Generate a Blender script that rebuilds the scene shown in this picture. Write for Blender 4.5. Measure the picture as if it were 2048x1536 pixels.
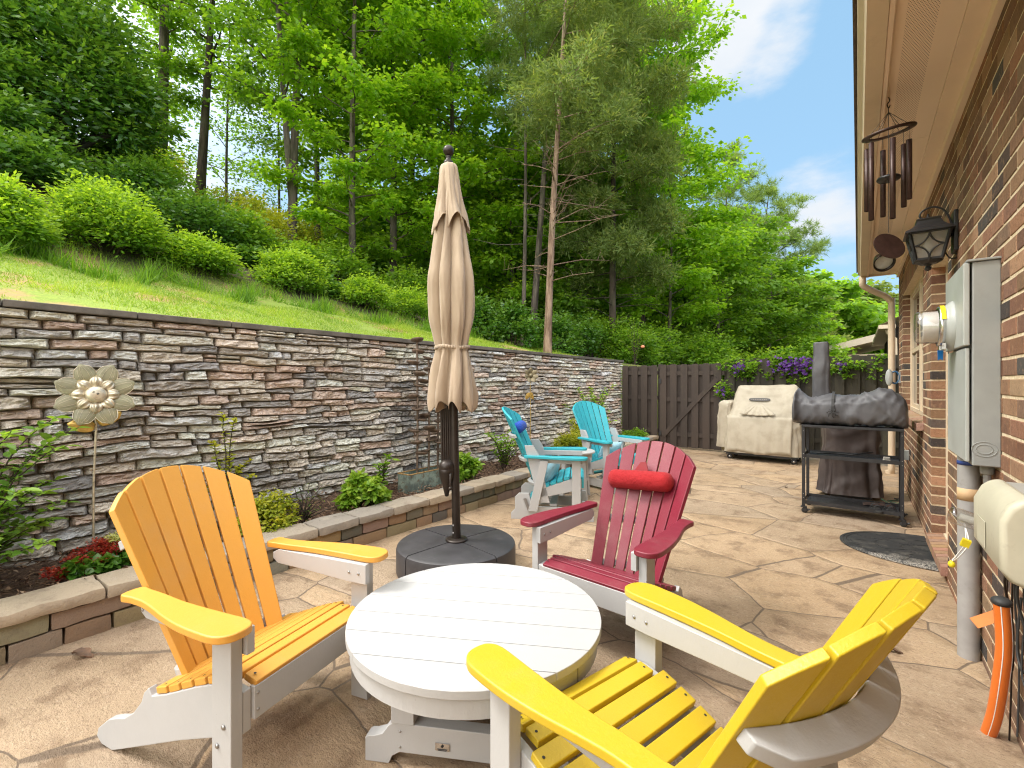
import bpy, bmesh, math, random
import numpy as np
from mathutils import Vector, Matrix, noise, Euler
R = math.radians
random.seed(7)
S = bpy.context.scene
for o in list(bpy.data.objects): bpy.data.objects.remove(o)
C = S.collection

# ------------------------------------------------------------------ camera
YAW = 36.49
cd = bpy.data.cameras.new('camera'); cam = bpy.data.objects.new('camera', cd); C.objects.link(cam)
cam.location = (0, 0, 1.361); cam.rotation_euler = (R(90), 0, R(YAW))
cd.sensor_width = 36; cd.lens = 935.5/2048*36; cd.shift_y = -0.001; cd.clip_start = .05; cd.clip_end = 2000
S.camera = cam

# ------------------------------------------------------------------ world, sun, exposure
SUN_EL, SUN_AZ = 53, 238      # azimuth clockwise from +Y, where the sun stands
w = bpy.data.worlds.new('World'); S.world = w; w.use_nodes = True
nt = w.node_tree; nt.nodes.clear()
def N(t, k, **kw):
    n = t.nodes.new(k)
    for a, b in kw.items():
        if a.startswith('i_'): n.inputs[a[2:].replace('_', ' ')].default_value = b
        else: setattr(n, a, b)
    return n
sky = N(nt, 'ShaderNodeTexSky', sky_type='NISHITA', sun_disc=False)
sky.sun_elevation = R(SUN_EL); sky.sun_rotation = R(SUN_AZ); sky.air_density = 1.0; sky.dust_density = 1.2; sky.ozone_density = 1.6
tc = N(nt, 'ShaderNodeTexCoord')
mp = N(nt, 'ShaderNodeMapping'); mp.inputs['Scale'].default_value = (1, 1, 2.3)
ns = N(nt, 'ShaderNodeTexNoise', i_Scale=2.6, i_Detail=9.0, i_Roughness=.56)
nt.links.new(tc.outputs['Generated'], mp.inputs[0]); nt.links.new(mp.outputs[0], ns.inputs['Vector'])
# places in the sky where the clouds gather (direction, spread, weight)
def vm(op, a, b):
    n = N(nt, 'ShaderNodeMath', operation=op)
    for i, x in enumerate((a, b)):
        if isinstance(x, (int, float)): n.inputs[i].default_value = x
        elif x is not None: nt.links.new(x, n.inputs[i])
    return n.outputs[0]
acc = vm('ADD', ns.outputs['Fac'], -.0)
CLOUDS = [((-.137, .815, .575), .990, .30), ((-.21, .78, .60), .992, .26), ((-.07, .95, .24), .980, .12), ((-.85, .1, .5), .6, .04), ((-.6, -.5, .6), .3, .15), ((.3, -.8, .5), .3, .15), ((.5, .2, .8), .5, .12)]  # last three are unseen clouds, added to whiten the sky light
for dr, cc, wt in CLOUDS:
    dv = Vector(dr).normalized()
    dp = N(nt, 'ShaderNodeVectorMath', operation='DOT_PRODUCT'); dp.inputs[1].default_value = dv
    nt.links.new(tc.outputs['Generated'], dp.inputs[0])
    mr = N(nt, 'ShaderNodeMapRange', interpolation_type='SMOOTHSTEP'); mr.inputs['From Min'].default_value = cc; mr.inputs['From Max'].default_value = 1
    mr.inputs['To Max'].default_value = wt
    nt.links.new(dp.outputs['Value'], mr.inputs['Value'])
    acc = vm('ADD', acc, mr.outputs[0])
cr = N(nt, 'ShaderNodeMapRange', interpolation_type='SMOOTHSTEP'); cr.inputs['From Min'].default_value = .56; cr.inputs['From Max'].default_value = .76
nt.links.new(acc, cr.inputs['Value'])
# broad glow added to the unseen sky behind the camera as fill light
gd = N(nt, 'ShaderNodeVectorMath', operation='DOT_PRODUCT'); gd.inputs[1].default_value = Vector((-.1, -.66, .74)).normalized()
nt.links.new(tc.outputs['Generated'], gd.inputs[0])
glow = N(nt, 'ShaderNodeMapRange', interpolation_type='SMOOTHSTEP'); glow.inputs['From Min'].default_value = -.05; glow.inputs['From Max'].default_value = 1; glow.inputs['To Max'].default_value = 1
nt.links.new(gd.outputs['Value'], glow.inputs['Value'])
ns2 = N(nt, 'ShaderNodeTexNoise', i_Scale=6.0, i_Detail=6.0)
nt.links.new(mp.outputs[0], ns2.inputs['Vector'])
cc = N(nt, 'ShaderNodeMix', data_type='RGBA'); cc.inputs['A'].default_value = (3.6, 4.0, 4.5, 1); cc.inputs['B'].default_value = (4.9, 4.95, 5.0, 1)
nt.links.new(ns2.outputs['Fac'], cc.inputs['Factor'])
# thin high haze lifts the whole sky
hz = N(nt, 'ShaderNodeMix', data_type='RGBA'); hz.inputs['Factor'].default_value = .62; hz.inputs['B'].default_value = (2.2, 3.9, 5.4, 1)
nt.links.new(sky.outputs[0], hz.inputs['A'])
mx = N(nt, 'ShaderNodeMix', data_type='RGBA')
nt.links.new(cr.outputs[0], mx.inputs['Factor']); nt.links.new(hz.outputs['Result'], mx.inputs['A']); nt.links.new(cc.outputs['Result'], mx.inputs['B'])
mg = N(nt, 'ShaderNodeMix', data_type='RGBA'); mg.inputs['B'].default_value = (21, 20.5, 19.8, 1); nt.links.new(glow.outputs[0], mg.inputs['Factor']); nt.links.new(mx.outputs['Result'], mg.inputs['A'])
bg = N(nt, 'ShaderNodeBackground'); bg.inputs['Strength'].default_value = .10
ow = N(nt, 'ShaderNodeOutputWorld')
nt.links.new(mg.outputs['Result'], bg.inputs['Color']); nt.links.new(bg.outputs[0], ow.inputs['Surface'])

sl = bpy.data.lights.new('sun', 'SUN'); sl.energy = 1.7; sl.angle = R(16); sl.color = (1, .96, .9)
sun = bpy.data.objects.new('sun', sl); C.objects.link(sun)
sd = Vector((math.sin(R(SUN_AZ))*math.cos(R(SUN_EL)), math.cos(R(SUN_AZ))*math.cos(R(SUN_EL)), math.sin(R(SUN_EL))))
sun.rotation_euler = (-sd).to_track_quat('-Z', 'Y').to_euler()
S.view_settings.view_transform = 'Standard'; S.view_settings.look = 'None'
S.view_settings.exposure = 1.05; S.view_settings.gamma = 1; S.view_settings.use_curve_mapping = False
cy = S.cycles
cy.max_bounces = 7; cy.diffuse_bounces = 4; cy.glossy_bounces = 3; cy.transmission_bounces = 6; cy.transparent_max_bounces = 8
cy.caustics_reflective = False; cy.caustics_refractive = False; cy.use_denoising = True; cy.denoiser = 'OPENIMAGEDENOISE'; cy.denoising_input_passes = 'RGB_ALBEDO_NORMAL'; cy.denoising_prefilter = 'NONE'; cy.filter_width = 1.15
cy.sample_clamp_indirect = 6

# ------------------------------------------------------------------ helpers
def ov(bm_l): return bm_l
class MB:
    """collects shapes; build() links them as ONE mesh object"""
    def __init__(s): s.v = []; s.f = []; s.sm = []; s.col = []
    def add(s, vs, fs, smooth=False, col=None, M=None):
        b = len(s.v)
        for p in vs:
            p = Vector(p)
            s.v.append(tuple(M @ p) if M is not None else tuple(p))
        for f in fs: s.f.append([b+i for i in f]); s.sm.append(smooth); s.col.append(col or (1, 1, 1))
    def box(s, c, d, rot=None, M=None, col=None):
        x, y, z = [a/2 for a in d]
        vs = [Vector((i*x, j*y, k*z)) for i in (-1, 1) for j in (-1, 1) for k in (-1, 1)]
        if rot is not None:
            q = Euler(rot).to_matrix(); vs = [q @ p for p in vs]
        vs = [p+Vector(c) for p in vs]
        s.add(vs, [(0, 1, 3, 2), (4, 6, 7, 5), (0, 4, 5, 1), (2, 3, 7, 6), (0, 2, 6, 4), (1, 5, 7, 3)], M=M, col=col)
    def beam(s, a, b, wd, ht, up=(0, 0, 1)):
        a = Vector(a); b = Vector(b); d = (b-a).normalized(); u = Vector(up); sx = d.cross(u).normalized(); u = sx.cross(d)
        vs = [p+sx*(i*wd/2)+u*(k*ht/2) for p in (a, b) for i, k in ((-1, -1), (1, -1), (1, 1), (-1, 1))]
        s.add(vs, [(0, 1, 2, 3), (7, 6, 5, 4), (0, 4, 5, 1), (1, 5, 6, 2), (2, 6, 7, 3), (3, 7, 4, 0)])
    def prism(s, pts, z0, z1, M=None, smooth_side=False):
        n = len(pts); ar = sum(pts[i][0]*pts[(i+1) % n][1]-pts[(i+1) % n][0]*pts[i][1] for i in range(n))
        if ar < 0: pts = pts[::-1]
        vs = [(p[0], p[1], z0) for p in pts]+[(p[0], p[1], z1) for p in pts]
        s.add(vs, [tuple(range(n))[::-1], tuple(range(n, 2*n))]+[(i, (i+1) % n, (i+1) % n+n, i+n) for i in range(n)], M=M)
    def tube(s, pts, r, n=10, caps=True, smooth=True):
        pts = [Vector(p) for p in pts]; m = len(pts)
        if not isinstance(r, (list, tuple)): r = [r]*m
        vs = []; prev = None
        for i, p in enumerate(pts):
            t = (pts[min(i+1, m-1)]-pts[max(i-1, 0)])
            if t.length < 1e-9: t = Vector((0, 0, 1))
            t.normalize()
            if prev is None:
                a = Vector((1, 0, 0)) if abs(t.x) < .8 else Vector((0, 1, 0)); a = (a-t*a.dot(t)).normalized()
            else: a = (prev-t*prev.dot(t)).normalized()
            prev = a; b = t.cross(a)
            for k in range(n):
                th = 2*math.pi*k/n; vs.append(p+(a*math.cos(th)+b*math.sin(th))*r[i])
        fs = [(i*n+k, i*n+(k+1) % n, (i+1)*n+(k+1) % n, (i+1)*n+k) for i in range(m-1) for k in range(n)]
        s.add(vs, fs, smooth)
        if caps: s.add([vs[k] for k in range(n)], [tuple(range(n))[::-1]]); s.add([vs[(m-1)*n+k] for k in range(n)], [tuple(range(n))])
    def lathe(s, prof, n=24, M=None, smooth=True, fn=None):
        vs = []
        for i, (r, z) in enumerate(prof):
            for k in range(n):
                th = 2*math.pi*k/n; rr = r*(fn(th, z) if fn else 1)
                vs.append((rr*math.cos(th), rr*math.sin(th), z))
        fs = [(i*n+k, i*n+(k+1) % n, (i+1)*n+(k+1) % n, (i+1)*n+k) for i in range(len(prof)-1) for k in range(n)]
        s.add(vs, fs, smooth, M=M)
    def ball(s, c, r, n=12, sc=(1, 1, 1)):
        pr = [(max(1e-4, math.sin(math.pi*i/n)), -math.cos(math.pi*i/n)) for i in range(n+1)]
        s.lathe(pr, n*2, Matrix.Translation(c) @ Matrix.Diagonal((r*sc[0], r*sc[1], r*sc[2], 1)))
    def build(s, name, mat, parent=None, bevel=0, seg=2, weld=False):
        me = bpy.data.meshes.new(name); me.from_pydata(s.v, [], s.f)
        me.polygons.foreach_set('use_smooth', [True]*len(s.f) if bevel else s.sm)
        if any(c != (1, 1, 1) for c in s.col):
            at = me.attributes.new('tone', 'FLOAT_COLOR', 'FACE')
            at.data.foreach_set('color', np.array([(*c, 1) for c in s.col], dtype=np.float32).ravel())
        if weld:
            b = bmesh.new(); b.from_mesh(me); bmesh.ops.remove_doubles(b, verts=b.verts, dist=1e-5); b.to_mesh(me); b.free()
        me.materials.append(mat)
        o = bpy.data.objects.new(name, me); C.objects.link(o)
        if parent: o.parent = parent
        if bevel:
            m = o.modifiers.new('bevel', 'BEVEL'); m.width = bevel; m.segments = seg; m.limit_method = 'ANGLE'; m.angle_limit = R(38); m.harden_normals = True
        return o
def tag(o, label=None, cat=None, group=None, kind=None):
    if label: o['label'] = label
    if cat: o['category'] = cat
    if group: o['group'] = group
    if kind: o['kind'] = kind
    return o
def thing(name, label, cat, loc=(0, 0, 0), rz=0, group=None):
    o = bpy.data.objects.new(name, None); C.objects.link(o); o.location = loc; o.rotation_euler = (0, 0, rz); o.empty_display_size = .1
    return tag(o, label, cat, group)
def copy_tree(o, parent=None):
    c = o.copy(); C.objects.link(c); c.parent = parent
    for ch in [x for x in bpy.data.objects if x.parent is o]: copy_tree(ch, c)
    return c
def cat_rom(pts, k=5, closed=True):
    out = []; n = len(pts)
    for i in range(n if closed else n-1):
        p = [pts[(i+j) % n] if closed else pts[min(max(i+j, 0), n-1)] for j in (-1, 0, 1, 2)]
        for q in range(k):
            t = q/k
            out.append(tuple(.5*((2*p[1][a])+(-p[0][a]+p[2][a])*t+(2*p[0][a]-5*p[1][a]+4*p[2][a]-p[3][a])*t*t+(-p[0][a]+3*p[1][a]-3*p[2][a]+p[3][a])*t**3) for a in range(len(pts[0]))))
    if not closed: out.append(tuple(pts[-1]))
    return out

# ------------------------------------------------------------------ materials
def newmat(name):
    m = bpy.data.materials.new(name); m.use_nodes = True; t = m.node_tree; t.nodes.clear()
    o = N(t, 'ShaderNodeOutputMaterial'); b = N(t, 'ShaderNodeBsdfPrincipled'); t.links.new(b.outputs[0], o.inputs[0])
    return m, t, b, o
def mixc(t, f, a, b, blend='MIX'):
    n = N(t, 'ShaderNodeMix', data_type='RGBA', blend_type=blend)
    for s_, x in (('Factor', f), ('A', a), ('B', b)):
        if isinstance(x, (int, float)): n.inputs[s_].default_value = x
        elif isinstance(x, (tuple, list)): n.inputs[s_].default_value = (*x[:3], 1)
        else: t.links.new(x, n.inputs[s_])
    return n.outputs['Result']
def mth(t, op, a, b=0.0, c=None):
    n = N(t, 'ShaderNodeMath', operation=op)
    for i, x in enumerate((a, b, c)):
        if x is None: continue
        if isinstance(x, (int, float)): n.inputs[i].default_value = x
        else: t.links.new(x, n.inputs[i])
    return n.outputs[0]
def rng(t, x, a, b, c=0, d=1, sm=True):
    n = N(t, 'ShaderNodeMapRange', interpolation_type='SMOOTHSTEP' if sm else 'LINEAR')
    for k, q in zip(('From Min', 'From Max', 'To Min', 'To Max'), (a, b, c, d)): n.inputs[k].default_value = q
    t.links.new(x, n.inputs['Value']); return n.outputs[0]
def noi(t, vec, sc, det=4, ro=.55, stretch=None, dist=0):
    if stretch:
        m = N(t, 'ShaderNodeMapping'); m.inputs['Scale'].default_value = stretch; t.links.new(vec, m.inputs[0]); vec = m.outputs[0]
    n = N(t, 'ShaderNodeTexNoise'); n.inputs['Scale'].default_value = sc; n.inputs['Detail'].default_value = det; n.inputs['Roughness'].default_value = ro; n.inputs['Distortion'].default_value = dist
    t.links.new(vec, n.inputs['Vector']); return n.outputs['Fac']
def coord(t, obj=True):
    return N(t, 'ShaderNodeTexCoord').outputs['Object'] if obj else N(t, 'ShaderNodeNewGeometry').outputs['Position']
def bump(t, b, h, st=.3, dist=.01):
    n = N(t, 'ShaderNodeBump'); n.inputs['Strength'].default_value = st; n.inputs['Distance'].default_value = dist
    t.links.new(h, n.inputs['Height']); t.links.new(n.outputs[0], b.inputs['Normal'])
def pm(name, col, rough=.5, var=.12, ns=8, bs=120, bst=.15, metal=0, stretch=None, dirt=None, dirtamt=.25, spec=.5, coat=0):
    m, t, b, o = newmat(name); v = coord(t)
    n1 = noi(t, v, ns, 6, .6, stretch)
    lo = tuple(max(0, c*(1-var)) for c in col); hi = tuple(min(1, c*(1+var)) for c in col)
    c = mixc(t, rng(t, n1, .3, .7), lo, hi)
    if dirt:
        n2 = noi(t, v, ns*2.3, 8, .7)
        c = mixc(t, rng(t, n2, .55, .75, 0, dirtamt), c, dirt)
    t.links.new(c, b.inputs['Base Color'])
    t.links.new(rng(t, n1, .2, .8, rough*.85, min(1, rough*1.15)), b.inputs['Roughness'])
    b.inputs['Metallic'].default_value = metal; b.inputs['Specular IOR Level'].default_value = spec; b.inputs['Coat Weight'].default_value = coat
    bump(t, b, noi(t, v, bs, 3, .5, stretch), bst, .003)
    return m
def poly(name, col, speck=(1, 1, 1), amt=.12, rough=.42):
    """recycled poly lumber: faint speckle and embossed grain"""
    m, t, b, o = newmat(name); v = coord(t)
    n1 = noi(t, v, 420, 2, .6); n2 = noi(t, v, 6, 5, .6)
    c = mixc(t, rng(t, n1, .5, .75, 0, amt), col, speck)
    c = mixc(t, rng(t, n2, .35, .75, 0, .14), c, tuple(x*.72 for x in col))
    n4 = noi(t, v, 90, 4, .7)
    c = mixc(t, rng(t, n4, .70, .74, 0, .45), c, (.10, .08, .05))
    t.links.new(c, b.inputs['Base Color'])
    t.links.new(rng(t, n2, .3, .7, rough*.85, rough*1.2), b.inputs['Roughness'])
    n5 = noi(t, v, 2.2, 7, .7); c = mixc(t, rng(t, n5, .50, .72, 0, .22), c, tuple(.5*x+.5*y for x, y in zip(col, (.42, .38, .32))))
    t.links.new(c, b.inputs['Base Color'])
    n3 = noi(t, v, 150, 3, .6, (1, 1, .35))
    bump(t, b, n3, .4, .0018); return m
M = {}
M['white'] = poly('white_poly', (.44, .442, .44), (.53, .53, .53), .1, .45)
M['orange'] = poly('orange_poly', (.68, .33, .05), (.82, .52, .18), .16)
M['red'] = poly('red_poly', (.19, .013, .030), (.42, .13, .17), .32, .40)
M['yellow'] = poly('yellow_poly', (.55, .385, .016), (.72, .6, .2), .14, .42)
M['teal'] = poly('teal_poly', (.025, .36, .43), (.3, .7, .75), .2)
M['bolt'] = pm('bolt_steel', (.35, .34, .33), .35, metal=.9)
M['black_metal'] = pm('black_metal', (.022, .022, .024), .42, .2, dirt=(.12, .11, .1), dirtamt=.2)
M['bronze'] = pm('bronze_metal', (.030, .022, .018), .38, .2, metal=.4, bs=60)
M['copper'] = pm('brown_copper', (.052, .026, .021), .45, .25, ns=40, metal=.3)
M['greymetal'] = pm('grey_metal', (.30, .31, .30), .45, .07, ns=5, bst=.05, dirt=(.22, .2, .17), dirtamt=.2)
M['greyplastic'] = pm('grey_plastic', (.36, .35, .32), .5, .06, bst=.03, dirt=(.2, .16, .12), dirtamt=.3)
M['nid'] = pm('putty_plastic', (.50, .47, .36), .5, .06, bst=.05, dirt=(.26, .22, .16), dirtamt=.4)
M['pvc'] = pm('pvc_grey', (.33, .32, .31), .5, .1, dirt=(.2, .17, .13), dirtamt=.35, bst=.05)
M['steel'] = pm('bright_steel', (.6, .6, .6), .25, .08, metal=1)
M['trim'] = pm('beige_trim', (.66, .54, .39), .5, .05, ns=3, bst=.05, dirt=(.32, .24, .16), dirtamt=.22)
M['soffit'] = pm('soffit_paint', (.84, .68, .52), .6, .04, ns=2, bst=.03)
M['plastic_black'] = pm('black_plastic', (.042, .040, .044), .48, .15, ns=6, bs=300, dirt=(.13, .12, .12), dirtamt=.35)
M['canvas'] = None

# leaf materials -------------------------------------------------
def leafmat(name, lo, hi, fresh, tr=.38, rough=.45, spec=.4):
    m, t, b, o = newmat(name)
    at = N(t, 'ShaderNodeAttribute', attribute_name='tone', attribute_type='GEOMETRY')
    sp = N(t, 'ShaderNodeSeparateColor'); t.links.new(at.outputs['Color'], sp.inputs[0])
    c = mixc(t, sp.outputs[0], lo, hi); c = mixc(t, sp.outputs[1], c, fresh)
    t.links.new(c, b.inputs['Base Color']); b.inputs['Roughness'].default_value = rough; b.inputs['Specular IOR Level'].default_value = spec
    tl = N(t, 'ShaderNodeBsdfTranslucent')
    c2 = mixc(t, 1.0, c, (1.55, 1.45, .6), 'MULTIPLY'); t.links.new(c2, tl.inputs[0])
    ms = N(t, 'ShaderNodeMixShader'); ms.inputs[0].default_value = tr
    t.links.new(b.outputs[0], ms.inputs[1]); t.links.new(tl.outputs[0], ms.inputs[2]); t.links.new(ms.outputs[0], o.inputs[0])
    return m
M['leaf_mid'] = leafmat('leaf_mid_green', (.075, .18, .014), (.20, .40, .035), (.39, .57, .06), .50)
M['leaf_bright'] = leafmat('leaf_bright_green', (.12, .29, .014), (.29, .52, .035), (.50, .68, .07), .52)
M['leaf_dark'] = leafmat('leaf_dark_green', (.034, .115, .016), (.11, .27, .035), (.26, .42, .06), .38, .3, .6)
M['leaf_cedar'] = leafmat('cedar_foliage', (.11, .17, .05), (.23, .32, .10), (.34, .36, .13), .45, .7, .1)
M['leaf_pine'] = leafmat('pine_needles', (.12, .20, .05), (.26, .38, .12), (.38, .46, .16), .45, .6, .2)
M['leaf_yellow'] = leafmat('leaf_yellow_green', (.18, .26, .02), (.36, .42, .03), (.55, .50, .05), .4)
M['leaf_lime'] = leafmat('leaf_lime', (.10, .24, .02), (.24, .42, .04), (.42, .55, .08), .4)
M['grass'] = leafmat('grass_blades', (.16, .29, .03), (.36, .50, .07), (.55, .56, .18), .45, .6, .2)
def bark(name, a, b_, sc=9):
    m, t, b, o = newmat(name); v = coord(t)
    n = noi(t, v, sc, 6, .65, (1, 1, .18)); n2 = noi(t, v, 1.3, 4)
    c = mixc(t, rng(t, n, .35, .65), a, b_); c = mixc(t, rng(t, n2, .45, .7, 0, .35), c, (.10, .12, .06))
    t.links.new(c, b.inputs['Base Color']); b.inputs['Roughness'].default_value = .9
    bump(t, b, n, 1, .03); return m
M['bark_grey'] = bark('bark_grey', (.045, .036, .028), (.16, .13, .105))
M['bark_red'] = bark('bark_cedar', (.13, .075, .05), (.36, .25, .18), 14)
M['bark_dark'] = bark('bark_dark', (.025, .018, .012), (.085, .062, .045))

# ------------------------------------------------------------------ foliage tools
def np_mesh(name, V, F, tone, mat, parent=None, loc=None):
    me = bpy.data.meshes.new(name); V = np.asarray(V, np.float32); F = np.asarray(F, np.int32); k = F.shape[1]
    me.vertices.add(len(V)); me.vertices.foreach_set('co', V.ravel())
    me.loops.add(F.size); me.loops.foreach_set('vertex_index', F.ravel())
    me.polygons.add(len(F)); me.polygons.foreach_set('loop_start', np.arange(0, F.size, k, dtype=np.int32))
    me.update(calc_edges=True)
    if tone is not None:
        at = me.attributes.new('tone', 'FLOAT_COLOR', 'FACE')
        T = np.ones((len(F), 4), np.float32); T[:, :tone.shape[1]] = tone; T[:, 3] = 1
        at.data.foreach_set('color', T.ravel())
    me.materials.append(mat)
    o = bpy.data.objects.new(name, me); C.objects.link(o)
    if parent: o.parent = parent
    return o
def unit(a): return a/np.maximum(np.linalg.norm(a, axis=1, keepdims=True), 1e-9)
def blades(P, D, Nn, L, W, form='kite'):
    """one kite/hex leaf per row of P: D = direction, Nn = normal, L, W sizes"""
    n = len(P); D = unit(D); Sd = unit(np.cross(D, Nn)); Nn = np.cross(Sd, D); L = np.asarray(L).reshape(-1, 1)*np.ones((n, 1)); W = np.asarray(W).reshape(-1, 1)*np.ones((n, 1))
    if form == 'kite':
        V = np.stack([P, P+D*L*.45+Sd*W*.5+Nn*L*.06, P+D*L, P+D*L*.45-Sd*W*.5+Nn*L*.06], 1)
        F = np.arange(n*4).reshape(n, 4); return V.reshape(-1, 3), F
    if form == 'tri':
        V = np.stack([P-Sd*W*.5, P+Sd*W*.5, P+D*L], 1); return V.reshape(-1, 3), np.arange(n*3).reshape(n, 3)
    # folded leaf, two quads per side
    a = P; b = P+D*L*.35-Nn*L*.02; c = P+D*L*.75-Nn*L*.07; d = P+D*L-Nn*L*.16
    l1 = P+D*L*.30+Sd*W*.5+Nn*W*.16; l2 = P+D*L*.68+Sd*W*.40+Nn*W*.10-Nn*L*.04
    r1 = P+D*L*.30-Sd*W*.5+Nn*W*.16; r2 = P+D*L*.68-Sd*W*.40+Nn*W*.10-Nn*L*.04
    V = np.stack([a, b, c, d, l1, l2, r1, r2], 1).reshape(-1, 3)
    q = np.array([[0, 4, 5, 1], [1, 5, 3, 2], [0, 1, 6, 6], [1, 2, 3, 7]])
    q = np.array([[0, 1, 5, 4], [1, 2, 3, 5], [0, 6, 7, 1], [1, 7, 3, 2]])
    F = (np.arange(n)[:, None, None]*8+q[None]).reshape(-1, 4); return V, F
def clump_leaves(rg, cen, rad, flat, n, L, wr, fresh=.3, up=.8, droop=.25, form='kite'):
    """leaves through flattened ellipsoid clumps; cen (k,3), rad (k,), n leaves per clump"""
    k = len(cen); tot = k*n
    d = unit(rg.normal(size=(tot, 3))); rr = rg.random(tot)**.45
    idx = np.repeat(np.arange(k), n)
    off = d*rr[:, None]*rad[idx][:, None]*np.array([1, 1, flat])
    # lumpy outline
    off *= (1+.35*np.sin(d[:, 0]*5+idx*1.7)*np.cos(d[:, 1]*6+idx))[:, None]
    P = cen[idx]+off
    Nn = unit(rg.normal(size=(tot, 3))*.55+np.array([0, 0, up])+d*.35)
    D = unit(off+rg.normal(size=(tot, 3))*rad[idx][:, None]*.4)*np.array([1, 1, .4])+np.array([0, 0, -droop])
    Ls = L*(.65+.7*rg.random(tot)); V, F = blades(P, D, Nn, Ls, Ls*wr, form)
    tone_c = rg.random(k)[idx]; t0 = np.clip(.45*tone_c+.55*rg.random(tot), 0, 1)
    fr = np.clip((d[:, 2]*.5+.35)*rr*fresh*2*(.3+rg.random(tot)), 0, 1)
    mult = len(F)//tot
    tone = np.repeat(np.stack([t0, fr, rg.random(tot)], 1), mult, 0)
    return V, F, tone
def merge(parts):
    Vs, Fs, Ts = [], [], []; b = 0
    for V, F, T in parts: Vs.append(V); Fs.append(F+b); Ts.append(T); b += len(V)
    return np.concatenate(Vs), np.concatenate(Fs), np.concatenate(Ts)
def trunk_path(rg, h, lean=(0, 0), wob=.12, n=14):
    p = []; ph = rg.random(4)*6.28
    for i in range(n+1):
        t = i/n
        p.append(Vector((lean[0]*t+wob*math.sin(t*4+ph[0])*t, lean[1]*t+wob*math.sin(t*3.3+ph[1])*t, h*t)))
    return p
def pt_on(path, z):
    for a, b in zip(path, path[1:]):
        if a.z <= z <= b.z+1e-6: return a.lerp(b, (z-a.z)/max(1e-6, b.z-a.z))
    return path[-1].copy()
def tree(name, label, cat, loc, seed, h, r0, z0, rad, nl=26, kind='broad', leaf='leaf_mid', barkm='bark_grey', lean=(0, 0), leafn=80, L=.15, wr=.62, rise=.35, top=.25, shape=None, group='trees on the wooded bank', fork=None, dead=0, flat=.42, cr=.62, droop=.25, fresh=.35, sect=None):
    rg = np.random.default_rng(seed); rd = random.Random(seed)
    t = thing(name, label, cat, loc, 0, group)
    r0 *= .74; leafn = int(leafn*.72); path = trunk_path(rg, h, lean)
    tb = MB(); n = len(path)
    tb.tube([path[0]-Vector((0, 0, .6))]+path, [r0*1.25]+[r0*(1-.86*(i/(n-1))**.9)*(1.12 if i == 0 else 1) for i in range(n)], 12)
    paths = [path]
    if fork:
        fz, dx, dy, fh = fork; b = pt_on(path, fz)
        fp = [b+Vector((dx*(1-(1-i/10)**1.6), dy*(1-(1-i/10)**1.6), (fh-fz)*i/10)) for i in range(11)]
        tb.tube(fp, [r0*.72*(1-.8*i/10) for i in range(11)], 10); paths.append(fp)
    cen = []; rads = []
    ga = rd.random()*6.28
    for i in range(nl):
        u = (i+.5)/nl; z = z0+(h*.99-z0)*u
        pth = paths[i % len(paths)]; b = pt_on(pth, z)
        az = ga+i*2.39996+rd.uniform(-.3, .3)
        if sect: az = sect[0]+(az % 6.283)/6.283*(sect[1]-sect[0])
        prof = shape(u) if shape else (math.sin(math.pi*min(1, .18+u*.82))**.7*(1-top*u))
        ln = rad*prof*rd.uniform(.7, 1.12)
        dirv = Vector((math.cos(az), math.sin(az), 0)); rs = rise*rd.uniform(.5, 1.5)*(1.1 if kind == 'broad' else 1)
        lp = []; m = 7
        for j in range(m+1):
            s = j/m
            zz = rs*ln*s-(.18*ln*s*s if kind != 'broad' else .10*ln*s*s)
            lp.append(b+dirv*ln*s+Vector((rd.uniform(-.04, .04)*ln*s, rd.uniform(-.04, .04)*ln*s, zz)))
        rl = max(.012, r0*.30*(1-.55*u)*min(1, ln/2)); tb.tube(lp, [rl*(1-.85*j/m) for j in range(m+1)], 6, caps=False)
        nt_ = max(3, int(ln*(2.6 if kind == 'broad' else 3.4)))
        for q in range(nt_):
            s = .25+.75*(q+.5)/nt_; a = Vector(lp[int(s*m)]).lerp(lp[min(m, int(s*m)+1)], s*m-int(s*m))
            sp = (1-s*.45)*ln*.34
            e = a+Vector((-dirv.y, dirv.x, 0))*rd.choice((-1, 1))*sp*rd.uniform(.3, 1.1)+dirv*sp*.5+Vector((0, 0, rd.uniform(-.15, .4)*sp))
            tb.tube([a, a.lerp(e, .5)+Vector((0, 0, .04)), e], [rl*.4*(1-.5*s), rl*.28*(1-.5*s), .005], 4, caps=False)
            cen.append(e); rads.append(cr*rd.uniform(.7, 1.25)*min(1.15, .55+ln*.22))
            if rd.random() < .6: cen.append(a.lerp(e, .5)); rads.append(cr*.75*rd.uniform(.7, 1.1))
        cen.append(lp[-1]); rads.append(cr*.85*rd.uniform(.7, 1.1))
    for i in range(dead):     # bare twigs under the crown
        z = rd.uniform(z0*.35, z0*1.1); b = pt_on(path, z); az = rd.random()*6.28; ln = rd.uniform(.5, 1.7)
        e = b+Vector((math.cos(az)*ln, math.sin(az)*ln, ln*rd.uniform(-.1, .5)))
        mid = b.lerp(e, .5)+Vector((0, 0, rd.uniform(-.1, .1)))
        tb.tube([b, mid, e], [.012, .008, .003], 5, caps=False)
        for _ in range(3):
            a = mid.lerp(e, rd.random()); tb.tube([a, a+Vector((rd.uniform(-.3, .3), rd.uniform(-.3, .3), rd.uniform(-.05, .3)))], [.005, .002], 4, caps=False)
    tb.build('trunk', M[barkm], t)
    cen = np.array([tuple(c) for c in cen]); rads = np.array(rads)
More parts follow.
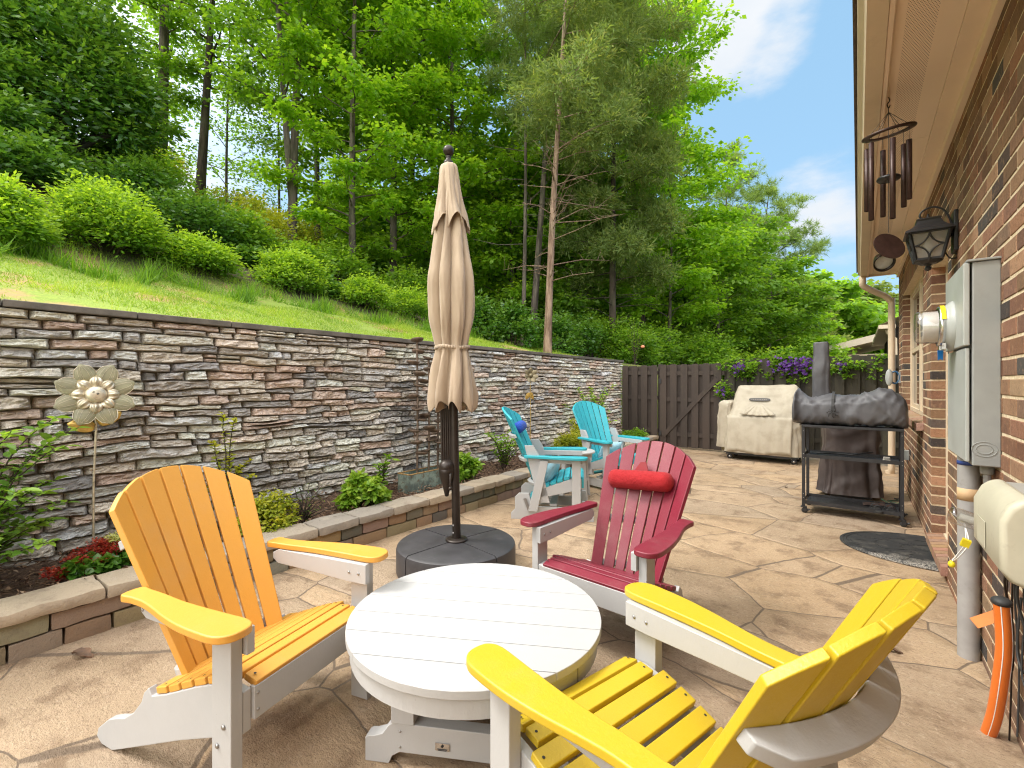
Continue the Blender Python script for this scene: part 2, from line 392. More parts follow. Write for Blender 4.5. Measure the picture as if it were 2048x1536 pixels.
    if kind == 'broad':
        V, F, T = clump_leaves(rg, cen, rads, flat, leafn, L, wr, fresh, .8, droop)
    elif kind == 'cedar':
        # fine upswept sprays
        k = len(cen); ns_ = 16; idx = np.repeat(np.arange(k), ns_)
        d = unit(rg.normal(size=(k*ns_, 3))+np.array([0, 0, .15])); sp = cen[idx]+d*rads[idx][:, None]*np.array([1, 1, .62])*(rg.random((k*ns_, 1))**.5)
        sd_ = unit(d+rg.normal(size=d.shape)*.5+np.array([0, 0, .25]))
        m_ = max(4, leafn//ns_); i2 = np.repeat(np.arange(k*ns_), m_); tt = rg.random((len(i2), 1))
        P = sp[i2]+sd_[i2]*tt*.34+rg.normal(size=(len(i2), 3))*.035
        D = unit(sd_[i2]+rg.normal(size=(len(i2), 3))*.6); Nn = unit(rg.normal(size=(len(i2), 3)))
        V, F = blades(P, D, Nn, L*(.5+rg.random(len(i2))), L*wr*(.6+.6*rg.random(len(i2))))
        tc_ = rg.random(k)[idx][i2]; T = np.stack([np.clip(.5*tc_+.5*rg.random(len(i2)), 0, 1), (rg.random(len(i2)) < .25)*tc_*.8, rg.random(len(i2))], 1)
    else:  # pine: brushes of long needles at the twig ends
        k = len(cen); nb = 9; idx = np.repeat(np.arange(k), nb)
        d = unit(rg.normal(size=(k*nb, 3))+np.array([0, 0, .2])); tips = cen[idx]+d*rads[idx][:, None]*np.array([1, 1, .7])*rg.random((k*nb, 1))**.5
        ax = unit(d*.8+np.array([0, 0, .45])+rg.normal(size=d.shape)*.3)
        m_ = max(8, leafn//nb); i2 = np.repeat(np.arange(k*nb), m_)
        P = tips[i2]+ax[i2]*(rg.random((len(i2), 1))-.5)*.22
        D = unit(ax[i2]*.9+unit(rg.normal(size=(len(i2), 3)))); Nn = unit(rg.normal(size=(len(i2), 3)))
        V, F = blades(P, D, Nn, L*(.6+.7*rg.random(len(i2))), L*wr, 'tri')
        tc_ = rg.random(k)[idx][i2]; T = np.stack([np.clip(.5*tc_+.5*rg.random(len(i2)), 0, 1), (rg.random(len(i2)) < .3)*tc_*.6, rg.random(len(i2))], 1)
    np_mesh('crown', V, F, T, M[leaf], t)
    return t
def bush(name, label, cat, loc, seed, rx, ry, h, leaf, n=6000, L=.05, wr=.55, group=None, form='kite', lump=.22, fresh=.6, stems=8, z0=.08):
    rg = np.random.default_rng(seed); rd = random.Random(seed)
    t = thing(name, label, cat, loc, rd.random()*6.28*0, group)
    k = max(8, int(n/110)); d = unit(rg.normal(size=(k, 3))); d[:, 2] = np.abs(d[:, 2])*1.0-.25*rg.random(k)
    rr = .55+.45*rg.random(k)**.5
    cen = d*rr[:, None]*np.array([rx, ry, h*.72])*.82; cen[:, 2] = np.maximum(cen[:, 2]+h*.22, z0)
    rad = np.full(k, min(rx, ry, h)*lump*1.2)*(.7+.6*rg.random(k))
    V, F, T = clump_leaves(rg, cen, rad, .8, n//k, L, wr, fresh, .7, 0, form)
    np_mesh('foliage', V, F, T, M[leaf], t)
    s = MB()
    for i in range(stems):
        e = Vector(cen[rd.randrange(k)]); a = Vector((rd.uniform(-.1, .1)*rx, rd.uniform(-.1, .1)*ry, -.05))
        s.tube([a, a.lerp(e, .5)+Vector((0, 0, .05*h)), e], [.012*h+.004, .008*h+.002, .002], 5)
    s.build('stem', M['bark_dark'], t)
    return t
# ------------------------------------------------------------------ terrain
def ss(a, b, x):
    t = min(1, max(0, (x-a)/(b-a))); return t*t*(3-2*t)
def wallx(Y): return -4.20-.012*max(0, Y)
def hill(X, Y, rough=True):
    t = -4.35-X
    base = -.07-.25*ss(10.5, 14, Y)
    if t <= 0:
        if Y > 10.3: return base+(hill(-4.36, Y, False)-base)*(1-ss(0, 3.5, -t))
        return base
    g = min(1.15, max(.30, 1.1-.05*Y))
    h = 1.80+g*(.31*min(t, 2.7)+.58*min(max(t-2.7, 0), 9.6)-.16*max(t-13.5, 0))
    if Y > 10.5: h = h*(1-ss(10.5, 34, Y))+.8*ss(10.5, 34, Y)
    h = max(h, -2)
    if rough: h += .05*noise.noise((X*.9, Y*.9, 0))*min(1, t*2)+.5*noise.noise((X*.08, Y*.08, 3))*ss(10, 30, t)
    return h
def grid_obj(name, xs, ys, fz, mat, parent=None, kind=None):
    V = np.array([(x, y, fz(x, y)) for x in xs for y in ys], np.float32); m = len(ys)
    F = np.array([(i*m+j, (i+1)*m+j, (i+1)*m+j+1, i*m+j+1) for i in range(len(xs)-1) for j in range(m-1)], np.int32)
    o = np_mesh(name, V, F, None, mat, parent); o.data.polygons.foreach_set('use_smooth', [True]*len(F))
    if kind: o['kind'] = kind
    return o
m, t, b, o = newmat('ground_soil_grass'); v = coord(t, False)
n1 = noi(t, v, 1.1, 6, .6); n2 = noi(t, v, 9, 6, .7); n3 = noi(t, v, 45, 4, .7)
g = mixc(t, n2, (.22, .33, .04), (.38, .46, .08)); g = mixc(t, rng(t, n3, .35, .7, 0, .6), g, (.16, .22, .05))
soil = mixc(t, n3, (.40, .21, .10), (.55, .34, .19))
g = mixc(t, rng(t, n1, .53, .62, 0, .8), g, soil)
lit = mixc(t, n2, (.05, .045, .02), (.12, .10, .045))
sx = N(t, 'ShaderNodeSeparateXYZ'); t.links.new(v, sx.inputs[0])
wd = mth(t, 'ADD', sx.outputs[0], mth(t, 'MULTIPLY', n1, 1.6))
f1 = rng(t, wd, -6.9, -6.1); f2 = rng(t, sx.outputs[1], 9.0, 11.5, 1, 0)
g = mixc(t, mth(t, 'MULTIPLY', f1, f2), lit, g)
t.links.new(g, b.inputs['Base Color']); b.inputs['Roughness'].default_value = .95; bump(t, b, n3, .8, .02); M['ground'] = m
def geo(a, b_, n, p=2.2): return [a+(b_-a)*(i/n)**p for i in range(1, n+1)]
xs = sorted(set([round(-4.36-.18*i, 3) for i in range(80)]+[round(-18.8-x, 2) for x in geo(0, 500, 22)]+[-4.34, -4.1, -3.7, -3, -2, -1, 0, 1, 3, 7, 15, 30, 60, 120, 250, 500]))
ys = sorted(set([round(-6+.3*i, 3) for i in range(110)]+[round(27+y, 2) for y in geo(0, 900, 26)]+[-8, -12, -20, -40, -80, -200, -500]))
grid_obj('ground', xs, ys, hill, M['ground'], kind='structure')

# patio: stamped flagstone concrete
m, t, b, o = newmat('stamped_flagstone'); v = coord(t, False)
d1 = N(t, 'ShaderNodeTexNoise'); d1.inputs['Scale'].default_value = 1.3; d1.inputs['Detail'].default_value = 3; t.links.new(v, d1.inputs['Vector'])
dm = N(t, 'ShaderNodeVectorMath', operation='MULTIPLY_ADD'); dm.inputs[1].default_value = (.14, .14, 0); t.links.new(d1.outputs['Color'], dm.inputs[0]); t.links.new(v, dm.inputs[2])
d2 = N(t, 'ShaderNodeTexNoise'); d2.inputs['Scale'].default_value = 11; d2.inputs['Detail'].default_value = 4; t.links.new(v, d2.inputs['Vector'])
dn = N(t, 'ShaderNodeVectorMath', operation='MULTIPLY_ADD'); dn.inputs[1].default_value = (.02, .02, 0); t.links.new(d2.outputs['Color'], dn.inputs[0]); t.links.new(dm.outputs[0], dn.inputs[2])
fl = N(t, 'ShaderNodeMapping'); fl.inputs['Scale'].default_value = (1.25, 1.75, 0); fl.inputs['Rotation'].default_value = (0, 0, .5); t.links.new(dn.outputs[0], fl.inputs[0])
ve = N(t, 'ShaderNodeTexVoronoi', feature='DISTANCE_TO_EDGE'); ve.inputs['Scale'].default_value = 1; ve.inputs['Randomness'].default_value = .85; t.links.new(fl.outputs[0], ve.inputs['Vector'])
vc = N(t, 'ShaderNodeTexVoronoi', feature='F1'); vc.inputs['Scale'].default_value = 1; vc.inputs['Randomness'].default_value = .85; t.links.new(fl.outputs[0], vc.inputs['Vector'])
jn = rng(t, ve.outputs['Distance'], .004, .009, 1, 0)
jw = rng(t, ve.outputs['Distance'], .0, .06, 0, 1)
big = noi(t, v, .9, 5, .6); mid = noi(t, v, 4.5, 7, .68); fin = noi(t, v, 38, 6, .75); spk = noi(t, v, 130, 3, .8)
c = mixc(t, rng(t, big, .3, .7), (.37, .255, .155), (.53, .385, .25))
sc_ = N(t, 'ShaderNodeSeparateColor'); t.links.new(vc.outputs['Color'], sc_.inputs[0])
c = mixc(t, rng(t, sc_.outputs[0], 0, 1, 0, .6, False), c, (.50, .345, .20)); c = mixc(t, rng(t, sc_.outputs[1], .5, 1, 0, .6, False), c, (.36, .285, .215))
c = mixc(t, rng(t, mid, .48, .66, 0, .7), c, (.20, .125, .07))
c = mixc(t, rng(t, mid, .46, .28, 0, .40), c, (.50, .385, .255))
fk = noi(t, v, 62, 5, .7, (1, 1.5, 1), .4); c = mixc(t, rng(t, fin, .46, .34, 0, .40), c, (.66, .54, .40)); c = mixc(t, rng(t, fk, .55, .63, 0, .56), c, (.20, .125, .085)); c = mixc(t, rng(t, fin, .58, .68, 0, .3), c, (.19, .13, .09))
c = mixc(t, rng(t, spk, .62, .8, 0, .2), c, (.56, .45, .33))
c = mixc(t, jn, c, mixc(t, fin, (.13, .09, .06), (.24, .175, .12)))
t.links.new(c, b.inputs['Base Color'])
wet = noi(t, v, .75, 4, .6)
rr = mth(t, 'ADD', rng(t, wet, .40, .62, .66, .32), mth(t, 'MULTIPLY', fin, .18)); t.links.new(rr, b.inputs['Roughness'])
chp = noi(t, v, 16, 8, .7, (1, 1.7, 1)); rdg = mth(t, 'ABSOLUTE', mth(t, 'SUBTRACT', chp, .5))
hh = mth(t, 'ADD', mth(t, 'ADD', mth(t, 'MULTIPLY', rdg, 1.6), mth(t, 'MULTIPLY', fin, .5)), mth(t, 'MULTIPLY', jw, .8))
bump(t, b, hh, 1.0, .016); M['patio'] = m
grid_obj('patio', [-4.3, -3.3, -2, -1, 0, .6], [-6, -3, 0, 3, 6, 9, 10.2], lambda x, y: 0.0, M['patio'], kind='structure')

# mulch bed
m, t, b, o = newmat('mulch'); v = coord(t, False)
n1 = noi(t, v, 60, 5, .8, (1, .35, 1)); n2 = noi(t, v, 5, 4)
c = mixc(t, rng(t, n1, .35, .7), (.045, .024, .015), (.25, .15, .095)); c = mixc(t, rng(t, n2, .5, .7, 0, .4), c, (.32, .21, .13))
t.links.new(c, b.inputs['Base Color']); b.inputs['Roughness'].default_value = .95; bump(t, b, n1, 1, .03); M['mulch'] = m
grid_obj('mulch_bed', [-4.4+.06*i for i in range(16)], [-5+.08*i for i in range(186)], lambda x, y: .195+.05*noise.noise((x*5, y*5, 0))+.03*noise.noise((x*15, y*15, 0))+.05*ss(-3.9, -4.25, x), M['mulch'], kind='structure')
rg = np.random.default_rng(3); n = 9000
P = np.stack([rg.uniform(-4.25, -3.5, n), rg.uniform(-.8, 9.8, n), np.full(n, .225)], 1)
P[:, 2] += rg.uniform(-.02, .025, n)+.05*np.clip((-3.9-P[:, 0])/.35, 0, 1)
V, F = blades(P, rg.normal(size=(n, 3))*np.array([1, 1, .22]), rg.normal(size=(n, 3))*.3+np.array([0, 0, 1]), rg.uniform(.02, .075, n), rg.uniform(.006, .016, n))
M['chip'] = leafmat('mulch_chip', (.05, .026, .016), (.30, .19, .12), (.45, .32, .22), 0, .9, .1)
tag(np_mesh('mulch_chips', V, F, np.stack([rg.random(n), (rg.random(n) < .12)*rg.random(n), rg.random(n)], 1), M['chip']), 'loose brown wood chips scattered over the planting bed', 'mulch', kind='stuff')

# grass on the bank
n = 150000; rg = np.random.default_rng(5)
X = -4.40-rg.random(n)**1.25*3.4; Y = rg.uniform(-1.2, 9.8, n); nz = np.array([noise.noise((x*1.1, y*1.1, 5)) for x, y in zip(X, Y)])
keep = (nz < .12+rg.random(n)*.25); X, Y = X[keep], Y[keep]; n = len(X)
Z = np.array([hill(x, y) for x, y in zip(X, Y)])
P = np.stack([X, Y, Z-.01], 1); D = rg.normal(size=(n, 3))*.75+np.array([0, 0, .9]); tl = np.array([noise.noise((x*2.3, y*2.3, 9)) for x, y in zip(X, Y)])
tall = (tl > .33)*(rg.random(n) < .5)
V, F = blades(P, D, rg.normal(size=(n, 3)), .022+.035*rg.random(n)+tall*.07, .006+.005*rg.random(n), 'tri')
tag(np_mesh('grass', V, F, np.stack([np.clip(.5+tl+.4*(rg.random(n)-.5), 0, 1), (rg.random(n) < .22)*rg.random(n), rg.random(n)], 1), M['grass']), 'short sparse grass growing on the bank above the stone wall', 'grass', kind='stuff')
# long grass and weeds where the lawn meets the shrubs
n = 4200; Y = rg.choice(rg.uniform(-1, 9.5, 90), n)+rg.normal(size=n)*.09; X = -6.70+rg.normal(size=n)*.10-.05*Y+.38*np.sin(Y*5.1); Z = np.array([hill(x, y) for x, y in zip(X, Y)])
P = np.stack([X, Y, Z-.01], 1); D = rg.normal(size=(n, 3))*.45+np.array([0, 0, 1.0])
V, F = blades(P, D, rg.normal(size=(n, 3)), rg.uniform(.08, .34, n), rg.uniform(.008, .02, n), 'tri')
tag(np_mesh('long_grass', V, F, np.stack([rg.random(n), rg.random(n)*.4, rg.random(n)], 1), M['leaf_mid']), 'long weedy grass along the foot of the round shrubs', 'grass', kind='stuff')

# ------------------------------------------------------------------ ledgestone retaining wall
WT = 1.825
def ledge_wall():
    root = thing('stone_wall', 'tall dry stacked ledgestone retaining wall with a thin dark cap', 'wall', (-4.25, 4.5, 0))
    rd = random.Random(11); mb = MB(); Y0, Y1 = -2.0, 10.0
    pal = [(.36, .31, .25), (.42, .37, .31), (.30, .27, .235), (.47, .42, .355), (.22, .21, .205), (.36, .25, .19), (.40, .285, .225), (.30, .295, .29), (.17, .165, .17), (.50, .455, .39), (.31, .20, .15), (.38, .34, .29), (.27, .24, .21), (.44, .385, .31)]
    z = .12; rows = []
    while z < WT-.02:
        h = rd.choice((.048, .054, .060, .066, .074)); h = min(h, WT-z) if WT-z > .075 else WT-z
        rows.append((z, h)); z += h
    def wob(Y, zz, i):
        e = min(1, (WT-zz)/.12, max(0, (zz-.1)/.1)); return e*(.026*noise.noise((Y*1.3, i*.37, 1))+.020*noise.noise((Y*4.1, i*1.7, 8)))
    for i, (z, h) in enumerate(rows):
        Y = Y0-rd.random()*.3
        while Y < Y1:
            L = rd.choice((.11, .16, .21, .27, .33, .40, .47))*rd.uniform(.85, 1.15); a, b_ = Y+.004, min(Y+L-.004, Y1)
            Y += L
            if b_ <= a+.03: continue
            dep = rd.uniform(-.012, .024); col = rd.choice(pal); k = rd.uniform(.85, 1.18); gm = sum(col)/3; col = tuple(min(.84, (q*.58+gm*.42*t_)*k*2.05) for q, t_ in zip(col, (1.09, 1.0, .88)))
            near = a < 4.6
            split = rd.random() < .05 and h > .052
            segs = [(z, z+h)] if not split else [(z, z+h*.5), (z+h*.5, z+h)]
            for za, zb in segs:
                nu = max(4, int((b_-a)/(.020 if near else .036))); nv = 7 if near else 5; sd_ = rd.random()*50
                tilt = rd.uniform(-.006, .006)
                vs = []
                for p in range(nu+1):
                    u = p/nu; yy = a+(b_-a)*u; zb_ = za+wob(yy, za, i)+.0016; zt_ = zb+wob(yy, zb, i+1 if zb > za+h*.7 else i+.5)-.0016
                    # ragged ends
                    for q in range(nv+1):
                        w_ = q/nv; edge = min(u*(b_-a), (1-u)*(b_-a), .5)/.012; ev = min(w_, 1-w_)*(zt_-zb_)/.007
                        rnd = 1-max(0, 1-edge)**2*.9; rnd2 = 1-max(0, 1-ev)**2*.9
                        fr = noise.noise((yy*9+sd_, (zb_+w_*h)*26, sd_)); fr2 = abs(noise.noise((yy*16+w_*1.5, w_*3.2+sd_, sd_*2)))-.5*abs(noise.noise((yy*50, w_*7+sd_, sd_)))
                        x = wallx(yy)+dep+(.030*min(rnd, rnd2))+(.024*fr+.034*fr2)*min(rnd, rnd2)-.018*(1-min(rnd, rnd2))-.016*w_
                        zz = zb_+(zt_-zb_)*w_+tilt*(u-.5)*math.sin(math.pi*w_)
                        yj = yy+(.007*noise.noise((w_*3+sd_, u*4, 0)) if p in (0, nu) else .004*noise.noise((w_*4, u*9, sd_)))
                        vs.append((x, yj, zz))
                fs = [(p*(nv+1)+q, (p+1)*(nv+1)+q, (p+1)*(nv+1)+q+1, p*(nv+1)+q+1) for p in range(nu) for q in range(nv)]
                # returns into the joint
                B = len(vs); m1 = nv+1
                ring = [p*m1 for p in range(nu+1)]+[nu*m1+q for q in range(1, m1)]+[p*m1+nv for p in range(nu-1, -1, -1)]+[q for q in range(nv-1, 0, -1)]
                for r_ in ring: x, y, zz = vs[r_]; vs.append((wallx(y)-.06, y, zz))
                L_ = len(ring)
                fs += [(ring[q], B+q, B+(q+1) % L_, ring[(q+1) % L_]) for q in range(L_)]
                mb.add(vs, fs, False, col)
    m, t, b, o = newmat('ledgestone'); v = coord(t, False)
    at = N(t, 'ShaderNodeAttribute', attribute_name='tone', attribute_type='GEOMETRY')
    n1 = noi(t, v, 14, 7, .7, (1, 1, 2.2)); n2 = noi(t, v, 55, 6, .7); n3 = noi(t, v, 3.0, 5, .6); n4 = noi(t, v, 30, 5, .6, (1, .6, 3))
    c = mixc(t, rng(t, n1, .52, .70, 0, .60), at.outputs['Color'], (.17, .15, .135)); c = mixc(t, rng(t, n1, .46, .30, 0, .45), c, (.54, .47, .37))
    c = mixc(t, rng(t, n4, .55, .7, 0, .40), c, (.37, .225, .15)); n6 = noi(t, v, 85, 5, .75, (1, .45, 2.4)); c = mixc(t, rng(t, n6, .56, .66, 0, .55), c, (.10, .09, .08)); c = mixc(t, rng(t, n2, .60, .74, 0, .45), c, (.085, .08, .075))
    c = mixc(t, rng(t, n3, .55, .75, 0, .28), c, (.25, .25, .17))
    t.links.new(c, b.inputs['Base Color']); b.inputs['Roughness'].default_value = .82
    bump(t, b, mth(t, 'ADD', mth(t, 'ADD', n1, n6), mth(t, 'MULTIPLY', n2, .6)), 1.0, .016)
    st = mb.build('stones', m, root); st.location = (4.25, -4.5, 0)
    bk = MB(); ysn = [Y0+(Y1-Y0)*i/12 for i in range(13)]
    for a, b_ in zip(ysn, ysn[1:]):
        bk.add([(wallx(a)-.028, a, -.1), (wallx(b_)-.028, b_, -.1), (wallx(b_)-.028, b_, WT), (wallx(a)-.028, a, WT), (-4.45, a, -.1), (-4.45, b_, -.1), (-4.45, b_, WT), (-4.45, a, WT)],
               [(0, 1, 2, 3), (5, 4, 7, 6), (3, 2, 6, 7)]+([(4, 0, 3, 7)] if a == Y0 else [])+([(1, 5, 6, 2)] if b_ == Y1 else []))
    c_ = bk.build('mortar', pm('dark_mortar', (.15, .135, .10), .95, .3), root); c_.location = (4.25, -4.5, 0)
    cp = MB(); Y = Y0; rd = random.Random(4)
    while Y < Y1+.02:
        L = rd.uniform(.55, .7); b_ = min(Y+L-.006, Y1+.04)
        if b_-Y > .1:
            x = wallx(Y)+.045; cp.box(((x-4.50)/2, (Y+b_)/2, WT+.024+rd.uniform(-.002, .002)), (x+4.50, b_-Y, .046))
        Y += L
    m = pm('cap_concrete', (.135, .118, .10), .9, .3, ns=6, bs=70, bst=.8, dirt=(.06, .07, .03), dirtamt=.6)
    c_ = cp.build('cap', m, root, bevel=.006); c_.location = (4.25, -4.5, 0)
ledge_wall()

# ------------------------------------------------------------------ low planter wall of tumbled blocks
def curbx(Y): return -3.305-.022*max(0, Y-5.0)-.03*math.exp(-((Y-2.2)/1.4)**2)
def planter_wall():
    root = thing('planter_wall', 'low curved planter kerb of tan tumbled concrete blocks edging the mulch bed', 'planter wall', (-3.4, 4, 0))
    rd = random.Random(5)
    def mat(nm, ex):
        m, t, b, o = newmat(nm); v = coord(t, False)
        at = N(t, 'ShaderNodeAttribute', attribute_name='tone', attribute_type='GEOMETRY')
        n1 = noi(t, v, 7, 7, .65); n2 = noi(t, v, 70, 5, .75)
        c = mixc(t, rng(t, n1, .5, .75, 0, .5), at.outputs['Color'], (.15, .11, .085)); c = mixc(t, rng(t, n1, .45, .3, 0, .4), c, ex)
        c = mixc(t, rng(t, n2, .55, .75, 0, .45), c, (.10, .07, .05)); t.links.new(c, b.inputs['Base Color']); b.inputs['Roughness'].default_value = .88
        bump(t, b, mth(t, 'ADD', n1, n2), .7, .008); return m
    bm_, cm = mat('tumbled_block', (.34, .235, .14)), mat('cap_block', (.46, .385, .30))
    def block(mb, a, b_, x0f, dep, z0, z1, col, jag=.006):
        # rounded worn block: grid of a superellipsoid-like box
        L = b_-a; x0 = x0f(a); x1 = x0f(b_); nx, ny, nz_ = 4, max(5, int(L/.05)), 4; sd_ = rd.random()*90
        cx = lambda y: x0+(x1-x0)*(y-a)/L
        def P(u, v_, w_):
            x = -u*dep; y = a+L*v_; z = z0+(z1-z0)*w_
            q = Vector((u*dep, v_*L, w_*(z1-z0))); lim = (dep, L, z1-z0); r_ = .013
            inn = Vector([min(max(q[i], r_), lim[i]-r_) for i in range(3)]); d = q-inn
            if d.length > 1e-9: q = inn+d*(r_/d.length) if d.length > r_ else q
            q += Vector([jag*noise.noise((q.x*14+sd_, q.y*9, q.z*16)) for i in range(3)])
            return (cx(a+q.y)-q.x, a+q.y, z0+q.z)
        def face(f, n1, n2):
            vs = [P(*f(i/n1, j/n2)) for i in range(n1+1) for j in range(n2+1)]
            mb.add(vs, [(i*(n2+1)+j, (i+1)*(n2+1)+j, (i+1)*(n2+1)+j+1, i*(n2+1)+j+1) for i in range(n1) for j in range(n2)], True, col)
        face(lambda i, j: (0, i, j), ny, nz_); face(lambda i, j: (i, j, 1), nx, ny); face(lambda i, j: (i, 0, 1-j), nx, nz_); face(lambda i, j: (i, 1, j), nx, nz_); face(lambda i, j: (1, 1-i, j), ny, nz_)
        face(lambda i, j: (i, 1-j, 0), nx, ny)
    cols = [(.27, .20, .115), (.25, .195, .13), (.20, .16, .115), (.30, .22, .13), (.12, .105, .085), (.27, .22, .155), (.22, .165, .10)]
    mb = MB()
    for k, (z0, z1) in enumerate(((-.03, .088), (.092, .182))):
        Y = -3.0+k*.14
        while Y < 9.75:
            L = rd.choice((.20, .27, .34)); block(mb, Y, min(Y+L-.005, 9.8), curbx, .17, z0, z1, tuple(q*rd.uniform(.85, 1.1) for q in rd.choice(cols))); Y += L
    o = mb.build('blocks', bm_, root); o.location = (3.4, -4, 0)
    mb = MB(); Y = -3.0; cc = [(.40, .32, .23), (.37, .31, .24), (.34, .295, .25), (.42, .335, .24), (.31, .27, .225)]
    while Y < 9.75:
        L = rd.choice((.28, .36, .42)); block(mb, Y, min(Y+L-.007, 9.8), lambda y: curbx(y)+.028, .26, .185, .253, rd.choice(cc), .009); Y += L
    o = mb.build('cap_stones', cm, root); o.location = (3.4, -4, 0)
planter_wall()

# ------------------------------------------------------------------ brick house
HX = .49; HY1 = 9.02; HY0 = -3.0; SOF = 2.985
WIN = (5.78, 8.25, 1.0, 2.55); DOOR = (4.30, 5.20, .12, 2.32)
house = thing('brick_house', 'red brown brick house wall with beige eaves running along the right of the patio', 'house', (3, 3, 0))
OFF = (-3, -3, 0)
def hpart(mb, name, mat, **k):
    o = mb.build(name, mat, house, **k); o.location = OFF; return o
rd = random.Random(21); mb = MB(); pitch = .0794; cols = [(.25, .122, .066), (.29, .148, .082), (.20, .096, .054), (.33, .185, .108), (.25, .130, .078), (.20, .108, .07)]
blk = [(.060, .048, .044), (.085, .06, .05)]
def brick(y0, y1, z0, z1, x0=HX, dep=.095, col=None):
    c = .003; s = rd.uniform(-.003, -.001); x = x0+s; j = [rd.uniform(-.0015, .0015) for _ in range(4)]
    y0 += j[0]; y1 += j[1]; z0 += j[2]; z1 += j[3]
    vs = [(x+c, y0, z0), (x+c, y1, z0), (x+c, y1, z1), (x+c, y0, z1), (x, y0+c, z0+c), (x, y1-c, z0+c), (x, y1-c, z1-c), (x, y0+c, z1-c), (x+dep, y0, z0), (x+dep, y1, z0), (x+dep, y1, z1), (x+dep, y0, z1)]
    fs = [(4, 7, 6, 5), (0, 4, 5, 1), (1, 5, 6, 2), (2, 6, 7, 3), (3, 7, 4, 0), (0, 1, 9, 8), (1, 2, 10, 9), (2, 3, 11, 10), (3, 0, 8, 11)]
    if col is None:
        col = rd.choice(blk) if rd.random() < .10 else rd.choice(cols)
        k = rd.uniform(.72, 1.3); h_ = rd.uniform(.9, 1.18); col = (col[0]*k, col[1]*k*h_, col[2]*k*h_)
    mb.add(vs, fs, False, col)
z = -.04; k = 0
while z < SOF-.02:
    zt = z+pitch-.0125; zm = (z+zt)/2; ivs = [(HY0, HY1)]
    for (a, b_, za, zb) in (WIN, DOOR):
        top = zb+(.21 if zb == WIN[3] else .2); bot = za-(.075 if za == WIN[2] else .075)
        if bot < zm < top:
            ni = []
            for i0, i1 in ivs:
                if a > i0 and b_ < i1: ni += [(i0, a), (b_, i1)]
                else: ni.append((i0, i1))
            ivs = ni
    for i0, i1 in ivs:
        y = HY0+(.1035 if k % 2 else 0)-.2
        while y < i1:
            a, b_ = max(y, i0), min(y+.207-.0125, i1)
            if b_-a > .006: brick(a, b_, z, min(zt, SOF))
            y += .207
    z += pitch; k += 1
# soldier courses, window sill and door threshold of upright bricks
for (a, b_, za, zb) in (WIN, DOOR):
    y = a
    while y < b_-.02: brick(y, min(y+.0794-.0105, b_), zb, zb+.2, col=tuple(q*rd.uniform(.85, 1.2) for q in (.27, .16, .09)) if rd.random() < .5 else None); y += .0794
def rowlock(a, b_, zt, out, cl):
    y = a
    while y < b_-.02:
        e = min(y+.0794-.0105, b_); c_ = tuple(q*rd.uniform(.85, 1.15) for q in cl)
        mb.add([(HX-out, y, zt-.085), (HX-out, e, zt-.085), (HX-out, e, zt-.02), (HX-out, y, zt-.02), (HX+.10, y, zt-.06), (HX+.10, e, zt-.06), (HX+.10, e, zt), (HX+.10, y, zt)],
               [(0, 3, 2, 1), (3, 7, 6, 2), (0, 4, 7, 3), (1, 2, 6, 5), (0, 1, 5, 4)], False, c_); y += .0794
rowlock(WIN[0]-.03, WIN[1]+.03, WIN[2], .05, (.42, .27, .18)); rowlock(DOOR[0], DOOR[1], DOOR[2]+.01, .035, (.36, .20, .13))
m, t, b, o = newmat('rug_brick'); v = coord(t, False)
at = N(t, 'ShaderNodeAttribute', attribute_name='tone', attribute_type='GEOMETRY')
n1 = noi(t, v, 30, 6, .7); n2 = noi(t, v, 170, 4, .7, (1, 1, .35)); n3 = noi(t, v, 4, 6, .65)
c = mixc(t, rng(t, n1, .5, .75, 0, .6), at.outputs['Color'], (.085, .05, .038)); c = mixc(t, rng(t, n1, .47, .30, 0, .6), c, (.40, .235, .135))
c = mixc(t, rng(t, n3, .60, .74, 0, .6), c, (.42, .30, .16)); c = mixc(t, rng(t, n2, .58, .7, 0, .5), c, (.045, .03, .025))
t.links.new(c, b.inputs['Base Color']); b.inputs['Roughness'].default_value = .85; bump(t, b, mth(t, 'ADD', n2, n1), 1, .006); M['brick'] = m
hpart(mb, 'brickwork', m)
m, t, b, o = newmat('mortar_tan'); v = coord(t, False); n1 = noi(t, v, 40, 6, .7)
t.links.new(mixc(t, rng(t, n1, .3, .7), (.60, .47, .30), (.82, .69, .50)), b.inputs['Base Color']); b.inputs['Roughness'].default_value = .9; bump(t, b, noi(t, v, 220, 4), .7, .004); M['mortar'] = m
mb = MB(); x0 = HX+.0012
for (y0, y1, z0, z1) in ((HY0, DOOR[0], -.1, SOF), (DOOR[0], DOOR[1], -.1, .05), (DOOR[0], DOOR[1], 2.315, SOF), (DOOR[1], WIN[0], -.1, SOF), (WIN[0], WIN[1], -.1, .925), (WIN[0], WIN[1], 2.545, SOF), (WIN[1], HY1, -.1, SOF)):
    mb.box(((x0+HX+.092)/2, (y0+y1)/2, (z0+z1)/2), (HX+.092-x0, y1-y0-.008, z1-z0))
hpart(mb, 'mortar', m)
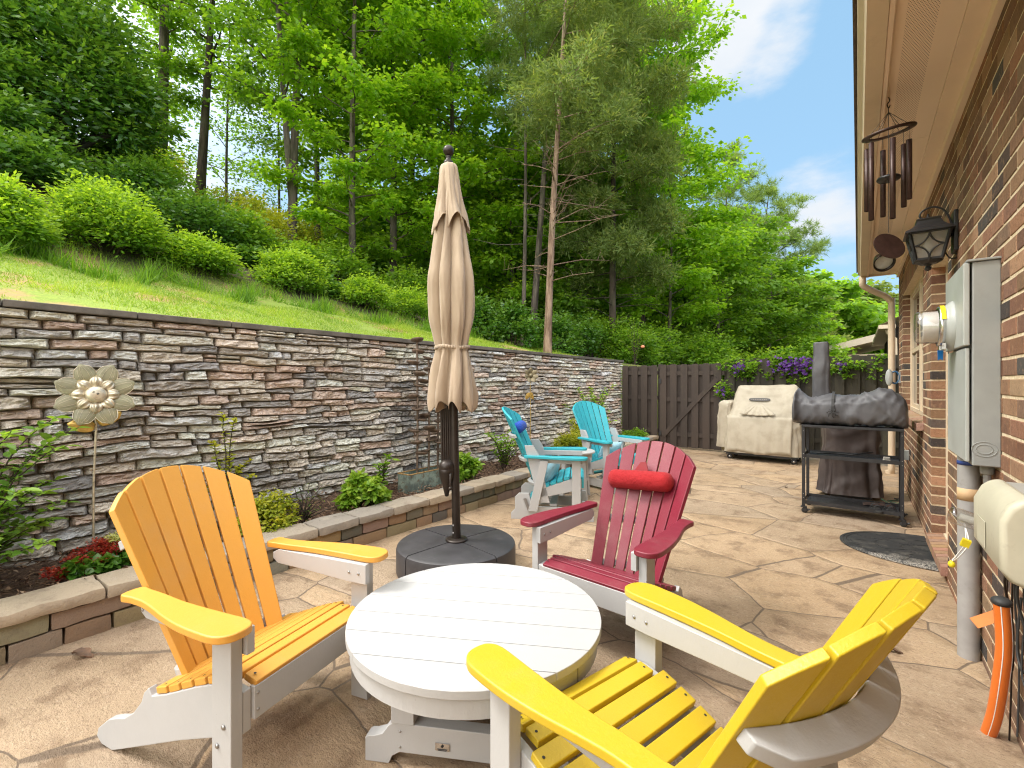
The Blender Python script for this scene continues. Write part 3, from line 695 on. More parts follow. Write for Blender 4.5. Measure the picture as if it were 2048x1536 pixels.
# far gable end and body behind
mb = MB(); mb.box((3.3, HY1-.06, 1.45), (5.4, .1, 3.1)); mb.box((3.3, HY0+.06, 1.45), (5.4, .1, 3.1)); mb.box((6, 3, 1.45), (.1, 12, 3.1))
mb.box((.78, 3, 1.0), (.02, 12, 0.02)); hpart(mb, 'rear_wall', M['brick'])
mb = MB(); mb.add([(-.02, -3.3, 3.06), (-.02, 9.0, 3.06), (3.3, 9.0, 5.0), (3.3, -3.3, 5.0), (6.6, 9.0, 3.06), (6.6, -3.3, 3.06)], [(0, 3, 2, 1), (3, 5, 4, 2)])
mb.add([(.0, -3.3, 3.02), (.0, 9.0, 3.02), (3.3, 9.0, 4.96), (3.3, -3.3, 4.96), (6.6, 9.0, 3.02), (6.6, -3.3, 3.02)], [(0, 1, 2, 3), (3, 2, 4, 5)])
hpart(mb, 'roof', pm('roof_shingle', (.12, .10, .085), .9, .3, ns=20))
# soffit with perforated strip
EY0, EY1 = -3.2, 8.90
m, t, b, o = newmat('soffit_perforated'); v = coord(t, False)
sx = N(t, 'ShaderNodeSeparateXYZ'); t.links.new(v, sx.inputs[0])
def cell(x, s): return mth(t, 'SUBTRACT', mth(t, 'FRACT', mth(t, 'MULTIPLY', x, 1/s)), .5)
row = mth(t, 'FLOOR', mth(t, 'MULTIPLY', sx.outputs[1], 1/.0125))
xo = mth(t, 'ADD', sx.outputs[0], mth(t, 'MULTIPLY', mth(t, 'MODULO', row, 2.0), .0045))
cx_ = cell(xo, .009); cy_ = cell(sx.outputs[1], .0125)
dd = mth(t, 'ADD', mth(t, 'POWER', mth(t, 'MULTIPLY', cx_, 1), 2), mth(t, 'POWER', mth(t, 'MULTIPLY', cy_, 1.3), 2))
hole = rng(t, dd, .05, .09, 1, 0)
band = mth(t, 'MULTIPLY', mth(t, 'GREATER_THAN', sx.outputs[0], .172), mth(t, 'LESS_THAN', sx.outputs[0], .285))
hole = mth(t, 'MULTIPLY', hole, band)
nn = noi(t, v, 2.2, 4)
t.links.new(mixc(t, hole, mixc(t, nn, (.84, .68, .52), (.88, .74, .58)), (.10, .055, .03)), b.inputs['Base Color']); b.inputs['Roughness'].default_value = .65
mb = MB(); y = EY0
while y < EY1:
    e = min(y+2.44, EY1); mb.box((.247, (y+e)/2, SOF+.012), (.262, e-y-.004, .012)); y += 2.44
hpart(mb, 'soffit', m)
mb = MB(); mb.box((.437, (EY0+EY1)/2, SOF+.006), (.115, EY1-EY0, .024)); mb.box((.474, (EY0+8.98)/2, SOF-.033), (.03, 8.98-EY0, .052))
hpart(mb, 'frieze_board', M['soffit'], bevel=.003)
mb = MB(); mb.box((.118, (EY0+EY1)/2, SOF+.045), (.022, EY1-EY0, .15)); mb.box((.300, EY1+.012, SOF+.05), (.36, .02, .14))
hpart(mb, 'fascia', M['soffit'], bevel=.003)
# K-style gutter
mb = MB(); pr = [(.106, .09), (.106, -.035), (.030, -.035), (.022, .0), (.0, .03), (-.004, .085), (-.004, .10), (.006, .10), (.006, .088), (.010, .035), (.030, .006), (.036, -.029), (.100, -.029), (.100, .09)]
g0, g1 = EY0, 8.86; n_ = len(pr)
vs = [(x, y, SOF+z_) for y in (g0, g1) for x, z_ in pr]; mb.add(vs, [(i, (i+1) % n_, n_+(i+1) % n_, n_+i) for i in range(n_)]+[tuple(range(n_))[::-1], tuple(range(n_, 2*n_))])
mb.add([(-.004, g1-.002, SOF+.1), (.106, g1-.002, SOF+.1), (.106, g1-.002, SOF-.035), (.030, g1-.002, SOF-.035)], [(0, 1, 2, 3)])
hpart(mb, 'gutter', M['trim'])
mb = MB(); pts = cat_rom([(.055, 8.76, SOF-.03), (.055, 8.76, SOF-.10), (.07, 8.80, SOF-.17), (.22, 8.92, SOF-.26), (.34, 8.99, SOF-.33), (.40, 9.03, SOF-.42), (.405, 9.03, SOF-.55), (.405, 9.03, .1), (.37, 9.03, .05)], 4, False)
mb.tube(pts, [.043+.0015*(i % 2) for i in range(len(pts))], 12)
hpart(mb, 'downspout', M['trim'])
# window
def window():
    y0, y1, z0, z1 = WIN; fr = MB(); X = HX+.075
    def bar(ya, yb, za, zb, x=X, d=.05): fr.box((x+d/2, (ya+yb)/2, (za+zb)/2), (d, yb-ya, zb-za))
    bar(y0, y0+.05, z0, z1); bar(y1-.05, y1, z0, z1); bar(y0+.05, y1-.05, z1-.05, z1); bar(y0+.05, y1-.05, z0, z0+.05)
    ym = (y0+y1)/2; bar(ym-.045, ym+.045, z0+.05, z1-.05, X-.004)
    w_ = fr.build('window', M['trim'], house, bevel=.003); w_.location = OFF
    for a, b_ in ((y0+.05, ym-.045), (ym+.045, y1-.05)):
        s_ = MB(); zz = z0+.05; zt = z1-.05; zh = (zz+zt)/2; x = X+.014
        for (ya, yb, za, zb, xx) in ((a+.001, a+.035, zz, zt, x), (b_-.035, b_-.001, zz, zt, x), (a+.035, b_-.035, zz, zz+.045, x), (a+.035, b_-.035, zt-.035, zt, x), (a+.035, b_-.035, zh-.025, zh+.025, x-.006)): s_.box((xx+.02, (ya+yb)/2, (za+zb)/2), (.04, yb-ya, zb-za))
        s_.build('sash', M['trim'], w_)
        p_ = MB(); p_.box((x+.022, (a+b_)/2, (zz+zt)/2), (.006, b_-a-.07, zt-zz-.08)); p_.build('pane', M['glass_dark'], w_)
    si = MB(); si.box((HX+.22, ym, z0-.02), (.2, y1-y0, .02)); 
M['glass_dark'] = pm('window_glass', (.02, .024, .024), .04, .1, bst=0, spec=.9)
window()
# door
dp = MB(); y0, y1, z0, z1 = DOOR; X = HX+.088
for (ya, yb, za, zb) in ((y0, y0+.06, z0, z1), (y1-.06, y1, z0, z1), (y0+.06, y1-.06, z1-.06, z1)): dp.box((X+.05, (ya+yb)/2, (za+zb)/2), (.10, yb-ya, zb-za))
dp.box((X+.04, (y0+y1)/2, z0+.012), (.12, y1-y0-.12, .02))
fr = dp.build('door_frame', M['trim'], house, bevel=.003); fr.location = OFF
dp = MB(); dp.box((X+.07, (y0+y1)/2, (z0+z1)/2-.02), (.035, y1-y0-.13, z1-z0-.09))
d_ = dp.build('door', pm('door_paint', (.46, .38, .29), .45, .05), house); d_.location = OFF
dp = MB(); dp.ball((X+.03, y0+.14, 1.05), .028, 8, (.7, 1, 1)); dp.build('handle', M['bronze'], d_)
dp = MB()
for za, zb in ((.35, .95), (1.1, 2.0)):
    for ya, yb in ((y0+.18, (y0+y1)/2-.04), ((y0+y1)/2+.04, y1-.18)): dp.box((X+.051, (ya+yb)/2, (za+zb)/2), (.008, yb-ya, zb-za))
dp.build('panel', pm('door_panel', (.44, .36, .27), .45, .05), d_, bevel=.003)

# ------------------------------------------------------------------ fence across the back
def fence():
    FY = 9.85; m = pm('stained_fence', (.050, .036, .028), .75, .3, ns=5, stretch=(1, 1, .12), bs=60, bst=.5, dirt=(.10, .10, .05), dirtamt=.3)
    rd = random.Random(2)
    def dogboard(mb, x, y, w_, z0, z1, th=.019):
        h = w_/2; c_ = .022; z1 += rd.uniform(-.006, .006); ol = [(x-h, z0), (x+h, z0), (x+h, z1-c_), (x+h-c_, z1), (x-h+c_, z1), (x-h, z1-c_)]
        vs = [(a, y-th/2, b_) for a, b_ in ol]+[(a, y+th/2, b_) for a, b_ in ol]; n = 6
        mb.add(vs, [tuple(range(n)), tuple(range(n, 2*n))[::-1]]+[(i, i+n, (i+1) % n+n, (i+1) % n) for i in range(n)])
    def panel(x0, x1, zt, rails, nm, lb, cat='fence', gate=False, mt=m):
        t = thing(nm, lb, cat, ((x0+x1)/2, FY, 0), 0, None); o0 = (x0+x1)/2
        f_, r_ = MB(), MB(); w_ = .135
        x = x0+w_/2+.01; i = 0
        while x+w_/2 <= x1+.01:
            dogboard(f_, x-o0, -.032 if i % 2 == 0 else .032, w_, .04, zt if i % 2 == 0 else zt-.012); x += w_*.80; i += 1
        f_.build('board', mt, t)
        for z_ in rails:
            r_ = MB(); r_.box((0, 0, z_), (x1-x0, .038, .085)); r_.build('rail', mt, t)
        if gate:
            b_ = MB(); b_.beam((x0-o0+.08, -.052, .25), (x1-o0-.12, -.052, zt-.3), .02, .085, (0, 0, 1)); b_.build('brace', mt, t)
            
            for z_ in (.3, 1.4): b_ = MB(); b_.box((x0-o0+.02, -.05, z_), (.05, .012, .10)); b_.build('hinge', M['black_metal'], t)
            b_ = MB(); b_.box((x1-o0-.05, -.055, 1.0), (.08, .02, .05)); b_.build('latch', M['black_metal'], t)
        return t
    panel(-4.22, -3.42, 1.74, (.35, 1.05, 1.58), 'wooden_fence', 'narrow dark board fence panel between the stone wall and the gate')
    panel(-3.38, -2.10, 1.75, (.30, 1.02, 1.56), 'wooden_gate', 'dark stained wooden gate with a diagonal brace', 'gate', True)
    m2 = pm('stained_fence_mossy', (.048, .042, .028), .75, .4, ns=4, stretch=(1, 1, .12), bs=60, bst=.5, dirt=(.12, .125, .05), dirtamt=.5)
    panel(-2.06, .95, 1.83, (.35, 1.1, 1.64), 'wooden_fence', 'long mossy dark board fence panel hung with climbing plants behind the grills', mt=m2)
    for x, lb in ((-3.40, 'dark square fence post where the gate hinges'), (-2.08, 'dark square fence post where the gate latches')):
        p_ = MB(); p_.box((0, 0, .86), (.07, .07, 1.80)); tag(p_.build('fence_post', m, None, bevel=.004), lb, 'fence post').location = (x, FY+.078, 0)
fence()
# ------------------------------------------------------------------ adirondack furniture
SEATP = [(.012, .404), (.000, .414), (-.05, .420), (-.13, .408), (-.22, .378), (-.30, .345), (-.38, .312), (-.46, .288)]
def seatz(y):
    p = SEATP
    for (a, za), (b_, zb) in zip(p, p[1:]):
        if b_ <= y <= a: return za+(zb-za)*(a-y)/(a-b_)
    return p[-1][1] if y < p[-1][0] else p[0][1]
def make_back(dz=0.0, ext=0.0, nsl=7, gap=.0045, th=.022, sl=.518):
    mb = MB()
    hw = lambda z: .206+(z-.28)*.130
    def pt(u, z): return Vector((u*hw(z), -.373-sl*(z-.28)-.09*(1-u*u), z))
    nrm = Vector((0, -.888, -.46))
    for i in range(nsl):
        u0, u1 = -1+2*i/nsl, -1+2*(i+1)/nsl; rows = 8; colsn = 3; fr = []
        for j in range(rows+1):
            for k in range(colsn+1):
                f = k/colsn; u = u0+(u1-u0)*f; zt = .997+ext-.108*u*u; z = .25+(zt-.25)*j/rows
                a, b_ = pt(u0, z), pt(u1, z); d = (b_-a); L = d.length; d /= L
                fr.append(a+d*(gap+(L-2*gap)*f)+Vector((0, 0, dz)))
        a, b_ = pt(u0, .5), pt(u1, .5); tn = (b_-a).normalized(); up = (pt(0, .8)-pt(0, .3)).normalized(); nb = tn.cross(up).normalized()
        if nb.y > 0: nb = -nb
        m1 = colsn+1; B = len(fr); bk = [p+nb*th for p in fr]; vs = fr+bk
        fs = [(j*m1+k, j*m1+k+1, (j+1)*m1+k+1, (j+1)*m1+k) for j in range(rows) for k in range(colsn)]
        fs = [f[::-1] for f in fs]+[tuple(B+q for q in f) for f in fs]
        ring = [k for k in range(m1)]+[j*m1+colsn for j in range(1, rows+1)]+[rows*m1+k for k in range(colsn-1, -1, -1)]+[j*m1 for j in range(rows-1, 0, -1)]
        fs += [(ring[q], ring[(q+1) % len(ring)], B+ring[(q+1) % len(ring)], B+ring[q]) for q in range(len(ring))]
        mb.add(vs, fs)
    return mb
def make_seat(dz=0.0, n=7, depth=.465, halfw=.286):
    mb = MB(); p = depth/n
    for i in range(n):
        y0 = .012-p*i; y1 = y0-p+.013; hw = halfw if i > 0 else .252
        if i == 1: hw = .252
        a = Vector((0, y0, seatz(y0))); b_ = Vector((0, y1, seatz(y1))); d = (b_-a).normalized(); nn = Vector((0, d.z, -d.y)); 
        if nn.z < 0: nn = -nn
        vs = []
        for s in (-1, 1):
            for q in (a, b_, b_-nn*.024, a-nn*.024): vs.append((s*hw, q.y, q.z+dz))
        mb.add(vs, [(0, 1, 2, 3), (7, 6, 5, 4), (0, 4, 5, 1), (1, 5, 6, 2), (2, 6, 7, 3), (3, 7, 4, 0)])
    return mb
def arm_mb(s, z=.62, th=.026):
    out = [(.330, .060), (.372, .050), (.398, .010), (.400, -.06), (.392, -.16), (.374, -.26), (.352, -.35), (.336, -.43), (.332, -.50), (.332, -.556), (.262, -.556), (.262, -.50), (.266, -.42), (.276, -.32), (.280, -.22), (.280, -.10), (.280, .010), (.298, .050)]
    pts = cat_rom(out, 3); 
    mb = MB(); mb.prism([(s*x, y) for x, y in pts], z-th, z); return mb
def prism_x(mb, ol, x0, x1):
    """outline in (y, z) pushed along x"""
    n = len(ol); ar = sum(ol[i][0]*ol[(i+1) % n][1]-ol[(i+1) % n][0]*ol[i][1] for i in range(n))
    if ar < 0: ol = ol[::-1]
    lo, hi = min(x0, x1), max(x0, x1)
    vs = [(lo, a, b_) for a, b_ in ol]+[(hi, a, b_) for a, b_ in ol]
    mb.add(vs, [tuple(range(n))[::-1], tuple(range(n, 2*n))]+[(i, (i+1) % n, (i+1) % n+n, i+n) for i in range(n)])
def curved_brace(zc, h, dep, sl=.518, inset=0.0):
    """half moon board fixed across the back of the slats"""
    mb = MB(); hw = .206+(zc-.28)*.130-inset; n = 18; q = math.hypot(1, sl); up = Vector((0, -sl/q, 1/q)); nb = Vector((0, -1/q, -sl/q)); a_, b_ = [], []
    for i in range(n+1):
        u = -1+2*i/n; p = Vector((u*hw, -.373-sl*(zc-.28)-.09*(1-u*u), zc))+nb*.0235; a_.append(p)
    for i in range(n+1):
        u = -1+2*i/n; b_.append(Vector((u*(hw+.004), -.373-sl*(zc-.28)-.09*(1-u*u), zc))+nb*(.0235+dep*min(1, (1-abs(u))/.12+.45)))
    vs = [p+up*(s*h/2) for p, s in [(p, s) for i in range(n+1) for p, s in ((a_[i], -1), (a_[i], 1), (b_[i], 1), (b_[i], -1))]]
    fs = [(i*4+k, i*4+(k+1) % 4, (i+1)*4+(k+1) % 4, (i+1)*4+k) for i in range(n) for k in range(4)]
    mb.add(vs, fs+[(3, 2, 1, 0), (n*4, n*4+1, n*4+2, n*4+3)]); return mb
def bolts(parent, pts, ax='x', r=.006):
    for p in pts:
        b_ = MB(); b_.ball((0, 0, 0), r, 5, (.6, 1, 1) if ax == 'x' else (1, .6, 1)); o = b_.build('bolt', M['bolt'], parent); o.location = p
M['rubber_dark'] = pm('screw_hole', (.03, .028, .025), .7)
def chair(label, loc, rz, colr):
    t = thing('adirondack_chair', label, 'chair', loc, rz, 'adirondack chairs around the white table'); c = M[colr]
    make_seat().build('seat', c, t, bevel=.004); make_back().build('backrest', c, t, bevel=.0035)
    for s in (-1, 1):
        arm_mb(s).build('armrest', c, t, bevel=.006, seg=3)
        p_ = MB(); p_.box((s*.312, -.042, .297), (.040, .086, .594)); l = p_.build('leg', M['white'], t, bevel=.003)
        bolts(l, [(s*.334, -.03, .30), (s*.334, -.058, .235)], 'x', .008)
        p_ = MB(); ol = [(.0, .592), (-.50, .592), (-.535, .575), (-.535, .548), (-.505, .528), (-.30, .520), (-.09, .508), (.0, .508)]
        ol = [(a+.018, b_) for a, b_ in ol]
        prism_x(p_, ol, s*.262, s*.290); r_ = p_.build('arm_rail', M['white'], t, bevel=.003)
        bolts(r_, [(s*.291, -.505, .555)] + [(s*.261, y, .55) for y in (-.02, -.07)], 'x', .006)
        p_ = MB(); ol = [(-.001, .388), (-.05, .394), (-.13, .382), (-.22, .352), (-.30, .319), (-.38, .286), (-.455, .262), (-.475, .285), (-.500, .262), (-.515, .225), (-.56, .175), (-.615, .140), (-.66, .128), (-.71, .110), (-.775, .060), (-.785, .028), (-.755, .006), (-.69, .0), (-.64, .018), (-.30, .150), (-.09, .222), (-.001, .255)]
        prism_x(p_, ol, s*.260, s*.290); p_.build('side_board', M['white'], t, bevel=.004)
    p_ = MB(); p_.box((0, .000, .338), (.518, .024, .106)); a_ = p_.build('apron', M['white'], t, bevel=.003)
    bolts(a_, [(s*.246, .0125, z_) for s in (-1, 1) for z_ in (.312, .366)], 'y', .005)
    curved_brace(.775, .034, .058).build('upper_brace', M['white'], t, bevel=.004)
    curved_brace(.555, .034, .070).build('middle_brace', M['white'], t, bevel=.004)
    curved_brace(.320, .034, .060).build('lower_brace', M['white'], t, bevel=.004)
    seat_ = [o for o in C.objects if o.parent is t and o.name.startswith('seat')][0]
    for s in (-1, 1):
        for i in range(7):
            y_ = .012-.0664*(i+.4); b_ = MB(); b_.lathe([(.0045, 0), (.0001, .0004)], 8); q = b_.build('screw', M['rubber_dark'], seat_); q.location = (s*(.268 if i > 1 else .236), y_, seatz(y_)+.0008); q.rotation_euler = (math.atan2(seatz(y_+.02)-seatz(y_-.02), .04), 0, 0)
    return t
CH = [('orange adirondack chair with white legs left of the round table', (-1.623, .960, 0), 14.13, 'orange'),
      ('dark red adirondack chair with a red head pillow behind the round table', (-1.091, 2.075, 0), -95.39, 'red'),
      ('lemon yellow adirondack chair seen from behind at the lower right', (-.715, 1.309, 0), -195.93, 'yellow')]
for lb, lc, an, cl in CH: chair(lb, lc, R(an-90), cl)
def world(loc, an, p):
    a = R(an-90); return (loc[0]+p[0]*math.cos(a)-p[1]*math.sin(a), loc[1]+p[0]*math.sin(a)+p[1]*math.cos(a), loc[2]+p[2])
def cushion_mat(nm, col, hi):
    m, t, b, o = newmat(nm); v = coord(t); n1 = noi(t, v, 5, 4); n2 = noi(t, v, 600, 2)
    t.links.new(mixc(t, n1, col, hi), b.inputs['Base Color']); b.inputs['Roughness'].default_value = .85; b.inputs['Sheen Weight'].default_value = .05
    bump(t, b, mth(t, 'ADD', n2, mth(t, 'MULTIPLY', noi(t, v, 22, 5, .6), 4)), .6, .006); return m
M['redcloth'] = cushion_mat('red_cloth', (.30, .002, .006), (.38, .006, .010)); M['bluecloth'] = cushion_mat('blue_cloth', (.010, .06, .38), (.02, .09, .5)); M['paleblue'] = cushion_mat('pale_blue_cloth', (.22, .48, .60), (.45, .65, .72))
def bolster(name, lb, cat, loc, rz, L, r, mat, tilt=0, group=None, strap=None):
    t = thing(name, lb, cat, loc, rz, group); t.rotation_euler = (0, R(tilt), rz); mb = MB(); n = 22
    pr = [(.0005, -L/2)]+[(r*(1-max(0, (abs(s)-.80)/.2)**2.4*.62), s*L/2) for s in [-1+2*i/n for i in range(n+1)]]+[(.0005, L/2)]
    Mx = Matrix.Rotation(R(90), 4, 'Y')
    mb.lathe(pr, 28, Mx, fn=lambda th, z_: 1-.03*math.exp(-((abs(z_)-L*.40)/.012)**2)+.035*noise.noise((math.cos(th)*2, math.sin(th)*2, z_*14))+.02*noise.noise((math.cos(th)*6, math.sin(th)*6, z_*8)))
    mb.build('pillow', mat, t)
    if strap:
        s_ = MB(); s_.add(strap[0], strap[1]); s_.build('strap', strap[2], t)
    return t
l, a = CH[1][1], CH[1][2]
def backy(z, u=0): return -.373-.518*(z-.28)-.09*(1-u*u)
pz = .775
bolster('head_pillow', 'bright red roll shaped head pillow strapped to the red chair back', 'pillow', world(l, a, (.028, backy(pz, .55)+.042, pz)), R(a-90), .41, .058, M['redcloth'], 4,
        strap=([(-.05, -.02, .045), (.05, -.02, .045), (.018, -.062, .10), (-.018, -.062, .10), (-.05, -.026, .045), (.05, -.026, .045), (.018, -.068, .10), (-.018, -.068, .10)], [(0, 1, 2, 3), (4, 7, 6, 5), (0, 3, 7, 4), (1, 5, 6, 2), (2, 6, 7, 3)], pm('maroon_strap', (.20, .008, .012), .8)))

# ------------------------------------------------------------------ round table
def table():
    t = thing('round_table', 'round white planked patio table in front of the umbrella', 'table', (-1.193, 1.378, 0), R(27.5)); r = .479
    mb = MB(); n = 7; p = 2*r/n
    for i in range(n):
        y0, y1 = -r+p*i+.0018, -r+p*(i+1)-.0018; pts = []
        rs = r-.0002
        def xe(y): return math.sqrt(max(0, rs*rs-y*y))
        st = [y0+(y1-y0)*k/10 for k in range(11)]
        right = [(xe(y), y) for y in st]; left = [(-xe(y), y) for y in st[::-1]]
        pts = [q for q in right+left]
        cl = [pts[0]]
        for q in pts[1:]:
            if (q[0]-cl[-1][0])**2+(q[1]-cl[-1][1])**2 > 1e-6: cl.append(q)
        if (cl[0][0]-cl[-1][0])**2+(cl[0][1]-cl[-1][1])**2 < 1e-6: cl.pop()
        mb.prism(cl, .450, .478)
    mb.build('tabletop', M['white'], t, bevel=.003)
    mb = MB(); nn = 72; ri, ro = .430, .464; gp = {3, 27, 51}
    vs = []
    for k in range(nn):
        th = 2*math.pi*k/nn
        for rr, z_ in ((ro, .385), (ro, .4495), (ri, .4495), (ri, .385)): vs.append((rr*math.cos(th), rr*math.sin(th), z_))
    mb.add(vs, [(k*4+j, ((k+1) % nn)*4+j, ((k+1) % nn)*4+(j+1) % 4, k*4+(j+1) % 4) for k in range(nn) for j in range(4)], False)
    mb.build('rim', M['white'], t)
    sd_ = pm('seam_dark', (.2, .19, .17), .8)
    for k in (-2.62, -.55, 1.5): sm = MB(); sm.box((.4645*math.cos(k), .4645*math.sin(k), .417), (.0016, .0016, .064), (0, 0, k)); sm.build('rim_seam', sd_, t)
    # trestle base
    for s in (-1, 1):
        f = MB(); ol = [(-.365, .0), (-.365, .085), (-.352, .092), (-.335, .093), (-.30, .105), (-.278, .135), (-.262, .148), (.262, .148), (.278, .135), (.30, .105), (.335, .093), (.352, .092), (.365, .085), (.365, .0), (.275, .0), (.262, .028), (.235, .045), (-.235, .045), (-.262, .028), (-.275, .0)]
        vs = [(x, s*.165-.025, z_) for x, z_ in ol]+[(x, s*.165+.025, z_) for x, z_ in ol]; n_ = len(ol)
        f.add(vs, [tuple(range(n_)), tuple(range(n_, 2*n_))[::-1]]+[(i, i+n_, (i+1) % n_+n_, (i+1) % n_) for i in range(n_)])
        ft = f.build('foot', M['white'], t, bevel=.003)
        bolts(ft, [(x, s*.165-.0255, z_) for x in (-.232, .232) for z_ in (.045+.02, .12)], 'y', .005)
        for x in (-.222, .222):
            f = MB(); f.box((x, s*.165, .267), (.085, .062, .236)); f.build('leg', M['white'], t, bevel=.003)
        f = MB(); f.box((0, s*.165, .405), (.62, .045, .038)); f.box((0, s*.165, .365), (.358, .04, .04)); f.build('top_rail', M['white'], t, bevel=.003)
    f = MB(); f.box((-.222, 0, .20), (.07, .266, .06)); f.box((.222, 0, .20), (.07, .266, .06)); f.build('cross_rail', M['white'], t, bevel=.003)
    f = MB(); f.box((-.075, -.1925, .085), (.052, .003, .026)); pl = f.build('maker_plate', M['steel'], t)
    f = MB(); f.box((-.075, -.1946, .078), (.036, .001, .0025)); f.box((-.075, -.1946, .0735), (.030, .001, .0018)); f.box((-.075, -.1946, .089), (.008, .001, .010), (0, .5, 0)); f.box((-.073, -.1946, .091), (.008, .001, .004)); f.build('lettering', M['black_metal'], pl)
    return t
table()

# ------------------------------------------------------------------ patio umbrella and base
UB = (-2.37, 2.52)
def umbrella():
    b_ = thing('umbrella_base', 'black plastic round umbrella base in four weighted segments', 'umbrella base', (*UB, 0), R(81.5))
    for q in range(4):
        mb = MB(); pr = [(.06, .005), (.425, .005), (.432, .02), (.433, .165), (.428, .188), (.410, .200), (.10, .208), (.06, .208)]; n = 16
        vs = []; g_ = .0045
        for k in range(n+1):
            th = math.pi/2*k/n+q*math.pi/2
            for r_, z_ in pr:
                a0 = q*math.pi/2+g_/r_; a1 = (q+1)*math.pi/2-g_/r_; tt = min(max(th, a0), a1); vs.append((r_*math.cos(tt), r_*math.sin(tt), z_))
        m_ = len(pr); fs = [(k*m_+j, (k+1)*m_+j, (k+1)*m_+j+1, k*m_+j+1) for k in range(n) for j in range(m_-1)]+[(k*m_+m_-1, (k+1)*m_+m_-1, (k+1)*m_, k*m_) for k in range(n)]
        mb.add(vs, [f for f in fs]+[tuple(range(m_)), tuple(n*m_+j for j in range(m_))[::-1]], False)
        mb.build('weight_segment', M['plastic_black'], b_, bevel=.004)
    u = thing('patio_umbrella', 'closed tan patio umbrella on a bronze pole standing in its black base', 'umbrella', (*UB, .205), 0)
    top = Vector((-.048, -.035, 2.86)); ax = lambda z_: top*(z_/2.86)
    mb = MB(); mb.lathe([(.0, 0), (.078, .0), (.082, .006), (.080, .014), (.066, .020), (.034, .023)], 28); mb.build('pole_flange', M['bronze'], u)
    mb = MB(); mb.tube([(0, 0, .01), ax(1.4), ax(2.77)], [.031, .030, .024], 20); pl = mb.build('pole', M['bronze'], u)
    bolts(pl, [(-.005, -.0315, .06), (-.005, -.0315, .115)], 'y', .008)
    # folded ribs hanging beside the pole and the crank housing
    side = Vector((-.70, -.46, 0)).normalized(); nrm = Vector((.46, -.70, 0)).normalized()
    for k in range(5):
        mb = MB(); o_ = side*(.034+.0150*k); mb.tube([ax(.56)+o_, ax(1.0)+o_, ax(1.5)+o_], .0085, 8); mb.build('folded_rib', M['bronze'], u)
    mb = MB(); Mx = Matrix.Translation(ax(.46)+side*.060+nrm*.018)
    pr = [(.001, -.135), (.014, -.13), (.020, -.10), (.032, -.05), (.050, .0), (.057, .04), (.060, .065), (.057, .069), (.057, .073), (.059, .077), (.053, .105), (.038, .125), (.018, .134), (.001, .135)]
    mb.lathe(pr, 22, Mx); mb.build('crank_housing', M['bronze'], u)
    mb = MB(); c0 = ax(.50)+side*.02+nrm*.055; mb.tube([c0, c0+nrm*.03, c0+nrm*.03-Vector((0, 0, .09))], .007, 8); mb.ball(c0+nrm*.03-Vector((0, 0, .10)), .014, 8); mb.build('crank_handle', M['bronze'], u)
    # canopy
    m, t, b, o = newmat('tan_canvas'); v = coord(t); n1 = noi(t, v, 5, 5, .6, (1, 1, .25)); n2 = noi(t, v, 500, 2); n3 = noi(t, v, 12, 5, .6)
    c = mixc(t, rng(t, n1, .3, .7), (.36, .27, .185), (.49, .385, .275)); c = mixc(t, rng(t, n3, .6, .8, 0, .25), c, (.28, .19, .12)); t.links.new(c, b.inputs['Base Color']); b.inputs['Roughness'].default_value = .8; b.inputs['Sheen Weight'].default_value = .2
    bump(t, b, mth(t, 'ADD', mth(t, 'MULTIPLY', n2, .25), n3), .35, .006); M['canvas'] = m
    tl = N(t, 'ShaderNodeBsdfTranslucent'); t.links.new(c, tl.inputs[0]); ms = N(t, 'ShaderNodeMixShader'); ms.inputs[0].default_value = .12
    t.links.new(b.outputs[0], ms.inputs[1]); t.links.new(tl.outputs[0], ms.inputs[2]); t.links.new(ms.outputs[0], o.inputs[0])
    def cloth(prof, nf, amp, seed, name, hem=0, thk=.003):
        n = 144; mb = MB(); vs = []; rd = random.Random(seed); ph = [rd.uniform(-.3, .3) for _ in range(nf)]; am = [rd.uniform(.6, 1.3) for _ in range(nf)]
        rows = []
        for (z_, r_, a_) in prof: rows.append((z_, r_, a_))
        rows = cat_rom(rows, 5, False); nr = len(rows); zmin = rows[-1][0]
        for i, (z_, r_, a_) in enumerate(rows):
            for k in range(n):
                th = 2*math.pi*k/n; q = th/(2*math.pi)*nf; j = int(q) % nf; f = q-int(q)
                ww = (abs(math.sin(math.pi*(f**(.75+.5*((j*37) % 5)/5))))**.62)          # sharp valleys, full folds
                tw = .35*math.sin(z_*1.7+seed); th2 = th+tw+.10*math.sin(z_*5+j)
                rr = r_*(1-a_*am[j]*(1-ww))*(1+.07*a_*math.sin(j*2.4+seed))
                zz = z_+(hem*math.cos(j*2.4+f*6.28)*(i/nr)**6 if hem else 0)
                rr += .005*noise.noise((th*3, z_*6, seed))-.016*a_*max(0, 1-abs(noise.noise((th*2.6+z_*.9, z_*.8, seed+2)))*5)+.010*a_*max(0, 1-abs(noise.noise((th*3.5-z_*1.6, z_*1.3, seed+7)))*5)
                p = ax(z_)+Vector((rr*math.cos(th2), rr*math.sin(th2)*.92, 0)); p.z = zz; vs.append(p)
        mb.add(vs, [(i*n+k, (i+1)*n+k, (i+1)*n+(k+1) % n, i*n+(k+1) % n) for i in range(nr-1) for k in range(n)], True)
        o = mb.build(name, m, u); s_ = o.modifiers.new('solid', 'SOLIDIFY'); s_.thickness = thk; return o
    px = .00376
    cloth([(2.72, .055, .1), (2.50, .095, .35), (2.30, .115, .5), (2.10, .150, .5), (1.93, .183, .45), (1.80, .185, .45), (1.62, .172, .5), (1.50, .146, .55), (1.41, .130, .55), (1.31, .150, .6), (1.16, .182, .62), (1.05, .196, .62), (.985, .188, .6)], 8, 1, 3, 'canopy', .045)
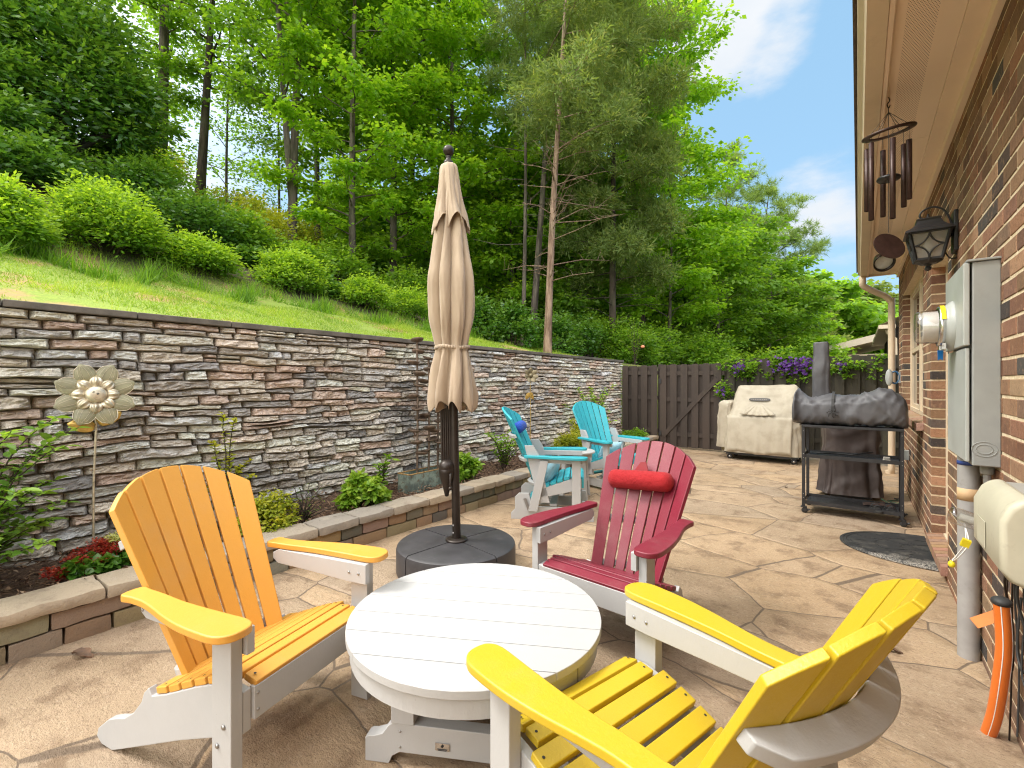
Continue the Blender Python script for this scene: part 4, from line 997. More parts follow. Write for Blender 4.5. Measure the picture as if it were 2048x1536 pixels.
    cloth([(2.765, .030, .0), (2.74, .066, .1), (2.62, .086, .35), (2.48, .108, .5), (2.38, .136, .5), (2.31, .152, .5)], 5, .8, 5, 'canopy_vent', .075)
    mb = MB(); n = 40; vs = []
    for k in range(n+1):
        th = 2*math.pi*k/n; rr = .133+.003*math.cos(th*5); vs.append(ax(1.415)*1+Vector((rr*math.cos(th), rr*math.sin(th)*.92, .006*math.sin(th*3))))
    for k in range(n):
        a0, b0 = vs[k], vs[k+1]; mb.add([a0-Vector((0, 0, .012)), b0-Vector((0, 0, .012)), b0+Vector((0, 0, .012)), a0+Vector((0, 0, .012))], [(0, 1, 2, 3)], True)
    o_ = mb.build('tie_strap', m, u); s_ = o_.modifiers.new('solid', 'SOLIDIFY'); s_.thickness = .003; s_.offset = 1
    mb = MB(); mb.lathe([(.034, 2.765), (.036, 2.78), (.022, 2.79), (.016, 2.81), (.022, 2.818), (.012, 2.826)], 20, Matrix.Translation((top.x, top.y, 0))); mb.ball((top.x, top.y, 2.862), .040, 10); mb.build('finial', M['bronze'], u)
umbrella()

# ------------------------------------------------------------------ teal gliders
def glider(label, loc, an, ext=.085):
    t = thing('glider_chair', label, 'glider chair', loc, R(an-90), 'teal gliders beside the planter'); c = M['teal']; W_ = M['white']; dz = .03
    make_seat(dz).build('seat', c, t, bevel=.004); make_back(dz, ext, sl=.44).build('backrest', c, t, bevel=.0035)
    for s in (-1, 1):
        arm_mb(s, .645).build('armrest', c, t, bevel=.005)
        p = MB(); p.box((s*.312, -.05, .36), (.036, .085, .515)); p.build('leg', W_, t, bevel=.003)
        p = MB(); prism_x(p, [(-.40, .60), (-.32, .60), (-.43, .10), (-.52, .10)], s*.294, s*.330); p.build('leg', W_, t, bevel=.003)
        p = MB(); prism_x(p, [(-.42, .66), (-.47, .74), (-.56, .74), (-.42, .18), (-.31, .18)], s*.262, s*.292); p.build('back_post', W_, t, bevel=.003)
        p = MB(); prism_x(p, [(.0, .418), (-.13, .412), (-.30, .349), (-.46, .292), (-.47, .23), (-.30, .25), (-.05, .31), (.0, .33)], s*.262, s*.292); p.build('side_board', W_, t, bevel=.003)
        p = MB(); p.box((s*.277, -.24, .595), (.028, .5, .05)); p.build('arm_rail', W_, t, bevel=.003)
        p = MB(); prism_x(p, [(.12, .0), (.12, .045), (.06, .075), (.05, .19), (-.0, .20), (-.04, .13), (-.48, .13), (-.52, .26), (-.62, .26), (-.66, .22), (-.66, .10), (-.70, .06), (-.70, .0), (-.60, .0), (-.55, .03), (-.02, .03), (.03, .0)], s*.225, s*.255); p.build('base_runner', W_, t, bevel=.003)
        for y in (-.02, -.56):
            p = MB(); p.beam((s*.262, y, .21), (s*.266, y+.05, .085), .006, .028, (0, 1, 0)); p.build('swing_arm', M['bolt'], t)
    p = MB(); p.box((0, .010, .375), (.518, .024, .09)); p.build('apron', c, t, bevel=.003)
    p = MB(); p.box((0, -.05, .16), (.45, .09, .022)); p.box((0, -.50, .16), (.45, .09, .022)); p.build('base_slats', c, t, bevel=.003)
    p = MB(); p.box((0, -.28, .145), (.45, .07, .025)); p.build('base_rail', W_, t, bevel=.003)
    curved_brace(.84, .034, .030, .44).build('upper_brace', W_, t, bevel=.003); curved_brace(.60, .034, .030, .44, .04).build('middle_brace', W_, t, bevel=.003); curved_brace(.36, .034, .04, .44, .02).build('lower_brace', W_, t, bevel=.003)
GL = [('teal and white glider chair nearest the umbrella seen side on', (-2.30, 4.32, 0), 28), ('teal and white glider chair facing forward by the far planting bed', (-2.35, 5.62, 0), -20)]
for lb, lc, an in GL: glider(lb, lc, an)
l, a = GL[0][1], GL[0][2]
bolster('head_pillow', 'small royal blue head pillow on the back of the nearer teal chair', 'pillow', world(l, a, (.02, -.373-.44*.59-.075+.065, .90)), R(a-90), .38, .058, M['bluecloth'])
def pillow(lb, loc, rot, w_=.34, h=.27, d=.14):
    mb = MB(); n = 16; vs = []
    for s in (1, -1):
        for i in range(n+1):
            for j in range(n+1):
                x, z_ = -1+2*i/n, -1+2*j/n; th = (max(0, (1-x**2))*max(0, (1-z_**2)))**.42
                k = 1-.07*(1-abs(x))*(abs(z_))-.0; k2 = 1-.07*(1-abs(z_))*abs(x)
                vs.append((x*w_/2*k2, s*d/2*th*(1+.1*noise.noise((x*3, z_*3, s))), z_*h/2*k))
    m1 = n+1; B = m1*m1
    f1 = [(i*m1+j, (i+1)*m1+j, (i+1)*m1+j+1, i*m1+j+1) for i in range(n) for j in range(n)]
    mb.add(vs, [f[::-1] for f in f1]+[tuple(B+q for q in f) for f in f1], True)
    o = mb.build('cushion', M['paleblue'], weld=True); o.location = loc; o.rotation_euler = rot; tag(o, lb, 'cushion', 'pale blue cushions on the teal chairs')
pillow('pale blue square cushion on the seat of the nearer teal chair', world(GL[0][1], GL[0][2], (.02, -.31, .465)), (R(-28), 0, R(GL[0][2]-90)))
pillow('pale blue square cushion on the seat of the farther teal chair', world(GL[1][1], GL[1][2], (.0, -.30, .465)), (R(-28), 0, R(GL[1][2]-90)))
def side_table():
    t = thing('side_table', 'small round white side table between the teal chairs', 'side table', (-2.73, 4.96, 0), R(20))
    mb = MB(); mb.lathe([(.0, .528), (.225, .528), (.240, .535), (.240, .548), (.232, .555), (.0, .555)], 48, smooth=False); mb.build('tabletop', M['white'], t, bevel=.003)
    for k in range(4):
        th = R(45+90*k); c_, s_ = math.cos(th), math.sin(th)
        mb = MB(); mb.beam((c_*.14, s_*.14, .527), (c_*.19, s_*.19, 0), .028, .075, (-s_, c_, 0)); mb.build('leg', M['white'], t, bevel=.003)
    mb = MB(); mb.lathe([(.0, .20), (.15, .20), (.15, .218), (.0, .218)], 32, smooth=False); mb.build('lower_shelf', M['white'], t)
    mb = MB(); mb.lathe([(.18, .48), (.205, .48), (.205, .527), (.18, .527)], 40, smooth=False); mb.build('rim', M['white'], t)
side_table()

# ------------------------------------------------------------------ covered grills and the steel cart
def cover_mb(secs, nf, amp, seed, flat_top=True, n=96, rc=.5):
    """draped cover: secs = [(z, x0, x1, y0, y1, fold)], bottom to top"""
    secs = cat_rom(secs, 8, False); vs = []; mb = MB(); nr = len(secs)
    for i, (z, x0, x1, y0, y1, fd) in enumerate(secs):
        cx, cy, a, b_ = (x0+x1)/2, (y0+y1)/2, (x1-x0)/2, (y1-y0)/2
        for k in range(n):
            th = 2*math.pi*k/n; c_, s_ = math.cos(th), math.sin(th); e = rc
            x = a*math.copysign(abs(c_)**e, c_); y = b_*math.copysign(abs(s_)**e, s_)
            q = noise.noise((c_*nf*.42+seed, s_*nf*.42, z*.9)); rg_ = 1-abs(noise.noise((x*3.2+z*2.2+seed, y*3+z*1.5, z*1.2)))*3
            r2 = 1-abs(noise.noise((x*2.4-z*3.4, y*3, z*1.8+seed)))*3
            rg_ = max(rg_, 0)**1.3; r2 = max(r2, 0)**1.3; r3 = max(0, 1-abs(noise.noise((x*7-z*6+seed, y*6+z*5, z*4)))*3.2)
            o_ = amp*(fd*q*1.5+.45*(rg_-.3)+.5*(r2-.3)+.12*(r3-.3)); nx, ny = c_, s_
            vs.append((cx+x+nx*o_, cy+y+ny*o_, z+.25*amp*q*(1 if i else 2)+amp*.5*(rg_-.5)*(i > nr*.5)))
    mb.add(vs, [(i*n+k, i*n+(k+1) % n, (i+1)*n+(k+1) % n, (i+1)*n+k) for i in range(nr-1) for k in range(n)]+[tuple((nr-1)*n+k for k in range(n))], True)
    return mb
def clothmat(name, lo, hi, rough, dirt, bs=30, spec=.4):
    m, t, b, o = newmat(name); v = coord(t); n1 = noi(t, v, 3.5, 6, .6); n2 = noi(t, v, 22, 6, .7); n3 = noi(t, v, 5, 6, .65, None, 1.5)
    rd_ = mth(t, 'ABSOLUTE', mth(t, 'SUBTRACT', noi(t, v, 4.2, 2, .4, (1, 1, .45), .5), .5))
    c = mixc(t, rng(t, n1, .3, .7), lo, hi); c = mixc(t, rng(t, n2, .55, .8, 0, .25), c, dirt); c = mixc(t, rng(t, n1, .50, .75, 0, .40), c, dirt)
    t.links.new(c, b.inputs['Base Color']); b.inputs['Roughness'].default_value = rough; b.inputs['Specular IOR Level'].default_value = spec
    bump(t, b, mth(t, 'ADD', mth(t, 'MULTIPLY', rng(t, rd_, 0, .16), .7), mth(t, 'MULTIPLY', n2, .10)), .45, .012); return m
M['beige_cover'] = clothmat('beige_vinyl', (.37, .325, .245), (.49, .44, .345), .62, (.24, .195, .13))
M['grey_cover'] = clothmat('dark_grey_nylon', (.072, .072, .078), (.125, .125, .135), .5, (.12, .12, .125), spec=.35)
M['brown_cover'] = clothmat('brown_cover', (.045, .034, .032), (.080, .062, .058), .5, (.10, .09, .08))
t = thing('covered_grill', 'large grill under a stained beige cover in front of the fence', 'grill', (-1.40, 9.30, 0), R(-3))
cover_mb([(.13, -.53, .66, -.30, .30, 1.4), (.35, -.52, .65, -.29, .30, 1.1), (.62, -.50, .63, -.28, .30, .7), (.74, -.49, .62, -.275, .30, .25), (.80, -.47, .61, -.25, .30, .2), (.98, -.44, .60, -.16, .30, .2), (1.16, -.40, .58, -.06, .30, .15), (1.275, -.37, .56, .02, .28, .15), (1.315, -.34, .53, .07, .25, .1), (1.325, -.30, .50, .10, .22, .0)], 9, .030, 3.0, rc=.30).build('cover', M['beige_cover'], t)
cover_mb([(.20, -.70, -.46, -.20, .28, 1.2), (.55, -.69, -.45, -.20, .28, .9), (.90, -.67, -.44, -.20, .27, .4), (1.00, -.66, -.42, -.18, .26, .2), (1.04, -.60, -.44, -.12, .22, .1)], 8, .022, 8.0, rc=.4).build('side_shelf_cover', M['beige_cover'], t)
# loose front apron of the cover, with a gathered tuck above it
mb = MB(); n = 40; vs = []
for i in range(n+1):
    for j in range(13):
        u = i/n; w_ = j/12; x = -.475+1.02*u; z_ = .78-.63*w_+.02*math.sin(u*9)*w_
        y = -.285-.045*math.sin(min(1, w_*1.3)*1.57)-.035*w_*(.5+.5*noise.noise((u*5, w_*1.5, 2)))-.022*noise.noise((u*12, w_*2, 7))*w_
        vs.append((x*(1-.03*w_), y, z_))
mb.add(vs, [(i*13+j, (i+1)*13+j, (i+1)*13+j+1, i*13+j+1) for i in range(n) for j in range(12)], True)
o_ = mb.build('front_apron', M['beige_cover'], t); s_ = o_.modifiers.new('s', 'SOLIDIFY'); s_.thickness = .005
mb = MB(); vs = []
for i in range(37):
    for j in range(9):
        u = i/36; w_ = j/8; x = .02+(u-.5)*(.10+.46*w_); e = abs(math.sin(u*15.7))*w_*.028
        vs.append((x, -.176-.10*w_-e-.012, .985-.17*w_-.02*math.sin(u*3.14)*w_))
mb.add(vs, [(i*9+j, (i+1)*9+j, (i+1)*9+j+1, i*9+j+1) for i in range(36) for j in range(8)], True)
o_ = mb.build('gathered_tuck', M['beige_cover'], t); s_ = o_.modifiers.new('s', 'SOLIDIFY'); s_.thickness = .006
mb = MB(); pts = [(.17*math.copysign(abs(math.cos(a))**.5, math.cos(a)), .030*math.copysign(abs(math.sin(a))**.8, math.sin(a))) for a in [i/32*6.2832 for i in range(32)]]
Mx = Matrix.Translation((.02, -.128, 1.07)) @ Matrix.Rotation(R(58), 4, 'X'); mb.prism(pts, 0, .006, M=Mx)
em = mb.build('badge', pm('badge_grey', (.09, .085, .08), .7), t, bevel=.002)
mb = MB()
for i in range(9): mb.box((-.10+.028*i, 0, .0068), (.017, .020, .0012), M=Mx @ Matrix.Translation((.02-.04, 0, 0)))
mb.build('badge_marks', pm('badge_marks', (.22, .20, .18), .8), em)
for x in (-.45, .55):
    for y in (-.2, .22):
        mb = MB(); mb.lathe([(.001, -.016), (.035, -.016), (.045, -.010), (.045, .010), (.035, .016), (.001, .016)], 20, Matrix.Rotation(R(90), 4, 'X')); w_ = mb.build('wheel', M['black_metal'], t); w_.location = (x, y, .045)
        mb = MB(); mb.lathe([(.001, -.019), (.018, -.019), (.018, .019), (.001, .019)], 12, Matrix.Rotation(R(90), 4, 'X')); mb.build('hub', M['steel'], w_)
mb = MB(); mb.box((.05, 0, .11), (1.10, .50, .04)); mb.box((.05, .0, .4), (1.0, .42, .5)); mb.build('frame', M['black_metal'], t)
t = thing('covered_smoker', 'dark brown draped cover over a tall cooker behind the metal cart', 'grill', (-.09, 6.98, 0), R(8))
cover_mb([(.05, -.30, .31, -.27, .26, 1.5), (.25, -.28, .29, -.25, .25, 1.2), (.5, -.27, .28, -.24, .24, .8), (.62, -.26, .28, -.24, .24, .4), (.85, -.26, .28, -.23, .23, .3), (1.0, -.24, .25, -.20, .2, .2), (1.05, -.18, .18, -.14, .14, .1)], 10, .035, 14.0, rc=.5).build('cover', M['brown_cover'], t)
mb = MB(); mb.box((0, 0, .03), (.40, .34, .05)); mb.build('base', M['black_metal'], t)

def cart():
    t = thing('utility_cart', 'black steel three shelf rolling cart holding the covered oven', 'cart', (-.057, 5.96, 0), R(-1.4))
    W_, D_ = .825, .42
    for sx in (-1, 1):
        for sy in (-1, 1):
            x, y = sx*(W_/2-.014), sy*(D_/2-.014)
            p = MB(); p.box((x, y, .495), (.028, .028, .85)); l_ = p.build('leg', M['black_metal'], t, bevel=.002)
            bolts(l_, [(x, y-.0145, z_) for z_ in (.16, .20, .58, .62, .86)] if sy < 0 else [], 'y', .004)
            c_ = thing('caster', None, None); c_.parent = t; c_.location = (x, y, 0)
            p = MB(); p.box((0, 0, .066), (.05, .05, .008)); p.box((.012, -.017, .045), (.035, .004, .042)); p.box((.012, .017, .045), (.035, .004, .042)); p.tube([(.03, 0, .03), (.055, 0, .042)], .010, 6); p.build('fork', M['black_metal'], c_)
            p = MB(); p.lathe([(.001, -.012), (.022, -.012), (.029, -.007), (.029, .007), (.022, .012), (.001, .012)], 18, Matrix.Translation((.01, 0, .029)) @ Matrix.Rotation(R(90), 4, 'X')); p.build('wheel', M['rubber'], c_)
    for z_, nm in ((.115, 'shelf'), (.60, 'shelf')):
        p = MB(); p.box((0, 0, z_-.012), (W_-.06, D_-.06, .004))
        for sy in (-1, 1): p.box((0, sy*(D_/2-.012), z_), (W_-.057, .004, .036))
        for sx in (-1, 1): p.box((sx*(W_/2-.012), 0, z_), (.004, D_-.057, .036))
        p.build(nm, M['black_metal'], t)
        r_ = MB(); k = 26
        for i in range(k): r_.box((-W_/2+.05+(W_-.1)*i/(k-1), 0, z_-.0085), (.004, D_-.07, .003))
        r_.build('shelf_mesh', M['black_metal'], t)
    p = MB(); p.box((0, 0, .912), (W_+.004, D_+.02, .024)); p.build('top', M['black_metal'], t, bevel=.003)
M['rubber'] = pm('rubber', (.03, .03, .03), .6)
cart()
# oven cover with chimney
t = thing('covered_oven', 'dark grey nylon cover over a tabletop oven with a tall chimney', 'oven', (-.085, 5.95, .925), R(-1.4))
def long_cover():
    mb = MB(); n = 64; st = cat_rom([(-.485, .08, .17, .06), (-.47, .20, .22, .24), (-.45, .24, .23, .355), (-.41, .20, .23, .33), (-.33, .20, .23, .28), (-.20, .20, .24, .30), (-.02, .205, .24, .315), (.12, .21, .245, .325), (.24, .215, .25, .37), (.32, .215, .25, .365), (.40, .205, .235, .32), (.455, .17, .20, .25), (.475, .06, .12, .15)], 7, False)
    vs = []; m_ = len(st)
    for i, (x, hw, hy, h) in enumerate(st):
        for k in range(n):
            th = 2*math.pi*k/n; c_, s_ = math.cos(th), math.sin(th)
            y = hw*math.copysign(abs(c_)**.62, c_)*(1.06-.10*(s_ > .3)); z_ = h*(.5+.5*math.copysign(abs(s_)**.62, s_))
            fo = max(0, 1-abs(noise.noise((x*5+z_*3.5, y*2, z_*1.5)))*3.2)**1.2; f2 = max(0, 1-abs(noise.noise((x*12-z_*9, y*5+4, z_*4)))*3.2)**1.2; f3 = noise.noise((x*3.2, 2, c_))
            o_ = .024*(fo-.35)+.012*(f2-.35)+.014*f3
            vs.append((x+.012*f3, y+c_*o_, max(.0, z_+s_*o_+.004)))
    mb.add(vs, [(i*n+k, (i+1)*n+k, (i+1)*n+(k+1) % n, i*n+(k+1) % n) for i in range(m_-1) for k in range(n)]+[tuple(range(n)), tuple((m_-1)*n+k for k in range(n))[::-1]], True)
    return mb
long_cover().build('cover', M['grey_cover'], t)
mb = cover_mb([(.20, -.095, .095, -.09, .09, .3), (.30, -.088, .088, -.085, .085, .5), (.5, -.082, .08, -.078, .078, .5), (.7, -.078, .074, -.072, .072, .4), (.855, -.070, .070, -.065, .065, .2), (.875, -.058, .056, -.05, .05, 0)], 6, .014, 4.0, rc=.55, n=40)
o_ = mb.build('chimney_cover', M['grey_cover'], t); o_.location = (-.235, .05, 0)
mb = MB()
pth = [(-.115, y, z_) for y, z_ in ((-.05, .345), (-.14, .325), (-.200, .27), (-.223, .20), (-.226, .13))]
for a, b_ in zip(pth, pth[1:]): mb.beam(a, b_, .024, .004, (0, -1, .3))
for k in range(7):
    th = k*.9; mb.tube([(-.115, -.234, .14), (-.115+.035*math.cos(th), -.245, .14+.03*math.sin(th)), (-.115+.05*math.cos(th+.4), -.236, .13+.045*math.sin(th+.4))], .005, 5)
mb.build('strap', M['rubber'], t)
for x in (-.36, .33): mb = MB(); mb.box((x, -.12, -.002), (.10, .05, .008)); mb.build('foot', M['black_metal'], t)
# things on the shelves
mb = MB(); mb.box((0, 0, .010), (.065, .045, .016)); mb.box((0, 0, .032), (.052, .038, .03))
o_ = mb.build('scrub_brush', pm('cream_plastic', (.6, .57, .5), .5), bevel=.004); o_.location = (.225, 5.84, .592); tag(o_, 'small cream scrubbing brush on the middle shelf of the cart', 'brush')
mb = MB()
for i in range(6): mb.box((-.02+.008*i, -.0195, .034), (.0035, .002, .022))
mb.build('bristle_slot', M['rubber'], o_)
t = thing('sandals', 'pair of dark worn sandals on the lowest shelf of the cart', 'sandals', (.20, 5.86, .106), R(10))
for s in (-1, 1):
    mb = MB(); ol = cat_rom([(-.035, -.10), (0, -.12), (.035, -.10), (.032, 0), (.042, .08), (0, .13), (-.042, .08), (-.030, 0)], 4); mb.prism(ol, 0, .018); sh = mb.build('sole', M['rubber'], t, bevel=.003); sh.location = (s*.055, 0, 0)
    for y0, hgt in ((.05, .045), (-.06, .05)):
        mb = MB()
        for i in range(8):
            a0, a1 = math.pi*i/8, math.pi*(i+1)/8; mb.add([(-.038*math.cos(a0), y0-.018, .015+hgt*math.sin(a0)), (-.038*math.cos(a1), y0-.018, .015+hgt*math.sin(a1)), (-.038*math.cos(a1), y0+.018, .015+hgt*math.sin(a1)), (-.038*math.cos(a0), y0+.018, .015+hgt*math.sin(a0))], [(0, 1, 2, 3)], True)
        o_ = mb.build('strap', M['black_metal'], sh); q = o_.modifiers.new('s', 'SOLIDIFY'); q.thickness = .003
mb = MB(); vs = []
for i in range(15):
    for j in range(9):
        u, w_ = i/14, j/8; vs.append((-.13+.26*u+.01*noise.noise((w_*4, 1, u)), -.05+.1*w_, .006+.035*abs(noise.noise((u*4, w_*3, 5)))*math.sin(math.pi*w_)+.02*math.sin(math.pi*u)))
mb.add(vs, [(i*9+j, (i+1)*9+j, (i+1)*9+j+1, i*9+j+1) for i in range(14) for j in range(8)], True)
o_ = mb.build('rag', pm('brown_rag', (.09, .055, .045), .9, .4)); o_.location = (.17, 6.04, .108); q = o_.modifiers.new('s', 'SOLIDIFY'); q.thickness = .006; tag(o_, 'crumpled brown rag behind the sandals on the lowest shelf', 'rag')
mb = MB(); mb.tube([(-.28, .1, .0), (-.1, .05, .012), (.02, -.02, .02), (.20, .06, .05)], [.010, .009, .011, .006], 7); mb.box((-.30, .1, .0), (.09, .06, .006), (0, 0, .2))
o_ = mb.build('grill_tool', M['black_metal']); o_.location = (-.08, 5.95, .606); tag(o_, 'black long handled grill tool lying on the middle shelf of the cart', 'grill tool')
# door mat
def mat_():
    t = thing('door_mat', 'black half oval rubber door mat at the house threshold', 'door mat', (HX-.02, 5.0, .004), R(90))
    a, b_ = .47, .60
    ol = [(a*math.cos(th), b_*math.sin(th)) for th in [math.pi*i/30 for i in range(31)]]
    mb = MB(); mb.prism(ol, 0, .008); mb.build('mat_base', M['matrub'], t, bevel=.002)
    mb = MB()
    for sc in (.965, .925): mb.tube([(x*sc, y*sc, .008) for x, y in ol], .0045, 6)
    rd = random.Random(8); cells = []
    for r0, r1, k in ((.03, .30, 3), (.30, .58, 6), (.58, .88, 8)):
        for i in range(k):
            a0, a1 = math.pi*(i+.06)/k, math.pi*(i+.94)/k; q0, q1 = r0+.02, r1-.02
            pts = [(q0, a0), (q1, a0), (q1, (a0+a1)/2), (q1, a1), (q0, a1), (q0, (a0+a1)/2)]
            pts = [(a*r_*math.cos(th)+rd.uniform(-.012, .012), b_*r_*math.sin(th)+rd.uniform(-.008, .008)) for r_, th in pts]; mb.prism(cat_rom(pts, 3), .008, .0115)
    mb.build('tread_pattern', M['matrub'], t, bevel=.001)
m, t_, b, o = newmat('mat_rubber'); v = coord(t_, False); n1 = noi(t_, v, 7, 6, .7); n2 = noi(t_, v, 90, 4, .7)
sx = N(t_, 'ShaderNodeSeparateXYZ'); t_.links.new(v, sx.inputs[0]); ed = rng(t_, mth(t_, 'ADD', sx.outputs[1], mth(t_, 'MULTIPLY', n1, -.5)), 4.55, 4.30, 0, .8)
c = mixc(t_, rng(t_, n1, .45, .7, 0, .55), (.020, .021, .022), (.095, .088, .075)); c = mixc(t_, mth(t_, 'MULTIPLY', ed, rng(t_, n2, .42, .58)), c, (.50, .46, .40)); t_.links.new(c, b.inputs['Base Color']); b.inputs['Roughness'].default_value = .7; bump(t_, b, n2, .8, .004); M['matrub'] = m
mat_()

# ------------------------------------------------------------------ electric meter, conduit and utility boxes on the wall
MX = .388
def meter():
    t = thing('electric_meter_box', 'tall grey metal electric meter box with a round glass meter on the brick wall', 'meter box', (HX, 3.08, 0), 0)
    y0, y1, z0, z1 = -.25, .26, 1.00, 1.888; D = HX-MX
    mb = MB(); mb.box((-D/2+.006, (y0+y1)/2, (z0+z1)/2), (D-.012, y1-y0, z1-z0)); mb.build('enclosure', M['greymetal'], t, bevel=.006)
    mb = MB(); mb.box((-D/2, (y0+y1)/2, z1+.006), (D+.014, y1-y0+.02, .010)); mb.build('rain_lid', M['greymetal'], t, bevel=.003)
    mb = MB(); mb.box((-D-.002, (y0+y1)/2, 1.265+.0), (.014, y1-y0-.012, .50)); cv = mb.build('lower_cover', M['greymetal_light'], t, bevel=.004)
    mb = MB(); mb.box((-D-.006, (y0+y1)/2, 1.705), (.022, y1-y0+.004, .362)); mb.build('upper_cover', M['greymetal_light'], t, bevel=.005)
    for i, r_ in enumerate((.026, .040)):
        mb = MB(); mb.tube([(-.052+r_*math.cos(k/20*6.2832), y0-.0005, 1.075+r_*.8*math.sin(k/20*6.2832)) for k in range(21)], .0016, 5, caps=False); mb.build('knockout', M['greymetal'], t)
    Y = .045; Z = 1.64; Mx = Matrix.Translation((-D-.016, Y, Z)) @ Matrix.Rotation(R(-90), 4, 'Y')
    mb = MB(); mb.lathe([(.12, 0), (.12, .006), (.108, .020), (.100, .030), (.098, .050), (.085, .052)], 40, Mx); mb.build('socket_ring', M['greymetal_light'], t)
    mb = MB(); mb.lathe([(.096, .030), (.100, .032), (.100, .050), (.096, .056), (.088, .058)], 40, Mx); mb.build('sealing_ring', M['steel'], t)
    mb = MB(); mb.box((-D-.055, Y+.0, Z-.107), (.022, .035, .022)); mb.box((-D-.052, Y-.045, Z-.10), (.014, .02, .03)); mb.build('ring_latch', M['steel'], t)
    mb = MB(); mb.lathe([(.086, .050), (.084, .07), (.081, .118), (.077, .134), (.067, .141), (.0005, .143)], 40, Mx); mb.build('glass_dome', M['meterglass'], t)
    mb = MB(); mb.lathe([(.077, .045), (.076, .108), (.072, .113), (.0005, .113)], 32, Mx); mb.build('meter_body', pm('meter_white', (.72, .70, .68), .4), t)
    mb = MB(); mb.box((.015, 0, .1145), (.055, .08, .002), M=Mx); mb.box((-.035, 0, .1145), (.02, .06, .002), M=Mx); mb.build('dial', pm('dial_grey', (.2, .2, .22), .3), t)
    mb = MB(); 
    for k in range(5):
        a0 = R(-75+14*k); mb.add([Mx @ Vector((.1035*math.cos(a), .1035*math.sin(a), z_)) for a in (a0, a0+R(14)) for z_ in (.032, .05)], [(0, 1, 3, 2)])
    mb.build('yellow_sticker', pm('yellow_tape', (.8, .65, .02), .5), t)
    mb = MB(); mb.prism([(-.014, 0), (.014, 0), (.011, -.05), (.0, -.042), (-.011, -.05)], -.001, .001, M=Matrix.Translation((-D-.062, Y-.02, Z-.118)) @ Matrix.Rotation(R(90), 4, 'X') @ Matrix.Rotation(R(35), 4, 'Y')); mb.build('blue_tag', pm('blue_tag', (.01, .18, .55), .4), t)
M['greymetal_light'] = pm('grey_metal_light', (.40, .42, .40), .38, .07, ns=4, bst=.05, dirt=(.55, .55, .54), dirtamt=.4)  # meter covers coloured paler, with pale blotches, to stand in for glare
m, t_, b, o = newmat('meter_glass'); b.inputs['Base Color'].default_value = (1, 1, 1, 1); b.inputs['Roughness'].default_value = .03
tr = N(t_, 'ShaderNodeBsdfTransparent'); tr.inputs[0].default_value = (.93, .92, .9, 1); gl = N(t_, 'ShaderNodeBsdfGlossy'); gl.inputs['Roughness'].default_value = .04
fr_ = N(t_, 'ShaderNodeLayerWeight'); fr_.inputs[0].default_value = .35; ms = N(t_, 'ShaderNodeMixShader'); f_ = rng(t_, fr_.outputs['Facing'], 0, 1, .10, .65)
t_.links.new(f_, ms.inputs[0]); t_.links.new(tr.outputs[0], ms.inputs[1]); t_.links.new(gl.outputs[0], ms.inputs[2]); t_.links.new(ms.outputs[0], o.inputs[0]); M['meterglass'] = m
meter()
t = thing('conduit_pipe', 'thick grey conduit pipe rising from the patio to the meter box', 'pipe', (.442, 3.22, 0), 0)
mb = MB(); mb.tube([(0, 0, 0), (0, 0, 1.0)], .042, 24); mb.build('pipe', M['pvc'], t)
mb = MB(); mb.lathe([(.0425, .955), (.0435, .955), (.0435, .975), (.0425, .975)], 24); mb.build('blue_tape', pm('blue_tape', (.02, .05, .22), .5), t)
mb = MB(); mb.lathe([(.0425, .78), (.0432, .78), (.0432, .84), (.0425, .84)], 24); mb.build('paper_label', pm('tan_paper', (.6, .40, .22), .7), t)
t = thing('conduit_elbow', 'short thin grey conduit below the near corner of the meter box', 'pipe', (.462, 2.93, 0), 0)
mb = MB(); mb.tube([(0, 0, 1.0), (0, 0, .93), (.01, -.03, .80), (.012, -.05, .74)], [.014, .014, .012, .012], 14); mb.build('pipe', M['pvc'], t)
mb = MB(); mb.lathe([(.014, .955), (.022, .955), (.024, .965), (.024, .985), (.019, .999)], 20); mb.build('coupling', M['greymetal'], t)
def nid():
    t = thing('utility_box', 'putty coloured plastic utility service box low on the brick wall', 'utility box', (HX, 2.16, .90), 0)
    # body against the wall, domed cover towards the patio
    mb = MB(); mb.box((-.045, -.02, -.012), (.09, .38, .262)); mb.build('back_box', M['greyplastic'], t, bevel=.012, seg=3)
    mb = MB(); ol = [(-.158, .055), (-.158, -.085), (-.135, -.120), (-.075, -.145), (-.075, .125), (-.112, .125), (-.138, .10)]
    vs = []
    for y in (-.215, .18):
        sc = 1.0
        for x, z_ in ol: vs.append((x, y, z_))
    n_ = len(ol)
    mb.add(vs, [tuple(range(n_)), tuple(range(n_, 2*n_))[::-1]]+[(i, i+n_, (i+1) % n_+n_, (i+1) % n_) for i in range(n_)])
    mb.build('cover', M['nid'], t, bevel=.022, seg=4)
    mb = MB()
    for z_ in (-.10, -.012, .09): mb.box((-.078, -.218, z_), (.03, .012, .035))
    mb.box((-.078, -.222, -.01), (.042, .018, .085)); mb.build('latch', M['greyplastic'], t, bevel=.003)
    mb = MB(); mb.box((-.1605, .02, -.03), (.002, .12, .085)); mb.build('cover_inset', M['nid'], t, bevel=.001)
nid()
